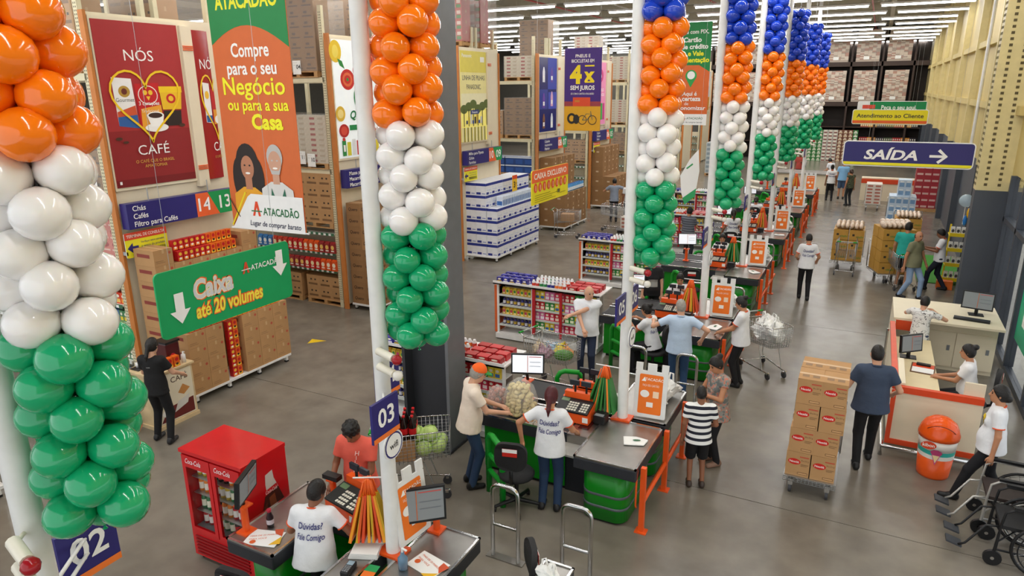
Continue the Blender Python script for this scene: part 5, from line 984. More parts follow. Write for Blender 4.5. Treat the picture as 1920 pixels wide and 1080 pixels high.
for i, (dx, dy, c_, n_) in enumerate(((-.25, .05, '#c9b89a', 'beige'), (-.05, .1, '#9ab8d0', 'pale blue'), (.1, .12, '#d8c84a', 'yellow'), (.25, .02, '#e0964a', 'orange'), (-.1, -.1, '#b08a9a', 'mauve'))): plastic_bag(-4.55+dx, 10.25+dy, .6, 1.0, n_+' bag of groceries in the cart of the bald man', None, 40+i, flat(c_, .4))
for i, (dx, dy, dz) in enumerate(((-.2, .05, 0), (0, -.05, 0), (.2, .05, 0), (-.1, .1, .16), (.12, -.02, .16), (.25, -.05, .14))): plastic_bag(-1.35+dx*.66+dy*.7, 12.75-dx*.75+dy*.66, .62+dz, 1.3, 'knotted white carrier bag in the full shopping cart', 'white bags in the full cart', 50+i)
put(MB().box(-.22, .22, -.17, .17, 0, .25).mesh('carton_plain', CARD), 'carton', 'brown carton riding in the cart by the paper boxes', 'carton', None, (-9.4, 22.4, .6), .2)
lb = 'pale shrink pack standing before the empty cart'
for i in range(2):
    for k in range(3): put(SK, 'flour_pack', lb, 'pack', lb, (-7.75, 24.0+i*.46, .2+k*.14))
dl = thing('dolly', 'low steel dolly under the pale packs beside the empty cart', 'trolley', (-7.75, 24.23, 0)); MB().box(-.3, .3, -.5, .5, .12, .2).build('deck', WIRE, dl)
for wx in (-.22, .22):
    for wy in (-.4, .4): MB().rod((wx, wy-.02, .06), (wx, wy+.02, .06), .06, 12).build('wheel', BLACK, dl)
# ---------------------------------------------------------------- platform trolleys with cartons
def trolley(x, y, a, label, L=.95, Wd=.62, handle=True):
    t = thing('platform_trolley', label, 'trolley', (x, y, 0), a, 'platform trolleys')
    w = MB()
    for i in range(15): u = -Wd/2+Wd*i/14; w.rod((u, -L/2, .26), (u, L/2, .26), .004, 4); w.rod((u, -L/2, .2), (u, -L/2, .27), .004, 4)
    for z in (.2, .225, .25): w.tube([(-Wd/2, -L/2, z), (Wd/2, -L/2, z), (Wd/2, L/2, z), (-Wd/2, L/2, z)], .004, 4, closed=True)
    tag(w.build('wire_deck', WIRE, t), kind='stuff'); MB().box(-Wd/2, Wd/2, -L/2, L/2, .262, .27).build('deck_plate', WIRE, t)
    for wx in (-.22, .22):
        for wy in (-L/2+.1, L/2-.12): f_ = MB().box(wx-.03, wx+.03, wy-.04, wy+.04, .11, .2).build('caster_fork', CHROME, t); MB().rod((wx-.018, wy, .06), (wx+.018, wy, .06), .06, 14).build('wheel', mat('grey_tyre'), f_)
    if handle: MB().tube([(-Wd/2, L/2, .25), (-Wd/2, L/2+.05, 1.0), (Wd/2, L/2+.05, 1.0), (Wd/2, L/2, .25)], .015, 8).build('handle', CHROME, t); MB().rod((-Wd/2, L/2+.03, .6), (Wd/2, L/2+.03, .6), .01, 6).build('handle_bar', CHROME, t)
    return t
trolley(-.23, 9.1, .0, 'platform trolley stacked with brown cartons pushed by the man in navy')
NB = carton_mesh('carton_milk', .285, .4, .335, CARD, [('ell', '#c8241e', .2, .2, .07, .04)], [('ell', '#c8241e', .1, .2, .075, .042), ('text', '#f4ece4', 'Nestlé', .1, .185, .03, 'c', .01), ('text', '#5a4028', '10 x 311 g', .225, .22, .02, 'c', 0, 0, .09), ('rect', '#c0503a', .16, .27, .27, .285), ('rect', '#6a4a2e', .15, .03, .27, .06), ('rect', '#c79a6a', .155, .035, .265, .055), ('rect', '#8a6a48', .18, .17, .27, .178), ('rect', '#8a6a48', .18, .15, .25, .158)], True, [('rect', '#8a6a48', .04, .08, .12, .16), ('rect', '#8a6a48', .16, .08, .24, .16)])
lb = 'brown milk carton with a red oval on the trolley of the man in navy'
for k in range(4):
    for i in range(2):
        for j in range(2): put(NB, 'milk_carton', lb, 'carton', lb, (-.375+i*.29+(.02 if k > 1 else -.005)+random.uniform(-.006, .006), 8.86+j*.41, .272+k*.338), random.uniform(-.03, .03))
YB = carton_mesh('carton_yellow', .385, .4, .29, mat('yellow_oil_carton', '#bf9140', .6), [('rect', '#3a3020', .1, .1, .16, .16)], [('rect', '#3a3020', .08, .12, .14, .18), ('text', '#5f8a3a', 'vitaliv', .27, .08, .06, 'c', .02)])
FL = mat('clear_flour_bag', '#d8c2ae', .3, var=.25, scale=30)
FB = MB()
for i in range(6): FB.ball((-.3+i*.12, 0, .09), .066, .24, .085, n=10, m=6)
FB = FB.mesh('flour_bale', FL)
def ytrolley(x, y, a, n_, rows, cols=2, lay=4):
    trolley(x, y, a, 'platform trolley loaded with yellow cartons '+n_, 1.0, .84)
    ca, sa = math.cos(a), math.sin(a)
    for k in range(lay):
        for i in range(cols):
            for j in range(rows):
                dx, dy = (i-(cols-1)/2)*.41, (j-(rows-1)/2)*.43; put(YB, 'oil_carton', 'yellow oil carton on the trolley '+n_, 'carton', 'yellow cartons on the trolley '+n_, (x+dx*ca-dy*sa, y+dx*sa+dy*ca, .272+k*.302), a)
    for q in range(2): put(FB, 'flour_bale', 'clear bale of flour bags on the yellow cartons '+n_, 'bale', 'flour bales '+n_, (x, y-.22+q*.44, .272+lay*.302), a)
ytrolley(-.35, 22.0, 0, 'standing alone in the aisle', 2, 2, 3); ytrolley(.75, 20.9, .3, 'by the man in teal', 2, 2, 4); ytrolley(1.3, 26.5, 0, 'behind the teal shirt', 2, 2, 2)
cart(-.35, 21.2, PI/2, 'shopping cart before the lone yellow cartons'); cart(1.0, 20.2, 1.9, 'shopping cart pushed by the man in green')
trolley(.2, 33.5, 0, 'platform trolley with pale flour sacks near the far desk'); block(SK, 'flour_pack', 'striped flour pack on the trolley near the far desk', 'pack', .5, 33.05, 2, 2, 6, .3, .45, .14, z0=.272)
trolley(1.15, 29.6, 0, 'platform trolley with pale blue packs', 1.0, .9); BP = carton_mesh('paper_roll_pack', .22, .3, .3, flat('#c2d4e6', .35), None, [('rect', '#7aa0c8', .03, .05, .19, .2), ('rect', '#eef4f8', .05, .22, .17, .26)], tape=False)
block(BP, 'roll_pack', 'pale blue paper roll pack piled on the trolley', 'pack', 1.6, 29.2, 4, 3, 3, .22, .3, .3, z0=.272); block(BP, 'roll_pack', 'pale blue paper roll pack on top of the pile', 'pack', 1.4, 29.3, 2, 2, 2, .22, .3, .3, z0=1.172)
# ---------------------------------------------------------------- service desk
t = thing('service_desk', 'cream service desk with orange edging behind the orange bin', 'desk', (1.2, 12.0, 0)); OR2 = mat('orange_edge_strip', '#d84a22', .4)
MB().box(.68, 1.74, 10.48, 10.52, .12, .93).build('front_panel', mat('cream_melamine'), t, True); MB().box(.68, 1.74, 10.46, 10.54, .93, 1.02).build('top_edge', OR2, t, True); MB().box(.68, 1.74, 10.465, 10.48, .12, .2).build('bottom_edge', OR2, t, True); MB().box(.64, .7, 10.46, 10.5, .12, .95).build('corner_post', OR2, t, True)
MB().box(.66, .7, 10.5, 13.8, .12, .95).build('side_panel', CREAM, t, True); MB().box(.64, .72, 10.52, 13.7, .95, 1.0).build('side_edge', OR2, t, True); MB().box(.72, 1.3, 10.54, 13.6, .72, .75).build('desktop', mat('pale_maple', '#e2d2aa', .45, var=.03), t, True)
MB().box(.72, .8, 10.54, 11.6, .75, 1.05).build('divider', CREAM, t, True); MB().box(1.5, 1.74, 10.54, 10.58, .6, 1.2).build('divider', CREAM, t, True)
MB().tube([(.6, 10.3, 0), (.6, 10.3, .14), (1.7, 10.3, .14), (1.7, 10.3, 0)], .03, 8).build('bumper_tube', CHROME, t, True); MB().rod((.6, 10.3, .14), (.6, 13.2, .14), .03, 8).build('bumper_tube', CHROME, t, True); MB().rod((.6, 13.2, .14), (.6, 13.2, 1.0), .02, 8).build('bumper_post', CHROME, t, True)
t = thing('service_counter', 'cream cabinet counter with sliding doors and a monitor on top', 'counter', (1.55, 14.6, 0))
MB().box(.74, 2.38, 14.3, 15.3, .0, .96).build('cabinet', CREAM, t, True); MB().box(.7, 2.42, 13.95, 15.4, .96, 1.0).build('worktop', CREAM, t, True); MB().box(.7, .74, 13.9, 15.3, 0, .96).build('side_panel', CREAM, t, True); MB().box(.7, 1.12, 13.93, 13.96, .78, .96).build('edge_strip', OR2, t, True)
for a, b in ((1.12, 1.75), (1.76, 2.36)): d = MB().box(a, b, 14.27, 14.3, .08, .75).build('door', CREAM, t, True); MB().box(b-.12, b-.07, 14.262, 14.27, .4, .5).build('handle', GREY, d, True)
monitor(2.05, 14.75, 1.12, -1.75, 'black desktop monitor on the cream cabinet counter', False, .5, .33, SCREENG, .12, 1.0); monitor(.92, 12.55, .86, -.85, 'black desktop monitor on the service desk', False, .42, .3, SCREENG, .12, .75)
kb = thing('keyboard', 'black keyboard under the monitor on the cabinet counter', 'keyboard', (1.95, 14.35, 1.0), -.15); MB().box(-.28, .28, -.08, .08, 0, .03).build('keyboard_body', BLACK, kb); MB().box(-.26, .26, -.06, .06, .03, .034).build('keys', DARK, kb)
cp = thing('clipboard', 'clipboard with papers and a black phone set on the desk', 'clipboard', (1.12, 12.1, .75), -.1); MB().box(-.17, .17, -.25, .2, 0, .01).build('board', mat('brown_board', '#6a4a34', .5), cp); MB().box(-.15, .15, -.22, .0, .01, .014).build('sheet', PAPER, cp); MB().box(-.15, .15, .0, .15, .01, .02).build('orange_slip', OR2, cp); MB().box(-.1, .1, .06, .13, .02, .05).build('phone_set', BLACK, cp)
tb = thing('trash_bin', 'orange and white drum bin with a domed swing lid', 'bin', (1.24, 10.05, 0)); MB().lathe([(.19, 0), (.195, .03), (.215, .3)], n=24).build('lower_drum', flat('#ea5a1c', .3), tb); MB().lathe([(.2155, .3), (.22, .36)], n=24, caps=False).build('white_band', flat('#f2eee6', .3), tb); MB().lathe([(.22, .36), (.224, .42)], n=24, caps=False).build('teal_band', flat('#38b3a6', .3), tb); MB().lathe([(.224, .42), (.232, .58)], n=24).build('upper_drum', flat('#f0ebe2', .3), tb)
MB().lathe([(.245, .57), (.25, .62), (.235, .66), (.225, .7), (.19, .77), (.11, .83), (.02, .85)], n=24).build('lid', flat('#ee5a18', .2), tb); MB().tube([(.2*math.cos(a), .2*math.sin(a)-.05, .71+.1*math.sin((a+2.6)*1.6)) for a in np.linspace(-2.5, -.6, 8)], .006, 5).build('lid_seam', flat('#8a2e0c'), tb)
draw(Frame((1.24-.06, 10.05-.228, .44), (1, -.05, 0), (0, 0, 1)), [('ell', '#d8441c', -.06, .07, .09, .055), ('text', '#f6efe6', 'kibon', -.06, .05, .045, 'c', .02, 0, .14), ('poly', '#d04a8a', [(-.02, -.02), (.1, -.02), (.04, -.2)]), ('ell', '#b03a6a', .04, -.02, .07, .04, 9), ('poly', '#f0d8a0', [(0, -.06), (.08, -.06), (.04, -.17)])], 'print', tb, .006)
# ---------------------------------------------------------------- wheelchairs (facing -X)
def wheelchair(x, y, label, mt, seatm):
    t = thing('wheelchair', label, 'wheelchair', (x, y, 0), 0, 'wheelchairs')
    for q in (-1, 1):
        Y = q*.25; P = [(.42+.3*math.cos(a), Y+q*.04, .3+.3*math.sin(a)) for a in np.linspace(0, 2*PI, 28, endpoint=False)]
        w = MB().tube(P, .018, 8, closed=True).build('wheel', BLACK, t); MB().tube([(.42+.25*math.cos(a), Y+q*.08, .3+.25*math.sin(a)) for a in np.linspace(0, 2*PI, 24, endpoint=False)], .008, 6, closed=True).build('hand_rim', mt, w)
        sp = MB(); [sp.rod((.42, Y+q*.04, .3), (.42+.3*math.cos(a), Y+q*.04, .3+.3*math.sin(a)), .003, 4) for a in np.linspace(0, 2*PI, 18, endpoint=False)]; tag(sp.build('spokes', CHROME, w), kind='stuff'); MB().rod((.42, Y, .3), (.42, Y+q*.06, .3), .03, 10).build('hub', mt, w)
        c_ = MB().rod((-.02, Y-.018, .09), (-.02, Y+.018, .09), .09, 18).build('caster', BLACK, t); MB().rod((-.02, Y, .09), (0, Y, .42), .015, 8).build('caster_stem', mt, t); MB().rod((-.02, Y-.02, .09), (-.02, Y+.02, .09), .02, 8).build('hub', CHROME, c_)
        MB().tube([(.45, Y, .95), (.45, Y, .5), (.45, Y, .2)], .014, 8).build('back_tube', mt, t); MB().tube([(.45, Y, .72), (.1, Y, .72), (.02, Y, .66), (0, Y, .48), (0, Y, .2), (.45, Y, .2)], .014, 8).build('arm_tube', mt, t); MB().box(.08, .42, Y-.025, Y+.025, .73, .76).build('armrest', BLACK, t)
        MB().rod((.45, Y, .95), (.58, Y, .96), .017, 8).build('push_handle', BLACK, t); MB().tube([(0, Y*.8, .46), (-.12, Y*.8, .44), (-.28, Y*.8, .16), (-.34, Y*.8, .12)], .013, 8).build('leg_tube', mt, t); MB().cbox(-.38, Y*.55, .12, .16, .14, .02, 0, Matrix.Rotation(.25, 3, 'Y')).build('footrest', mat('dark_grey_plastic', '#3a3d42', .5), t)
    MB().box(0, .45, -.24, .24, .46, .5).build('seat', seatm, t); MB().box(.44, .47, -.24, .24, .52, .92).build('backrest', seatm, t); MB().rod((.0, -.25, .3), (.45, .25, .44), .01, 6).build('cross_brace', mt, t); MB().rod((.0, .25, .3), (.45, -.25, .44), .01, 6).build('cross_brace', mt, t)
wheelchair(1.72, 8.42, 'black framed wheelchair with footrests', BLACK, mat('black_vinyl', '#1c1c1e', .5)); wheelchair(1.66, 9.02, 'grey framed wheelchair with a brown seat', mat('silver_paint', '#b9b6b0', .35, .5), mat('brown_vinyl', '#3a302c', .5))
# ---------------------------------------------------------------- tasting table, basket, stands on the right
t = thing('tasting_table', 'wood-look coffee tasting table with printed sides', 'table', (-9.68, 6.42, 0)); MB().box(-9.97, -9.39, 6.07, 6.78, .03, .9).build('cabinet', mat('pale_wood', '#d8bf94', .5, var=.12, scale=5), t, True); MB().box(-10.0, -9.36, 6.04, 6.81, .9, .93).build('top', mat('pale_wood'), t, True); MB().box(-9.99, -9.37, 6.05, 6.8, 0, .06).build('plinth', mat('pale_wood'), t, True)
draw(FX(-9.39, 6.07, 0), [('rect', '#e6dcc4', .03, .08, .68, .87), ('text', '#5a4434', 'CAFÉ', .45, .7, .09, 'c', .01), ('poly', '#c88a4a', [(.4, .5), (.5, .62), (.62, .52), (.5, .44)]), ('poly', '#6a2420', [(.05, .1), (.66, .1), (.66, .35), (.2, .32)]), ('poly', '#d8d4cc', [(.3, .2), (.55, .28), (.6, .42), (.38, .36)]), ('ell', '#f4f0e8', .18, .24, .1, .06)], 'print', t)
draw(FY(-9.97, 6.07, 0), [('poly', '#a8743a', [(.12, .45), (.2, .6), (.28, .45), (.2, .32)]), ('poly', '#b07a3e', [(.05, .4), (.2, .46), (.35, .38), (.2, .4)])], 'print', t)
sn = thing('sanitizer_bottle', 'white pump bottle on the tasting table', 'bottle', (-9.45, 6.7, .93)); MB().lathe([(.035, 0), (.035, .13), (.012, .15), (.012, .18)], n=10).build('bottle_body', WHITE, sn); MB().rod((0, 0, .18), (.04, 0, .18), .008, 6).build('pump', WHITE, sn)
ce = thing('coffee_urn', 'dark red coffee machine on the tasting table', 'coffee machine', (-9.7, 6.62, .93)); MB().box(-.14, .14, -.12, .12, 0, .34).build('machine_body', flat('#4a1418', .3), ce, bevel=.02); MB().box(-.15, .15, -.13, .13, .34, .37).build('machine_top', BLACK, ce); draw(FX(-9.56, 6.5, .93), [('ell', '#c8202a', .1, .12, .05, .05), ('ell', '#e8b83a', .1, .12, .02, .02)], 'badge', ce)
for dy in (0, .12): put(CP2, 'coffee_pack', 'coffee brick displayed on the tasting table', 'coffee', 'bricks on the tasting table', (-9.44, 6.42+dy, .93))
tr = thing('cup_tray', 'black tray with white cups on the tasting table', 'tray', (-9.85, 6.2, .93)); MB().box(-.1, .1, -.09, .09, 0, .015).build('tray_base', BLACK, tr)
for a in (-.04, .04): MB().lathe([(.022, .015), (.03, .09)], n=10).build('cup', WHITE, tr).location = (a, 0, 0)
wbk = thing('waste_basket', 'small slatted plastic waste basket with white liner beside the tasting table', 'basket', (-9.85, 5.82, 0)); wv = MB(); MB().lathe([(.11, 0), (.11, .02)], n=16).build('base', BLACK, wbk)
for k in range(20): a = 2*PI*k/20; wv.rod((.11*math.cos(a), .11*math.sin(a), .0), (.145*math.cos(a), .145*math.sin(a), .3), .006, 4)
for z in (.07, .14, .21): wv.tube([((.11+.035*z/.3)*math.cos(a), (.11+.035*z/.3)*math.sin(a), z) for a in np.linspace(0, 2*PI, 20, endpoint=False)], .006, 4, closed=True)
tag(wv.build('lattice', flat('#3a3c40'), wbk), kind='stuff'); MB().tube([(.147*math.cos(a), .147*math.sin(a), .3) for a in np.linspace(0, 2*PI, 20, endpoint=False)], .014, 6, closed=True).build('liner_rim', PAPER, wbk); MB().lathe([(.09, .02), (.125, .28)], n=14, caps=False).build('liner', PAPER, wbk)
hd = thing('floor_sticker', 'yellow floor arrow beside the coffee cartons', 'sticker', (-10.4, 10.2, 0)); MB().prism([(-10.1, 10.05), (-9.85, 10.35), (-10.2, 10.3)], .001, .003).build('sheet', flat('#e8c01a'), hd, True)
ys_ = thing('yellow_stand', 'yellow wire stand with white pouches by the slate wall', 'stand', (2.28, 21.4, 0)); YM = flat('#e8cc1e', .4)
for x in (2.05, 2.5): MB().box(x-.02, x+.02, 21.2, 21.24, 0, 1.6).build('upright', YM, ys_, True)
for z in (.15, .55, .95, 1.35):
    MB().box(2.02, 2.52, 20.95, 21.4, z-.03, z).build('shelf', YM, ys_, True); MB().box(2.02, 2.52, 20.93, 20.95, z-.03, z+.06).build('lip', YM, ys_, True)
    for i in range(4): put(packs('yp', .1, .08, .22, [('#dcdcd8', '#4a4a50')], 'bag')[0], 'pouch', 'white pouch on the yellow stand', 'pouch', 'white pouches on the yellow stand', (2.09+i*.12, 21.05, z))
pp = thing('party_balloon', 'clear balloon with blue and yellow curls above the yellow stand', 'balloon', (2.3, 21.3, 1.6)); MB().ball((0, 0, .62), .17, n=16, m=10).build('clear_balloon', mat('clear_latex', '#cfe4f0', .05, alpha=.45, var=0), pp)
for i, (dx, dz, c_) in enumerate(((.04, .1, '#2a7ac8'), (.1, .3, '#e8b41e'), (.2, .6, '#2a7ac8'), (.22, .85, '#e8b41e'), (.3, 1.0, '#2a7ac8'))): MB().ball((dx, 0, dz), .05, .05, .14, n=10, m=6).build('balloon', flat(c_, .25), pp)
MB().rod((0, 0, 0), (0, 0, .46), .01, 5).build('stick', WHITE, pp)
ob = thing('orange_pack', 'orange product pack on the floor under the yellow stand', 'pack', (2.05, 20.55, 0)); MB().box(-.18, .18, -.1, .1, 0, .22).build('pack_body', flat('#e8702a'), ob)
t = thing('far_desk', 'cream far service desk with an orange band under the exit sign', 'desk', (.9, 36, 0)); MB().box(-.35, 1.9, 36, 36.5, 0, 1.05).build('desk_front', CREAM, t, True); MB().box(-.35, 1.9, 35.97, 36, .8, 1.0).build('orange_band', OR2, t, True)
t = thing('far_counter', 'pale long counter along the far checkout line', 'counter', (-3.2, 38, 0)); MB().box(-4.2, -1.9, 37.2, 38.6, 0, .95).build('counter_body', CREAM, t, True); MB().box(-4.3, -1.8, 37.1, 38.7, .95, 1.0).build('worktop', STEEL, t, True)
bs = thing('drinks_display', 'tall pile of red drink packs beside the slate wall', 'display', (2.1, 34, 0)); MB().box(1.7, 2.6, 33.6, 34.6, 0, .14).build('pallet_base', WOOD, bs, True)
RP = carton_mesh('red_shrink', .28, .3, .27, flat('#a8343c', .35), None, [('rect', '#d8b0a8', .03, .04, .25, .12)], tape=False); block(RP, 'drink_pack', 'red shrink-wrapped drink pack in the pile by the slate wall', 'pack', 2.55, 33.6, 3, 3, 7, .28, .3, .27, z0=.142)
stand('white low stand under the brown cartons left of the tasting table', -10.75, -9.62, 2.0, 4.0)
block(CB, 'coffee_carton', 'brown carton piled on the stand left of the tasting table', 'carton', -9.65, 2.1, 2, 5, 4, .5, .37, .272)
office_chair(1.74, 11.7, 1.4, 'black office chair under the seated desk woman')
# ---------------------------------------------------------------- people: bodies grown from a distance field
def rot(yaw=0, pitch=0, roll=0):
    """x right, y forward, z up; pitch>0 leans forward, roll>0 leans right, yaw>0 turns left"""
    return np.array((Matrix.Rotation(yaw, 3, 'Z') @ Matrix.Rotation(-pitch, 3, 'X') @ Matrix.Rotation(roll, 3, 'Y')))
class Field:
    def __init__(s, res): s.res = res; s.pr = []
    def cone(s, a, b, ra, rb, k=.02, fr=None, sc=(1, 1, 1), cut=None):
        s.pr.append(('c', np.array(a, float), np.array(b, float), ra, rb, k, fr, np.array(sc, float), cut)); return s
    def ell(s, c, r, k=.02, fr=None, cut=None):
        s.pr.append(('e', np.array(c, float), np.array(r, float), 0, 0, k, fr, None, cut)); return s
    def bounds(s):
        lo = np.full(3, 9.); hi = np.full(3, -9.)
        for t, a, b, ra, rb, k, fr, sc, cut in s.pr:
            if t == 'c': pts = [a, b]; m = max(ra, rb)*1.05
            else: pts = [a]; m = float(max(b))*1.05
            for p in pts:
                q = p if fr is None else fr[0]+fr[1] @ p
                lo = np.minimum(lo, q-m); hi = np.maximum(hi, q+m)
        return lo, hi
    def mesh(s, cuts=()):
        r = s.res; lo, hi = s.bounds(); lo -= 3*r; hi += 3*r
        n = np.ceil((hi-lo)/r).astype(int)+1; ax = [lo[i]+r*np.arange(n[i]) for i in range(3)]
        D = np.full(n, .2)
        for t, a, b, ra, rb, k, fr, sc, cut in s.pr:
            pts = [a, b] if t == 'c' else [a]; m = (max(ra, rb) if t == 'c' else float(max(b)))*1.05+.05+k
            q = np.array([p if fr is None else fr[0]+fr[1] @ p for p in pts]); i0 = np.maximum(0, np.floor((q.min(0)-m-lo)/r).astype(int)); i1 = np.minimum(n, np.ceil((q.max(0)+m-lo)/r).astype(int)+1)
            sl = tuple(slice(i0[i], i1[i]) for i in range(3))
            P = np.stack(np.meshgrid(*[ax[i][sl[i]] for i in range(3)], indexing='ij'), -1)
            if fr is not None: P = (P-fr[0]) @ fr[1]
            if t == 'c':
                A, B, Q = a/sc, b/sc, P/sc; ba = B-A; L = max(ba @ ba, 1e-9); h = np.clip(((Q-A) @ ba)/L, 0, 1)
                d = (np.linalg.norm(Q-A-h[..., None]*ba, axis=-1)-(ra+(rb-ra)*h))*float(sc.min())
            else:
                Q = (P-a)/b; k0 = np.linalg.norm(Q, axis=-1); d = (k0-1)*float(b.min())
            if cut is not None:
                for nn, c_ in cut: d = np.maximum(d, P @ np.array(nn, float)-c_)
            o = D[sl]; kk = max(k, 1e-4); hh = np.maximum(kk-np.abs(o-d), 0)/kk; D[sl] = np.minimum(o, d)-hh*hh*kk*.25
        for nn, c_, fr in cuts:
            P = np.stack(np.meshgrid(*ax, indexing='ij'), -1)
            if fr is not None: P = (P-fr[0]) @ fr[1]
            D = np.maximum(D, P @ np.array(nn, float)-c_)
        ins = D < 0; nx, ny, nz = D.shape; S = np.zeros((nx-1, ny-1, nz-1, 3)); Cn = np.zeros((nx-1, ny-1, nz-1))
        for axis in range(3):
            a = [slice(None)]*3; b = [slice(None)]*3; a[axis] = slice(0, -1); b[axis] = slice(1, None); va, vb = D[tuple(a)], D[tuple(b)]
            ch = (va < 0) != (vb < 0); tt = np.where(ch, va/np.where(ch, va-vb, 1), 0); o1, o2 = [i for i in range(3) if i != axis]
            for d1 in (0, 1):
                for d2 in (0, 1):
                    w = [slice(None)]*3; w[o1] = slice(d1, D.shape[o1]-1+d1); w[o2] = slice(d2, D.shape[o2]-1+d2); m_ = ch[tuple(w)]
                    S[..., axis] += tt[tuple(w)]*m_; S[..., o1] += d1*m_; S[..., o2] += d2*m_; Cn += m_
        act = Cn > 0; idx = np.full(act.shape, -1); idx[act] = np.arange(act.sum()); ijk = np.argwhere(act)
        V = (ijk+S[act]/Cn[act][:, None])*r+lo; F = []
        for axis in range(3):
            o1, o2 = (axis+1) % 3, (axis+2) % 3; a = [slice(1, -1)]*3; b = [slice(1, -1)]*3; a[axis] = slice(0, -1); b[axis] = slice(1, None)
            ia, ib = ins[tuple(a)], ins[tuple(b)]; e = np.argwhere(ia != ib)
            if len(e) == 0: continue
            sg = ia[tuple(e.T)]; e = e.copy(); e[:, o1] += 1; e[:, o2] += 1; q = []
            for d1, d2 in ((-1, -1), (0, -1), (0, 0), (-1, 0)):
                c_ = e.copy(); c_[:, o1] += d1; c_[:, o2] += d2; q.append(idx[tuple(c_.T)])
            q = np.stack(q, 1); q[~sg] = q[~sg][:, ::-1]; F.append(q)
        F = np.concatenate(F); F = F[(F >= 0).all(1)]
        return V, F
def vf_mesh(name, V, F, m, extra=None):
    me = bpy.data.meshes.new(name); v = V.tolist(); f = F.tolist(); n0 = len(f)
    if extra: o = len(v); v += [tuple(p) for p in extra.v]; f += [[i+o for i in q] for q in extra.f]
    me.from_pydata(v, [], f); me.materials.append(m); me.polygons.foreach_set('use_smooth', [True]*len(me.polygons)); me.update()
    return me
def ik(S, T, l1, l2, hint):
    d = T-S; L = np.linalg.norm(d); mx = (l1+l2)*.995
    if L > mx: T = S+d/L*mx; d = T-S; L = mx
    u = d/L; a = (l1*l1-l2*l2+L*L)/(2*L); h = math.sqrt(max(l1*l1-a*a, 0)); hv = np.array(hint, float); hv = hv-u*(hv @ u); hv /= max(np.linalg.norm(hv), 1e-6)
    return S+u*a+hv*h, T
SKIN = dict(a=mat('skin_light', '#d3a184', .5, var=.04, sss=.08), b=mat('skin_tan', '#b98260', .5, var=.04, sss=.08), c=mat('skin_brown', '#8a5a40', .5, var=.04, sss=.08))
def cloth(h, b=.35): return mat('cloth_'+h.strip('#'), h, .8, var=.05, scale=8, bump=b, bscale=14)
def stripe_mat(key, cols, period, axis=2, off=0.0):
    if key in MC: return MC[key]
    m = bpy.data.materials.new(key); m.use_nodes = True; nt = m.node_tree; b = nt.nodes['Principled BSDF']; b.inputs['Roughness'].default_value = .8
    tc = nt.nodes.new('ShaderNodeTexCoord'); sp = nt.nodes.new('ShaderNodeSeparateXYZ'); nt.links.new(tc.outputs['Object'], sp.inputs[0]); mm = nt.nodes.new('ShaderNodeMath'); mm.operation = 'MULTIPLY_ADD'; mm.inputs[1].default_value = 1/period; mm.inputs[2].default_value = off+8; nt.links.new(sp.outputs[axis], mm.inputs[0])
    fr = nt.nodes.new('ShaderNodeMath'); fr.operation = 'FRACT'; nt.links.new(mm.outputs[0], fr.inputs[0]); r = nt.nodes.new('ShaderNodeValToRGB'); r.color_ramp.interpolation = 'CONSTANT'; e = r.color_ramp.elements
    while len(e) < len(cols): e.new(.5)
    for i, (p, c_) in enumerate(cols): e[i].position = p; e[i].color = lin(c_)
    nt.links.new(fr.outputs[0], r.inputs[0]); nt.links.new(r.outputs[0], b.inputs['Base Color']); MC[key] = m; return m
def blot_mat(key, cols, scale):
    if key in MC: return MC[key]
    m = bpy.data.materials.new(key); m.use_nodes = True; nt = m.node_tree; b = nt.nodes['Principled BSDF']; b.inputs['Roughness'].default_value = .8
    tc = nt.nodes.new('ShaderNodeTexCoord'); n = nt.nodes.new('ShaderNodeTexNoise'); n.inputs['Scale'].default_value = scale; n.inputs['Detail'].default_value = 1.5; nt.links.new(tc.outputs['Object'], n.inputs['Vector']); r = nt.nodes.new('ShaderNodeValToRGB'); r.color_ramp.interpolation = 'CONSTANT'; e = r.color_ramp.elements
    while len(e) < len(cols): e.new(.5)
    for i, (p, c_) in enumerate(cols): e[i].position = p; e[i].color = lin(c_)
    nt.links.new(n.outputs['Fac'], r.inputs[0]); nt.links.new(r.outputs[0], b.inputs['Base Color']); MC[key] = m; return m
HAIR = {k: mat('hair_'+k, h, .45, var=.15, scale=30, bump=.4, bscale=60) for k, h in (('black', '#15110f'), ('brown', '#33221a'), ('red', '#4a1018'), ('grey', '#9a948c'))}
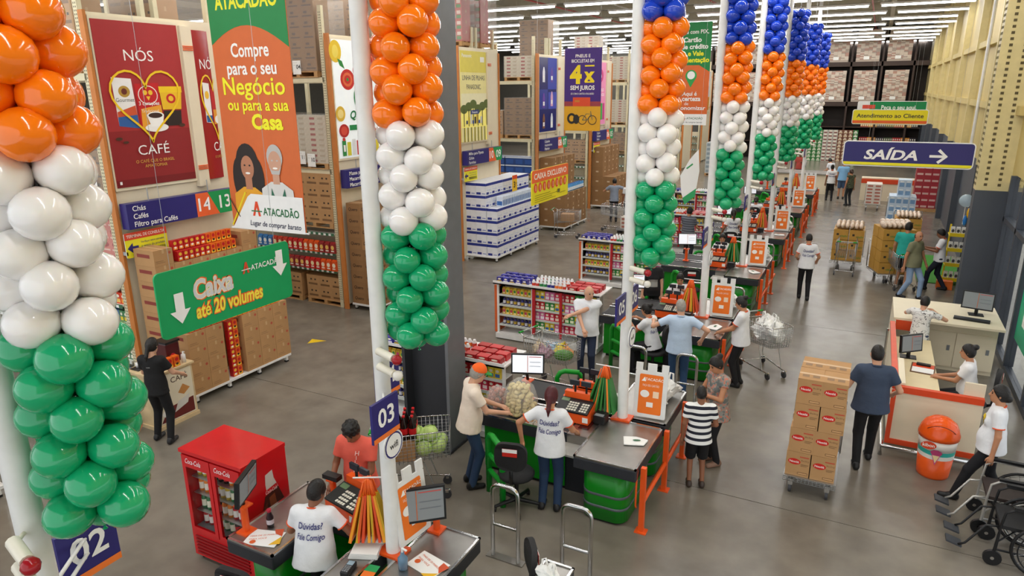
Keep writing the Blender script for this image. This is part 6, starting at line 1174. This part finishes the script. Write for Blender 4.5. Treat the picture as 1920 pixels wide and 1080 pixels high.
def person(label, x, y, a, h=1.68, lh=(-.24, .05, .8), rh=(.24, .05, .8), lf=(-.1, 0, 0), rf=(.1, 0, 0), pel=(0, 0, .93), lean=0., roll=0., hy=0., hp=.15, shirt='#e8e8ea', pants='#17171b', shoes='#18181a', hair='short', hc='black', skin='b', g=1.0, fem=False, sleeve=.62, hem=-.1, shorts=0, trim=None, back=None, front=None, res=.012, collar=None, cap=None, lhint=(-.5, -1, -.3), rhint=(.5, -1, -.3), barefeet=False):
    s = h/1.70; t = thing('person', label, 'person', (x, y, 0), a-PI/2); V3 = lambda p: np.array(p, float)
    pel = V3(pel); Rt = rot(0, lean, roll); TF = (pel, Rt); sw = .16 if fem else .182
    neck = pel+Rt @ V3((0, -.005, .53)); Rh = rot(hy, hp+lean*.35, roll*.5); hd = neck+Rt @ V3((0, .01, .03))+Rh @ V3((0, .022, .105)); HF = (hd, Rh)
    SH = [pel+Rt @ V3((q*sw, 0, .455)) for q in (-1, 1)]; EL = []; WR = []
    for q, tg, hn in ((0, lh, lhint), (1, rh, rhint)): e, w = ik(SH[q], V3(tg), .285, .255, hn); EL.append(e); WR.append(w)
    HP = [pel+V3((q*.088, 0, -.03)) for q in (-1, 1)]; KN = []; AN_ = []
    for q, f in ((0, lf), (1, rf)): k_, an = ik(HP[q], V3(f)+V3((0, 0, .075)), .43, .425, (0, 1, .1)); KN.append(k_); AN_.append(an)
    # ---- body
    B = Field(res)
    B.ell((0, 0, .0), (.073, .092, .115), .02, HF).ell((0, .03, -.066), (.053, .062, .055), .03, HF).cone((0, .085, .012), (0, .104, -.022), .009, .016, .012, HF)
    for q in (-1, 1): B.ell((q*.076, -.005, -.005), (.012, .02, .032), .008, HF)
    B.cone(hd+Rh @ V3((0, -.02, -.06)), neck+Rt @ V3((0, 0, -.03)), .05, .056, .02)
    B.cone((0, 0, .02), (0, 0, .36), .125*g, .135, .03, TF, (1, .62, 1)).cone((-sw*.8, 0, .45), (sw*.8, 0, .45), .045, .045, .04, TF)
    fx = MB()
    for q in (0, 1):
        sg = -1 if q == 0 else 1; B.cone(SH[q], EL[q], .046, .038, .02).cone(EL[q], WR[q], .038, .026, .015); d = WR[q]-EL[q]; d /= np.linalg.norm(d)
        side = np.cross(d, (0, 0, 1.)); side = side/max(np.linalg.norm(side), 1e-3) if np.linalg.norm(side) > .15 else V3((0, 1, 0)); 
        side = side if (side @ V3((1, 0, 0)))*1 >= 0 else -side; up = np.cross(side, d); up = up if up[2] > 0 or abs(up[2]) < .2 else -up
        pc = WR[q]+d*.05; B.cone(WR[q], WR[q]+d*.075, .027, .031, .012, None).cone(pc-side*.015, pc+side*.015, .024, .024, .012)
        for i, (o_, ln) in enumerate(((-.03, .062), (-.01, .074), (.01, .078), (.03, .068))):
            p0 = WR[q]+d*.085+side*o_; p1 = p0+d*ln*.5-up*.008; p2 = p1+d*ln*.42-up*ln*.35; fx.tube([tuple(p0-d*.02), tuple(p1), tuple(p2)], [.0095, .009, .0075], 6)
        th = WR[q]+d*.035-side*sg*.026; p1 = th+d*.03-side*sg*.022; p2 = p1+d*.03-side*sg*.004-up*.006; fx.tube([tuple(th), tuple(p1), tuple(p2)], [.012, .0105, .0085], 6)
        B.cone(HP[q], KN[q], .074, .05, .03).cone(KN[q], AN_[q], .05, .034, .02).cone(AN_[q]-V3((0, .03, .035)), AN_[q]+V3((0, .13, -.045)), .036, .028, .02)
    B.ell((0, 0, 0), (.14, .1, .1), .03, TF)
    def add(nm, V, F, m, par, extra=None):
        if extra: extra.v = [tuple(c*s for c in p) for p in extra.v]
        return link(nm, vf_mesh(nm, V*s, F, m, extra), par)
    V, F = B.mesh(); add('body', V, F, SKIN[skin], t, fx)
    # ---- shirt
    sm = cloth(shirt) if isinstance(shirt, str) else shirt; C_ = Field(res); wd = 1.0 if not fem else .93
    C_.cone((0, .0, .1), (0, .005, .35), .148*g*wd, .172*wd*(.5+.5*g), .04, TF, (1, .66, 1)).cone((-sw*.78, -.005, .447), (sw*.78, -.005, .447), .06, .06, .06, TF).cone((0, .005, hem-.02), (0, .01, .12), .194*max(g, 1)*(1 if hem > -.12 else 1.04), .155*g, .04, TF, (1, .78, 1)).ell((0, .035*g, .06), (.14*g, .105*g*g, .14), .05, TF)
    if fem: C_.ell((-.062, .085, .3), (.062, .055, .06), .04, TF).ell((.062, .085, .3), (.062, .055, .06), .04, TF)
    for q in (0, 1):
        d = EL[q]-SH[q]; L = np.linalg.norm(d); d /= L
        if sleeve <= 1: e_ = SH[q]+d*L*sleeve; C_.cone(SH[q], SH[q]+d*L*(sleeve+.15), .063, .06, .05, None, (1, 1, 1), [(d, d @ e_)])
        else: C_.cone(SH[q], EL[q], .063, .052, .05).cone(EL[q], WR[q]-(WR[q]-EL[q])*.05, .052, .04, .03)
    V, F = C_.mesh([((0, 0, -1), -hem, TF)]); so = add('shirt', V, F, sm, t)
    if trim:
        tm = cloth(trim); r_ = MB(); n_ = 16
        for q in (0, 1):
            d = Vector(EL[q]-SH[q]); L = d.length; d.normalize(); c_ = Vector(SH[q])+d*L*sleeve; u = d.orthogonal().normalized(); w = d.cross(u)
            MB().tube([(c_+(u*math.cos(2*PI*i/n_)+w*math.sin(2*PI*i/n_))*.061)*s for i in range(n_)], .0085*s, 6, closed=True).build('sleeve_trim', tm, so)
        MB().tube([tuple((pel+Rt @ V3((.066*math.cos(2*PI*i/n_), -.002+.064*math.sin(2*PI*i/n_), .505-.02*math.sin(2*PI*i/n_))))*s) for i in range(n_)], .009*s, 6, closed=True).build('collar_trim', tm, so)
    if collar:
        MB().tube([tuple((pel+Rt @ V3((.062*math.cos(2*PI*i/16), -.005+.062*math.sin(2*PI*i/16), .515-.02*math.sin(2*PI*i/16))))*s) for i in range(16)], .014*s, 6, closed=True).build('collar', cloth(collar), so)
    bv = BVHTree.FromPolygons([tuple(p) for p in (V*s).tolist()], F.tolist())
    for txt, sgn in ((back, -1), (front, 1)):
        if not txt: continue
        pm = MB(); pmats = []
        for (st, px, pz, hh, mw, c_) in txt:
            if st == '#': v2 = [(-mw/2+mw*i/8, hh*(j/6)) for i in range(9) for j in range(7)]; f2 = [(i*7+j, i*7+7+j, i*7+8+j, i*7+j+1) for i in range(8) for j in range(6)]
            else: v2, f2, w2 = text2d(st, .012, .15); sx = min(hh, mw/max(w2, .01)); v2 = [((u-w2/2)*sx, v*hh) for u, v in v2]
            out = []; dr = Rt @ V3((0, -sgn, 0)); ok = True
            for u, v in v2:
                o_ = (pel+Rt @ V3(((px+u)*(-sgn), sgn*.6, pz+v)))*s; hit = bv.ray_cast(Vector(o_), Vector(dr))
                out.append(hit[0]-Vector(dr)*(.008 if st == '#' else .014) if hit[0] else Vector(o_)+Vector(dr)*.48*s)
            mt = flat(c_, .7)
            if mt not in pmats: pmats.append(mt)
            fx_ = Frame((0, 0, 0), Vector(Rt @ V3((-sgn, 0, 0))), Vector(Rt @ V3((0, 0, 1)))); pm.add(out, fix(out, f2, fx_), pmats.index(mt))
        pm.build('shirt_print', pmats, so)
    # ---- trousers and shoes
    T_ = Field(res); pmx = cloth(pants) if isinstance(pants, str) else pants
    T_.ell((0, -.005, -.03), (.158*max(1, g*.95), .118*g, .12), .04, TF).cone((0, 0, -.0), (0, 0, .08), .145*g, .14*g, .03, TF, (1, .7, 1))
    for q in (0, 1):
        if shorts: e_ = HP[q]+(KN[q]-HP[q])*shorts; d = (KN[q]-HP[q])/np.linalg.norm(KN[q]-HP[q]); T_.cone(HP[q], KN[q], .092, .085, .03, None, (1, 1, 1), [(d, d @ e_)])
        else: T_.cone(HP[q], KN[q], .088, .066, .03).cone(KN[q], AN_[q]-V3((0, 0, .01)), .065, .05, .02)
    V, F = T_.mesh([((0, 0, 1), .06, TF)]); add('trousers', V, F, pmx, t)
    for q in (0, 1):
        Sx = Field(min(res, .012)); b0 = AN_[q]; Sx.cone(b0+V3((0, -.035, -.035)), b0+V3((0, .145, -.045)), .043, .036, .02).cone(b0+V3((0, -.02, 0)), b0+V3((0, .03, -.02)), .042, .04, .03)
        V, F = Sx.mesh([((0, 0, -1), -(b0[2]-.075)+.0, None)]); add('shoe', V, F, mat('leather_'+shoes.strip('#'), shoes, .45), t)
    # ---- head details
    hm = HAIR[hc]; hf = [((0, .8, -.6), .03)]
    if hair != 'none':
        Hh = Field(min(res, .011))
        if hair == 'bald': Hh.ell((0, -.012, -.005), (.081, .098, .1), .01, HF, [((0, .8, -.3), .005), ((0, 0, 1), .03), ((0, 0, -1), .06)])
        else:
            thick = .006 if hair == 'buzz' else .013; Hh.ell((0, -.008, .012), (.074+thick, .092+thick, .115+thick*.8), .01, HF, hf+[((0, 0, -1), .075 if hair in ('short', 'buzz') else .11)])
            if hair == 'curly':
                for i in range(26): aa = i*2.4; zz = .03+.1*(i/26); rr = .085*math.sqrt(max(.1, 1-(zz/.15)**2)); Hh.ell((rr*math.cos(aa), -.012+rr*1.1*math.sin(aa), zz), (.022,)*3, .012, HF, [((0, .8, -.6), .045)])
            if hair == 'bun': Hh.ell((0, -.1, .09), (.048, .048, .045), .015, HF)
            if hair == 'pony': Hh.cone((0, -.1, .0), (0, -.125, -.16), .034, .026, .02, HF).cone((0, -.125, -.16), (0, -.12, -.24), .026, .01, .02, HF)
            if hair == 'low': Hh.ell((0, -.095, -.04), (.05, .05, .05), .02, HF)
        V, F = Hh.mesh(); add('hair', V, F, hm, t)
    P = lambda p: (hd+Rh @ V3(p))*s
    for q in (-1, 1):
        e = MB().ball(tuple(P((q*.031, .078, .012))), .0125*s, .0125*s, .009*s, n=8, m=6).build('eye', mat('eye_dark', '#2a1c16', .2), t)
        MB().tube([tuple(P((q*.016, .089, .03))), tuple(P((q*.032, .087, .036))), tuple(P((q*.05, .074, .03)))], .004*s, 5).build('eyebrow', hm, t)
    MB().tube([tuple(P((-.024, .082, -.062))), tuple(P((0, .093, -.06))), tuple(P((.024, .082, -.062)))], .0055*s, 6).build('lips', mat('lip_tone', '#9c5a4e', .5), t)
    if cap:
        Cp = Field(min(res, .011)); Cp.ell((0, -.004, .03), (.09, .106, .108), .01, HF, [((0, .15, -1), -.03)]); V, F = Cp.mesh(); cm = cloth(cap); co = add('cap', V, F, cm, t)
        Br = Field(min(res, .011)); Br.ell((0, .1, .035), (.075, .09, .016), .01, HF); V, F = Br.mesh(); add('cap_brim', V, F, cloth('#2f8a3a') if cap.startswith('#f') else cm, co)
    return t
DUV = [('Dúvidas?', .01, .33, .068, .25, '#2a2a72'), ('Fale Comigo', .01, .22, .06, .28, '#2a2a72')]
LOGO = [('#', 0, .24, .12, .14, '#e8c81e'), ('Atacadão', 0, .3, .025, .13, '#2a2a72')]
OT = '#e0562a'; JEAN = '#263c5c'; st = dict(shirt='#e6e7ea', trim=OT)
person('redhead cashier in white shirt and jeans at the lane five till', -3.1, 6.93, 1.78, 1.64, lh=(-.36, -.04, .98), rh=(.28, .3, 1.0), hair='pony', hc='red', skin='b', fem=True, pants=JEAN, shirt='#e6e7ea', trim=OT, back=DUV, hp=.3, g=1.12, lhint=(-1, -.3, -.2), res=.011)
person('man in an orange cap, cream shirt and jeans handling bags on the belt', -4.27, 6.95, .75, 1.74, lh=(-.05, .42, 1.06), rh=(.14, .42, 1.05), hair='short', hc='grey', skin='a', shirt='#ecdccb', pants='#2c4262', cap='#f2641e', hp=.4, g=1.12, lean=.12, res=.011)
person('man in a coral shirt standing before the express till', -4.68, 5.28, -1.35, 1.7, lh=(-.12, .36, 1.02), rh=(.2, .3, 1.0), hair='curly', skin='c', shirt='#e2604e', pants='#3a3f4a', hp=.55, g=1.12, lean=.1, front=[(c_, .06-i*.012, .38-i*.055, .05, .05, '#f0c8c0') for i, c_ in enumerate('HILFIG')], res=.011)
person('cashier in a white shirt seen from behind at the express till', -4.33, 4.14, 1.95, 1.6, lh=(-.22, .36, .98), rh=(.38, .32, 1.0), hair='short', skin='c', lean=.16, hp=.25, hy=-.5, g=1.25, back=DUV, res=.011, pel=(0, 0, .85), lf=(-.12, .1, 0), rf=(.12, .1, 0), **st)
person('bald man in a white shirt holding a cart by the lane five gondola', -4.2, 10.98, -1.3, 1.76, lh=(.42, .42, 1.2), rh=(.0, .45, 1.0), hair='bald', hc='grey', skin='a', shirt='#e4e8ee', pants='#2a3550', g=1.15, hp=.2, hy=.6, collar='#dfe4ec', rhint=(.8, -.5, -.4), res=.013)
person('woman in a black printed T-shirt waiting at the lane eight belt', -3.9, 14.05, -1.2, 1.66, hair='low', skin='a', fem=True, shirt='#16161a', pants='#202024', g=1.15, front=[('#', 0, .12, .16, .2, '#8f8f8c')], lh=(-.2, .1, .85), rh=(.22, .1, .85), res=.014)
person('seated cashier in white talking on a phone at the lane eight till', -3.3, 14.03, -1.4, 1.62, pel=(0, 0, .66), lf=(-.12, .38, 0), rf=(.12, .38, 0), lh=(-.1, .14, 1.08), rh=(.2, .35, .95), hair='bun', skin='b', fem=True, lhint=(-1, .2, -.6), hp=.35, res=.014, **st)
person('seated cashier with a bun reaching over the lane seven till', -3.15, 11.62, 2.9, 1.62, pel=(0, 0, .66), lf=(-.12, .36, 0), rf=(.12, .38, 0), lh=(-.05, .5, 1.0), rh=(.2, .45, 1.02), hair='bun', skin='b', fem=True, lean=.25, back=DUV, hp=.1, res=.013, **st)
person('grey-haired man in a pale blue shirt and jeans seen from behind', -2.5, 10.85, 1.75, 1.74, lh=(-.45, .22, 1.25), rh=(.35, .1, 1.05), hair='buzz', hc='grey', skin='a', shirt='#bcd0e8', pants='#2c4a70', g=1.15, hp=.2, hy=.4, collar='#b4c8e2', rhint=(1, -.5, .1), res=.012)
person('woman in a white staff shirt standing at the lane seven counter end', -1.66, 11.85, 3.05, 1.64, lh=(-.1, .35, 1.02), rh=(.12, .32, 1.0), hair='bun', skin='b', fem=True, hp=.3, g=1.12, res=.012, front=None, **st)
person('woman in a floral top standing behind the boy', -1.5, 8.98, -2.35, 1.62, lh=(.02, .2, 1.12), rh=(-.02, .24, 1.06), hair='bun', skin='b', fem=True, shirt=blot_mat('floral_cloth', [(0, '#6a6e6c'), (.45, '#8e8c86'), (.53, '#c8705a'), (.58, '#8e948c'), (.66, '#d8b8a0')], 16), pants='#17171b', g=1.2, hp=.45, sleeve=.35, hem=-.16, lhint=(-1, -.1, -.6), rhint=(1, -.1, -.6), res=.011, shoes='#8a6a58')
person('boy in a striped shirt and black shorts at the orange rail', -1.58, 8.27, 1.9, 1.42, hair='buzz', skin='c', shirt=stripe_mat('boy_stripes', [(0, '#e8e8e6'), (.55, '#181a2a')], .085), pants='#131316', shorts=1.02, lh=(-.25, .02, .82), rh=(.18, .2, .98), g=1.08, hp=.2, hem=-.13, shoes='#3a2e28', res=.01)
person('man in a navy polo and black trousers pushing the carton trolley', .38, 9.86, 1.75, 1.76, lh=(-.3, .22, .98), rh=(.3, .2, 1.0), lf=(-.1, -.12, 0), rf=(.1, .2, 0), hair='buzz', skin='a', shirt='#39465c', pants='#141417', g=1.25, hp=.1, collar='#323e54', res=.011)
person('woman in a white staff shirt walking past the orange bin', 1.74, 9.5, 3.05, 1.63, lh=(-.24, .0, .82), rh=(.24, .05, .8), lf=(-.08, .32, 0), rf=(.09, -.25, 0), hair='low', skin='b', fem=True, g=1.16, hp=.0, front=LOGO, res=.011, pel=(0, 0, .9), **st)
person('seated woman with a bun and lanyard at the service desk', 1.72, 11.7, 2.95, 1.62, pel=(0, 0, .66), lf=(-.12, .35, 0), rf=(.12, .35, 0), lh=(-.06, .42, .82), rh=(.06, .42, .82), hair='bun', skin='b', fem=True, lean=.12, hp=.05, g=1.1, res=.012, shirt='#eceaea')
person('person in a black and white print shirt leaning on the cabinet counter', 1.12, 13.72, 1.2, 1.5, lh=(-.12, .2, 1.35), rh=(.16, .2, 1.38), hair='short', skin='a', shirt=blot_mat('print_cloth', [(0, '#e6e6e4'), (.56, '#2a2a2c'), (.6, '#e6e6e4')], 18), pants='#3a4a66', lhint=(-1, .3, -.5), rhint=(1, .3, -.5), hp=.3, res=.013)
person('man in an olive T-shirt and pale jeans walking in the aisle', 1.2, 19.2, -.6, 1.72, lf=(-.1, .2, 0), rf=(.1, -.18, 0), lh=(-.28, .15, .85), rh=(.28, -.05, .82), hair='bald', hc='brown', skin='b', shirt='#7f7f62', pants='#8fa8c8', g=1.15, res=.017, pel=(0, 0, .91), hy=-.3)
person('man in a teal shirt and black shorts beside the yellow cartons', 1.02, 20.0, 1.3, 1.75, hair='short', skin='b', shirt='#25a79a', pants='#15151a', shorts=.95, lh=(-.28, .1, .85), rh=(.3, .25, .95), shoes='#d8d8d8', g=1.12, res=.017)
person('woman in a white shirt reading a note beside the yellow stand', 1.84, 20.3, 3.0, 1.64, lf=(-.1, .25, 0), rf=(.1, -.2, 0), lh=(-.06, .32, 1.1), rh=(.08, .34, 1.12), hair='short', skin='c', fem=True, hp=.4, res=.017, pel=(0, 0, .9), pants='#1c2030', **st)
person('woman in a white staff shirt walking away down the aisle', -1.14, 17.95, 1.75, 1.65, lf=(-.09, .08, 0), rf=(.09, -.1, 0), lh=(-.2, .25, 1.02), rh=(.26, .22, .98), hair='buzz', skin='b', fem=True, back=DUV, hp=.35, g=1.1, res=.015, **st)
person('woman in a white staff shirt beside the man in sky blue', -1.6, 35.2, 1.7, 1.64, hair='bun', skin='c', fem=True, back=DUV, res=.024, lf=(-.12, .1, 0), **st)
person('man in a sky blue shirt, denim shorts and orange cap', -1.15, 36.0, 1.6, 1.78, hair='short', skin='b', shirt='#7fb2dc', pants='#4a6488', shorts=1.0, cap='#e8602a', res=.024, g=1.15)
person('woman in a dark camouflage top by the far counter', -.75, 34.0, 2.2, 1.6, hair='low', hc='brown', skin='b', fem=True, shirt=blot_mat('camo_cloth', [(0, '#39412e'), (.45, '#565c42'), (.58, '#20241c')], 14), pants='#20242a', sleeve=.1, res=.024)
person('man in white leaning over the far pale counter', -1.7, 38.9, 2.4, 1.66, hair='short', skin='a', lean=.5, lh=(-.1, .5, 1.0), rh=(.15, .5, 1.0), res=.026, shirt='#e0e4ec')
person('man in a brick red shirt standing at the far lanes', -3.5, 40.5, -1.3, 1.74, hair='short', skin='c', shirt='#a8443c', pants='#2a3040', lh=(-.05, .22, 1.2), res=.026)
person('seated cashier seen from behind at the lane thirteen till', -3.5, 25.55, 1.6, 1.62, pel=(0, 0, .66), lf=(-.12, .35, 0), rf=(.12, .35, 0), lh=(-.15, .4, 1.0), rh=(.15, .4, 1.0), hair='low', skin='b', back=DUV, res=.022, **st)
person('standing cashier seen from behind at the lane eleven till', -3.45, 20.85, 1.9, 1.64, lh=(-.34, .0, .9), rh=(.18, .36, 1.0), hair='pony', skin='c', fem=True, back=DUV, res=.018, **st)
person('man in a grey striped polo and black cap at the lane eleven belt', -4.66, 20.4, 1.3, 1.68, hair='short', skin='b', shirt=stripe_mat('polo_stripes', [(0, '#4a4e58'), (.7, '#7a7e88')], .07), pants='#23262e', cap='#1a1a1e', lh=(-.15, .35, 1.05), rh=(.15, .35, 1.05), g=1.2, res=.018)
person('cashier facing the lane ten till', -3.3, 18.5, -1.4, 1.62, pel=(0, 0, .66), lf=(-.12, .35, 0), rf=(.12, .35, 0), lh=(-.15, .38, 1.0), rh=(.15, .38, 1.0), hair='bun', skin='b', fem=True, res=.019, **st)
person('cashier facing the lane twelve till', -3.3, 23.3, -1.4, 1.62, pel=(0, 0, .66), lf=(-.12, .35, 0), rf=(.12, .35, 0), lh=(-.15, .38, 1.0), rh=(.15, .38, 1.0), hair='low', skin='b', fem=True, res=.021, **st)
person('man in a grey shirt resting his arm on the brown cartons', -8.9, 25.9, 1.9, 1.7, lh=(-.4, .3, 1.2), rh=(.36, .1, 1.15), hair='short', skin='b', shirt='#8d98a8', pants='#1c1d22', res=.021, rhint=(1, -.4, .1))
person('man in a white shirt and jeans standing by the pink panel cartons', -8.2, 25.6, 2.2, 1.7, hair='curly', skin='c', shirt='#e4e6ea', pants='#2a3c58', res=.021)
person('woman in black with a ponytail at the coffee tasting table', -9.05, 5.9, 1.95, 1.64, lf=(-.14, .05, 0), rf=(.14, -.05, 0), lh=(-.2, .32, 1.0), rh=(.22, .34, 1.02), hair='pony', skin='a', fem=True, shirt='#141416', pants='#101013', hp=.35, back=[('atacadão', 0, .36, .012, .16, '#c8c8c8')], res=.013)
bpy.data.scenes.remove(TSC)
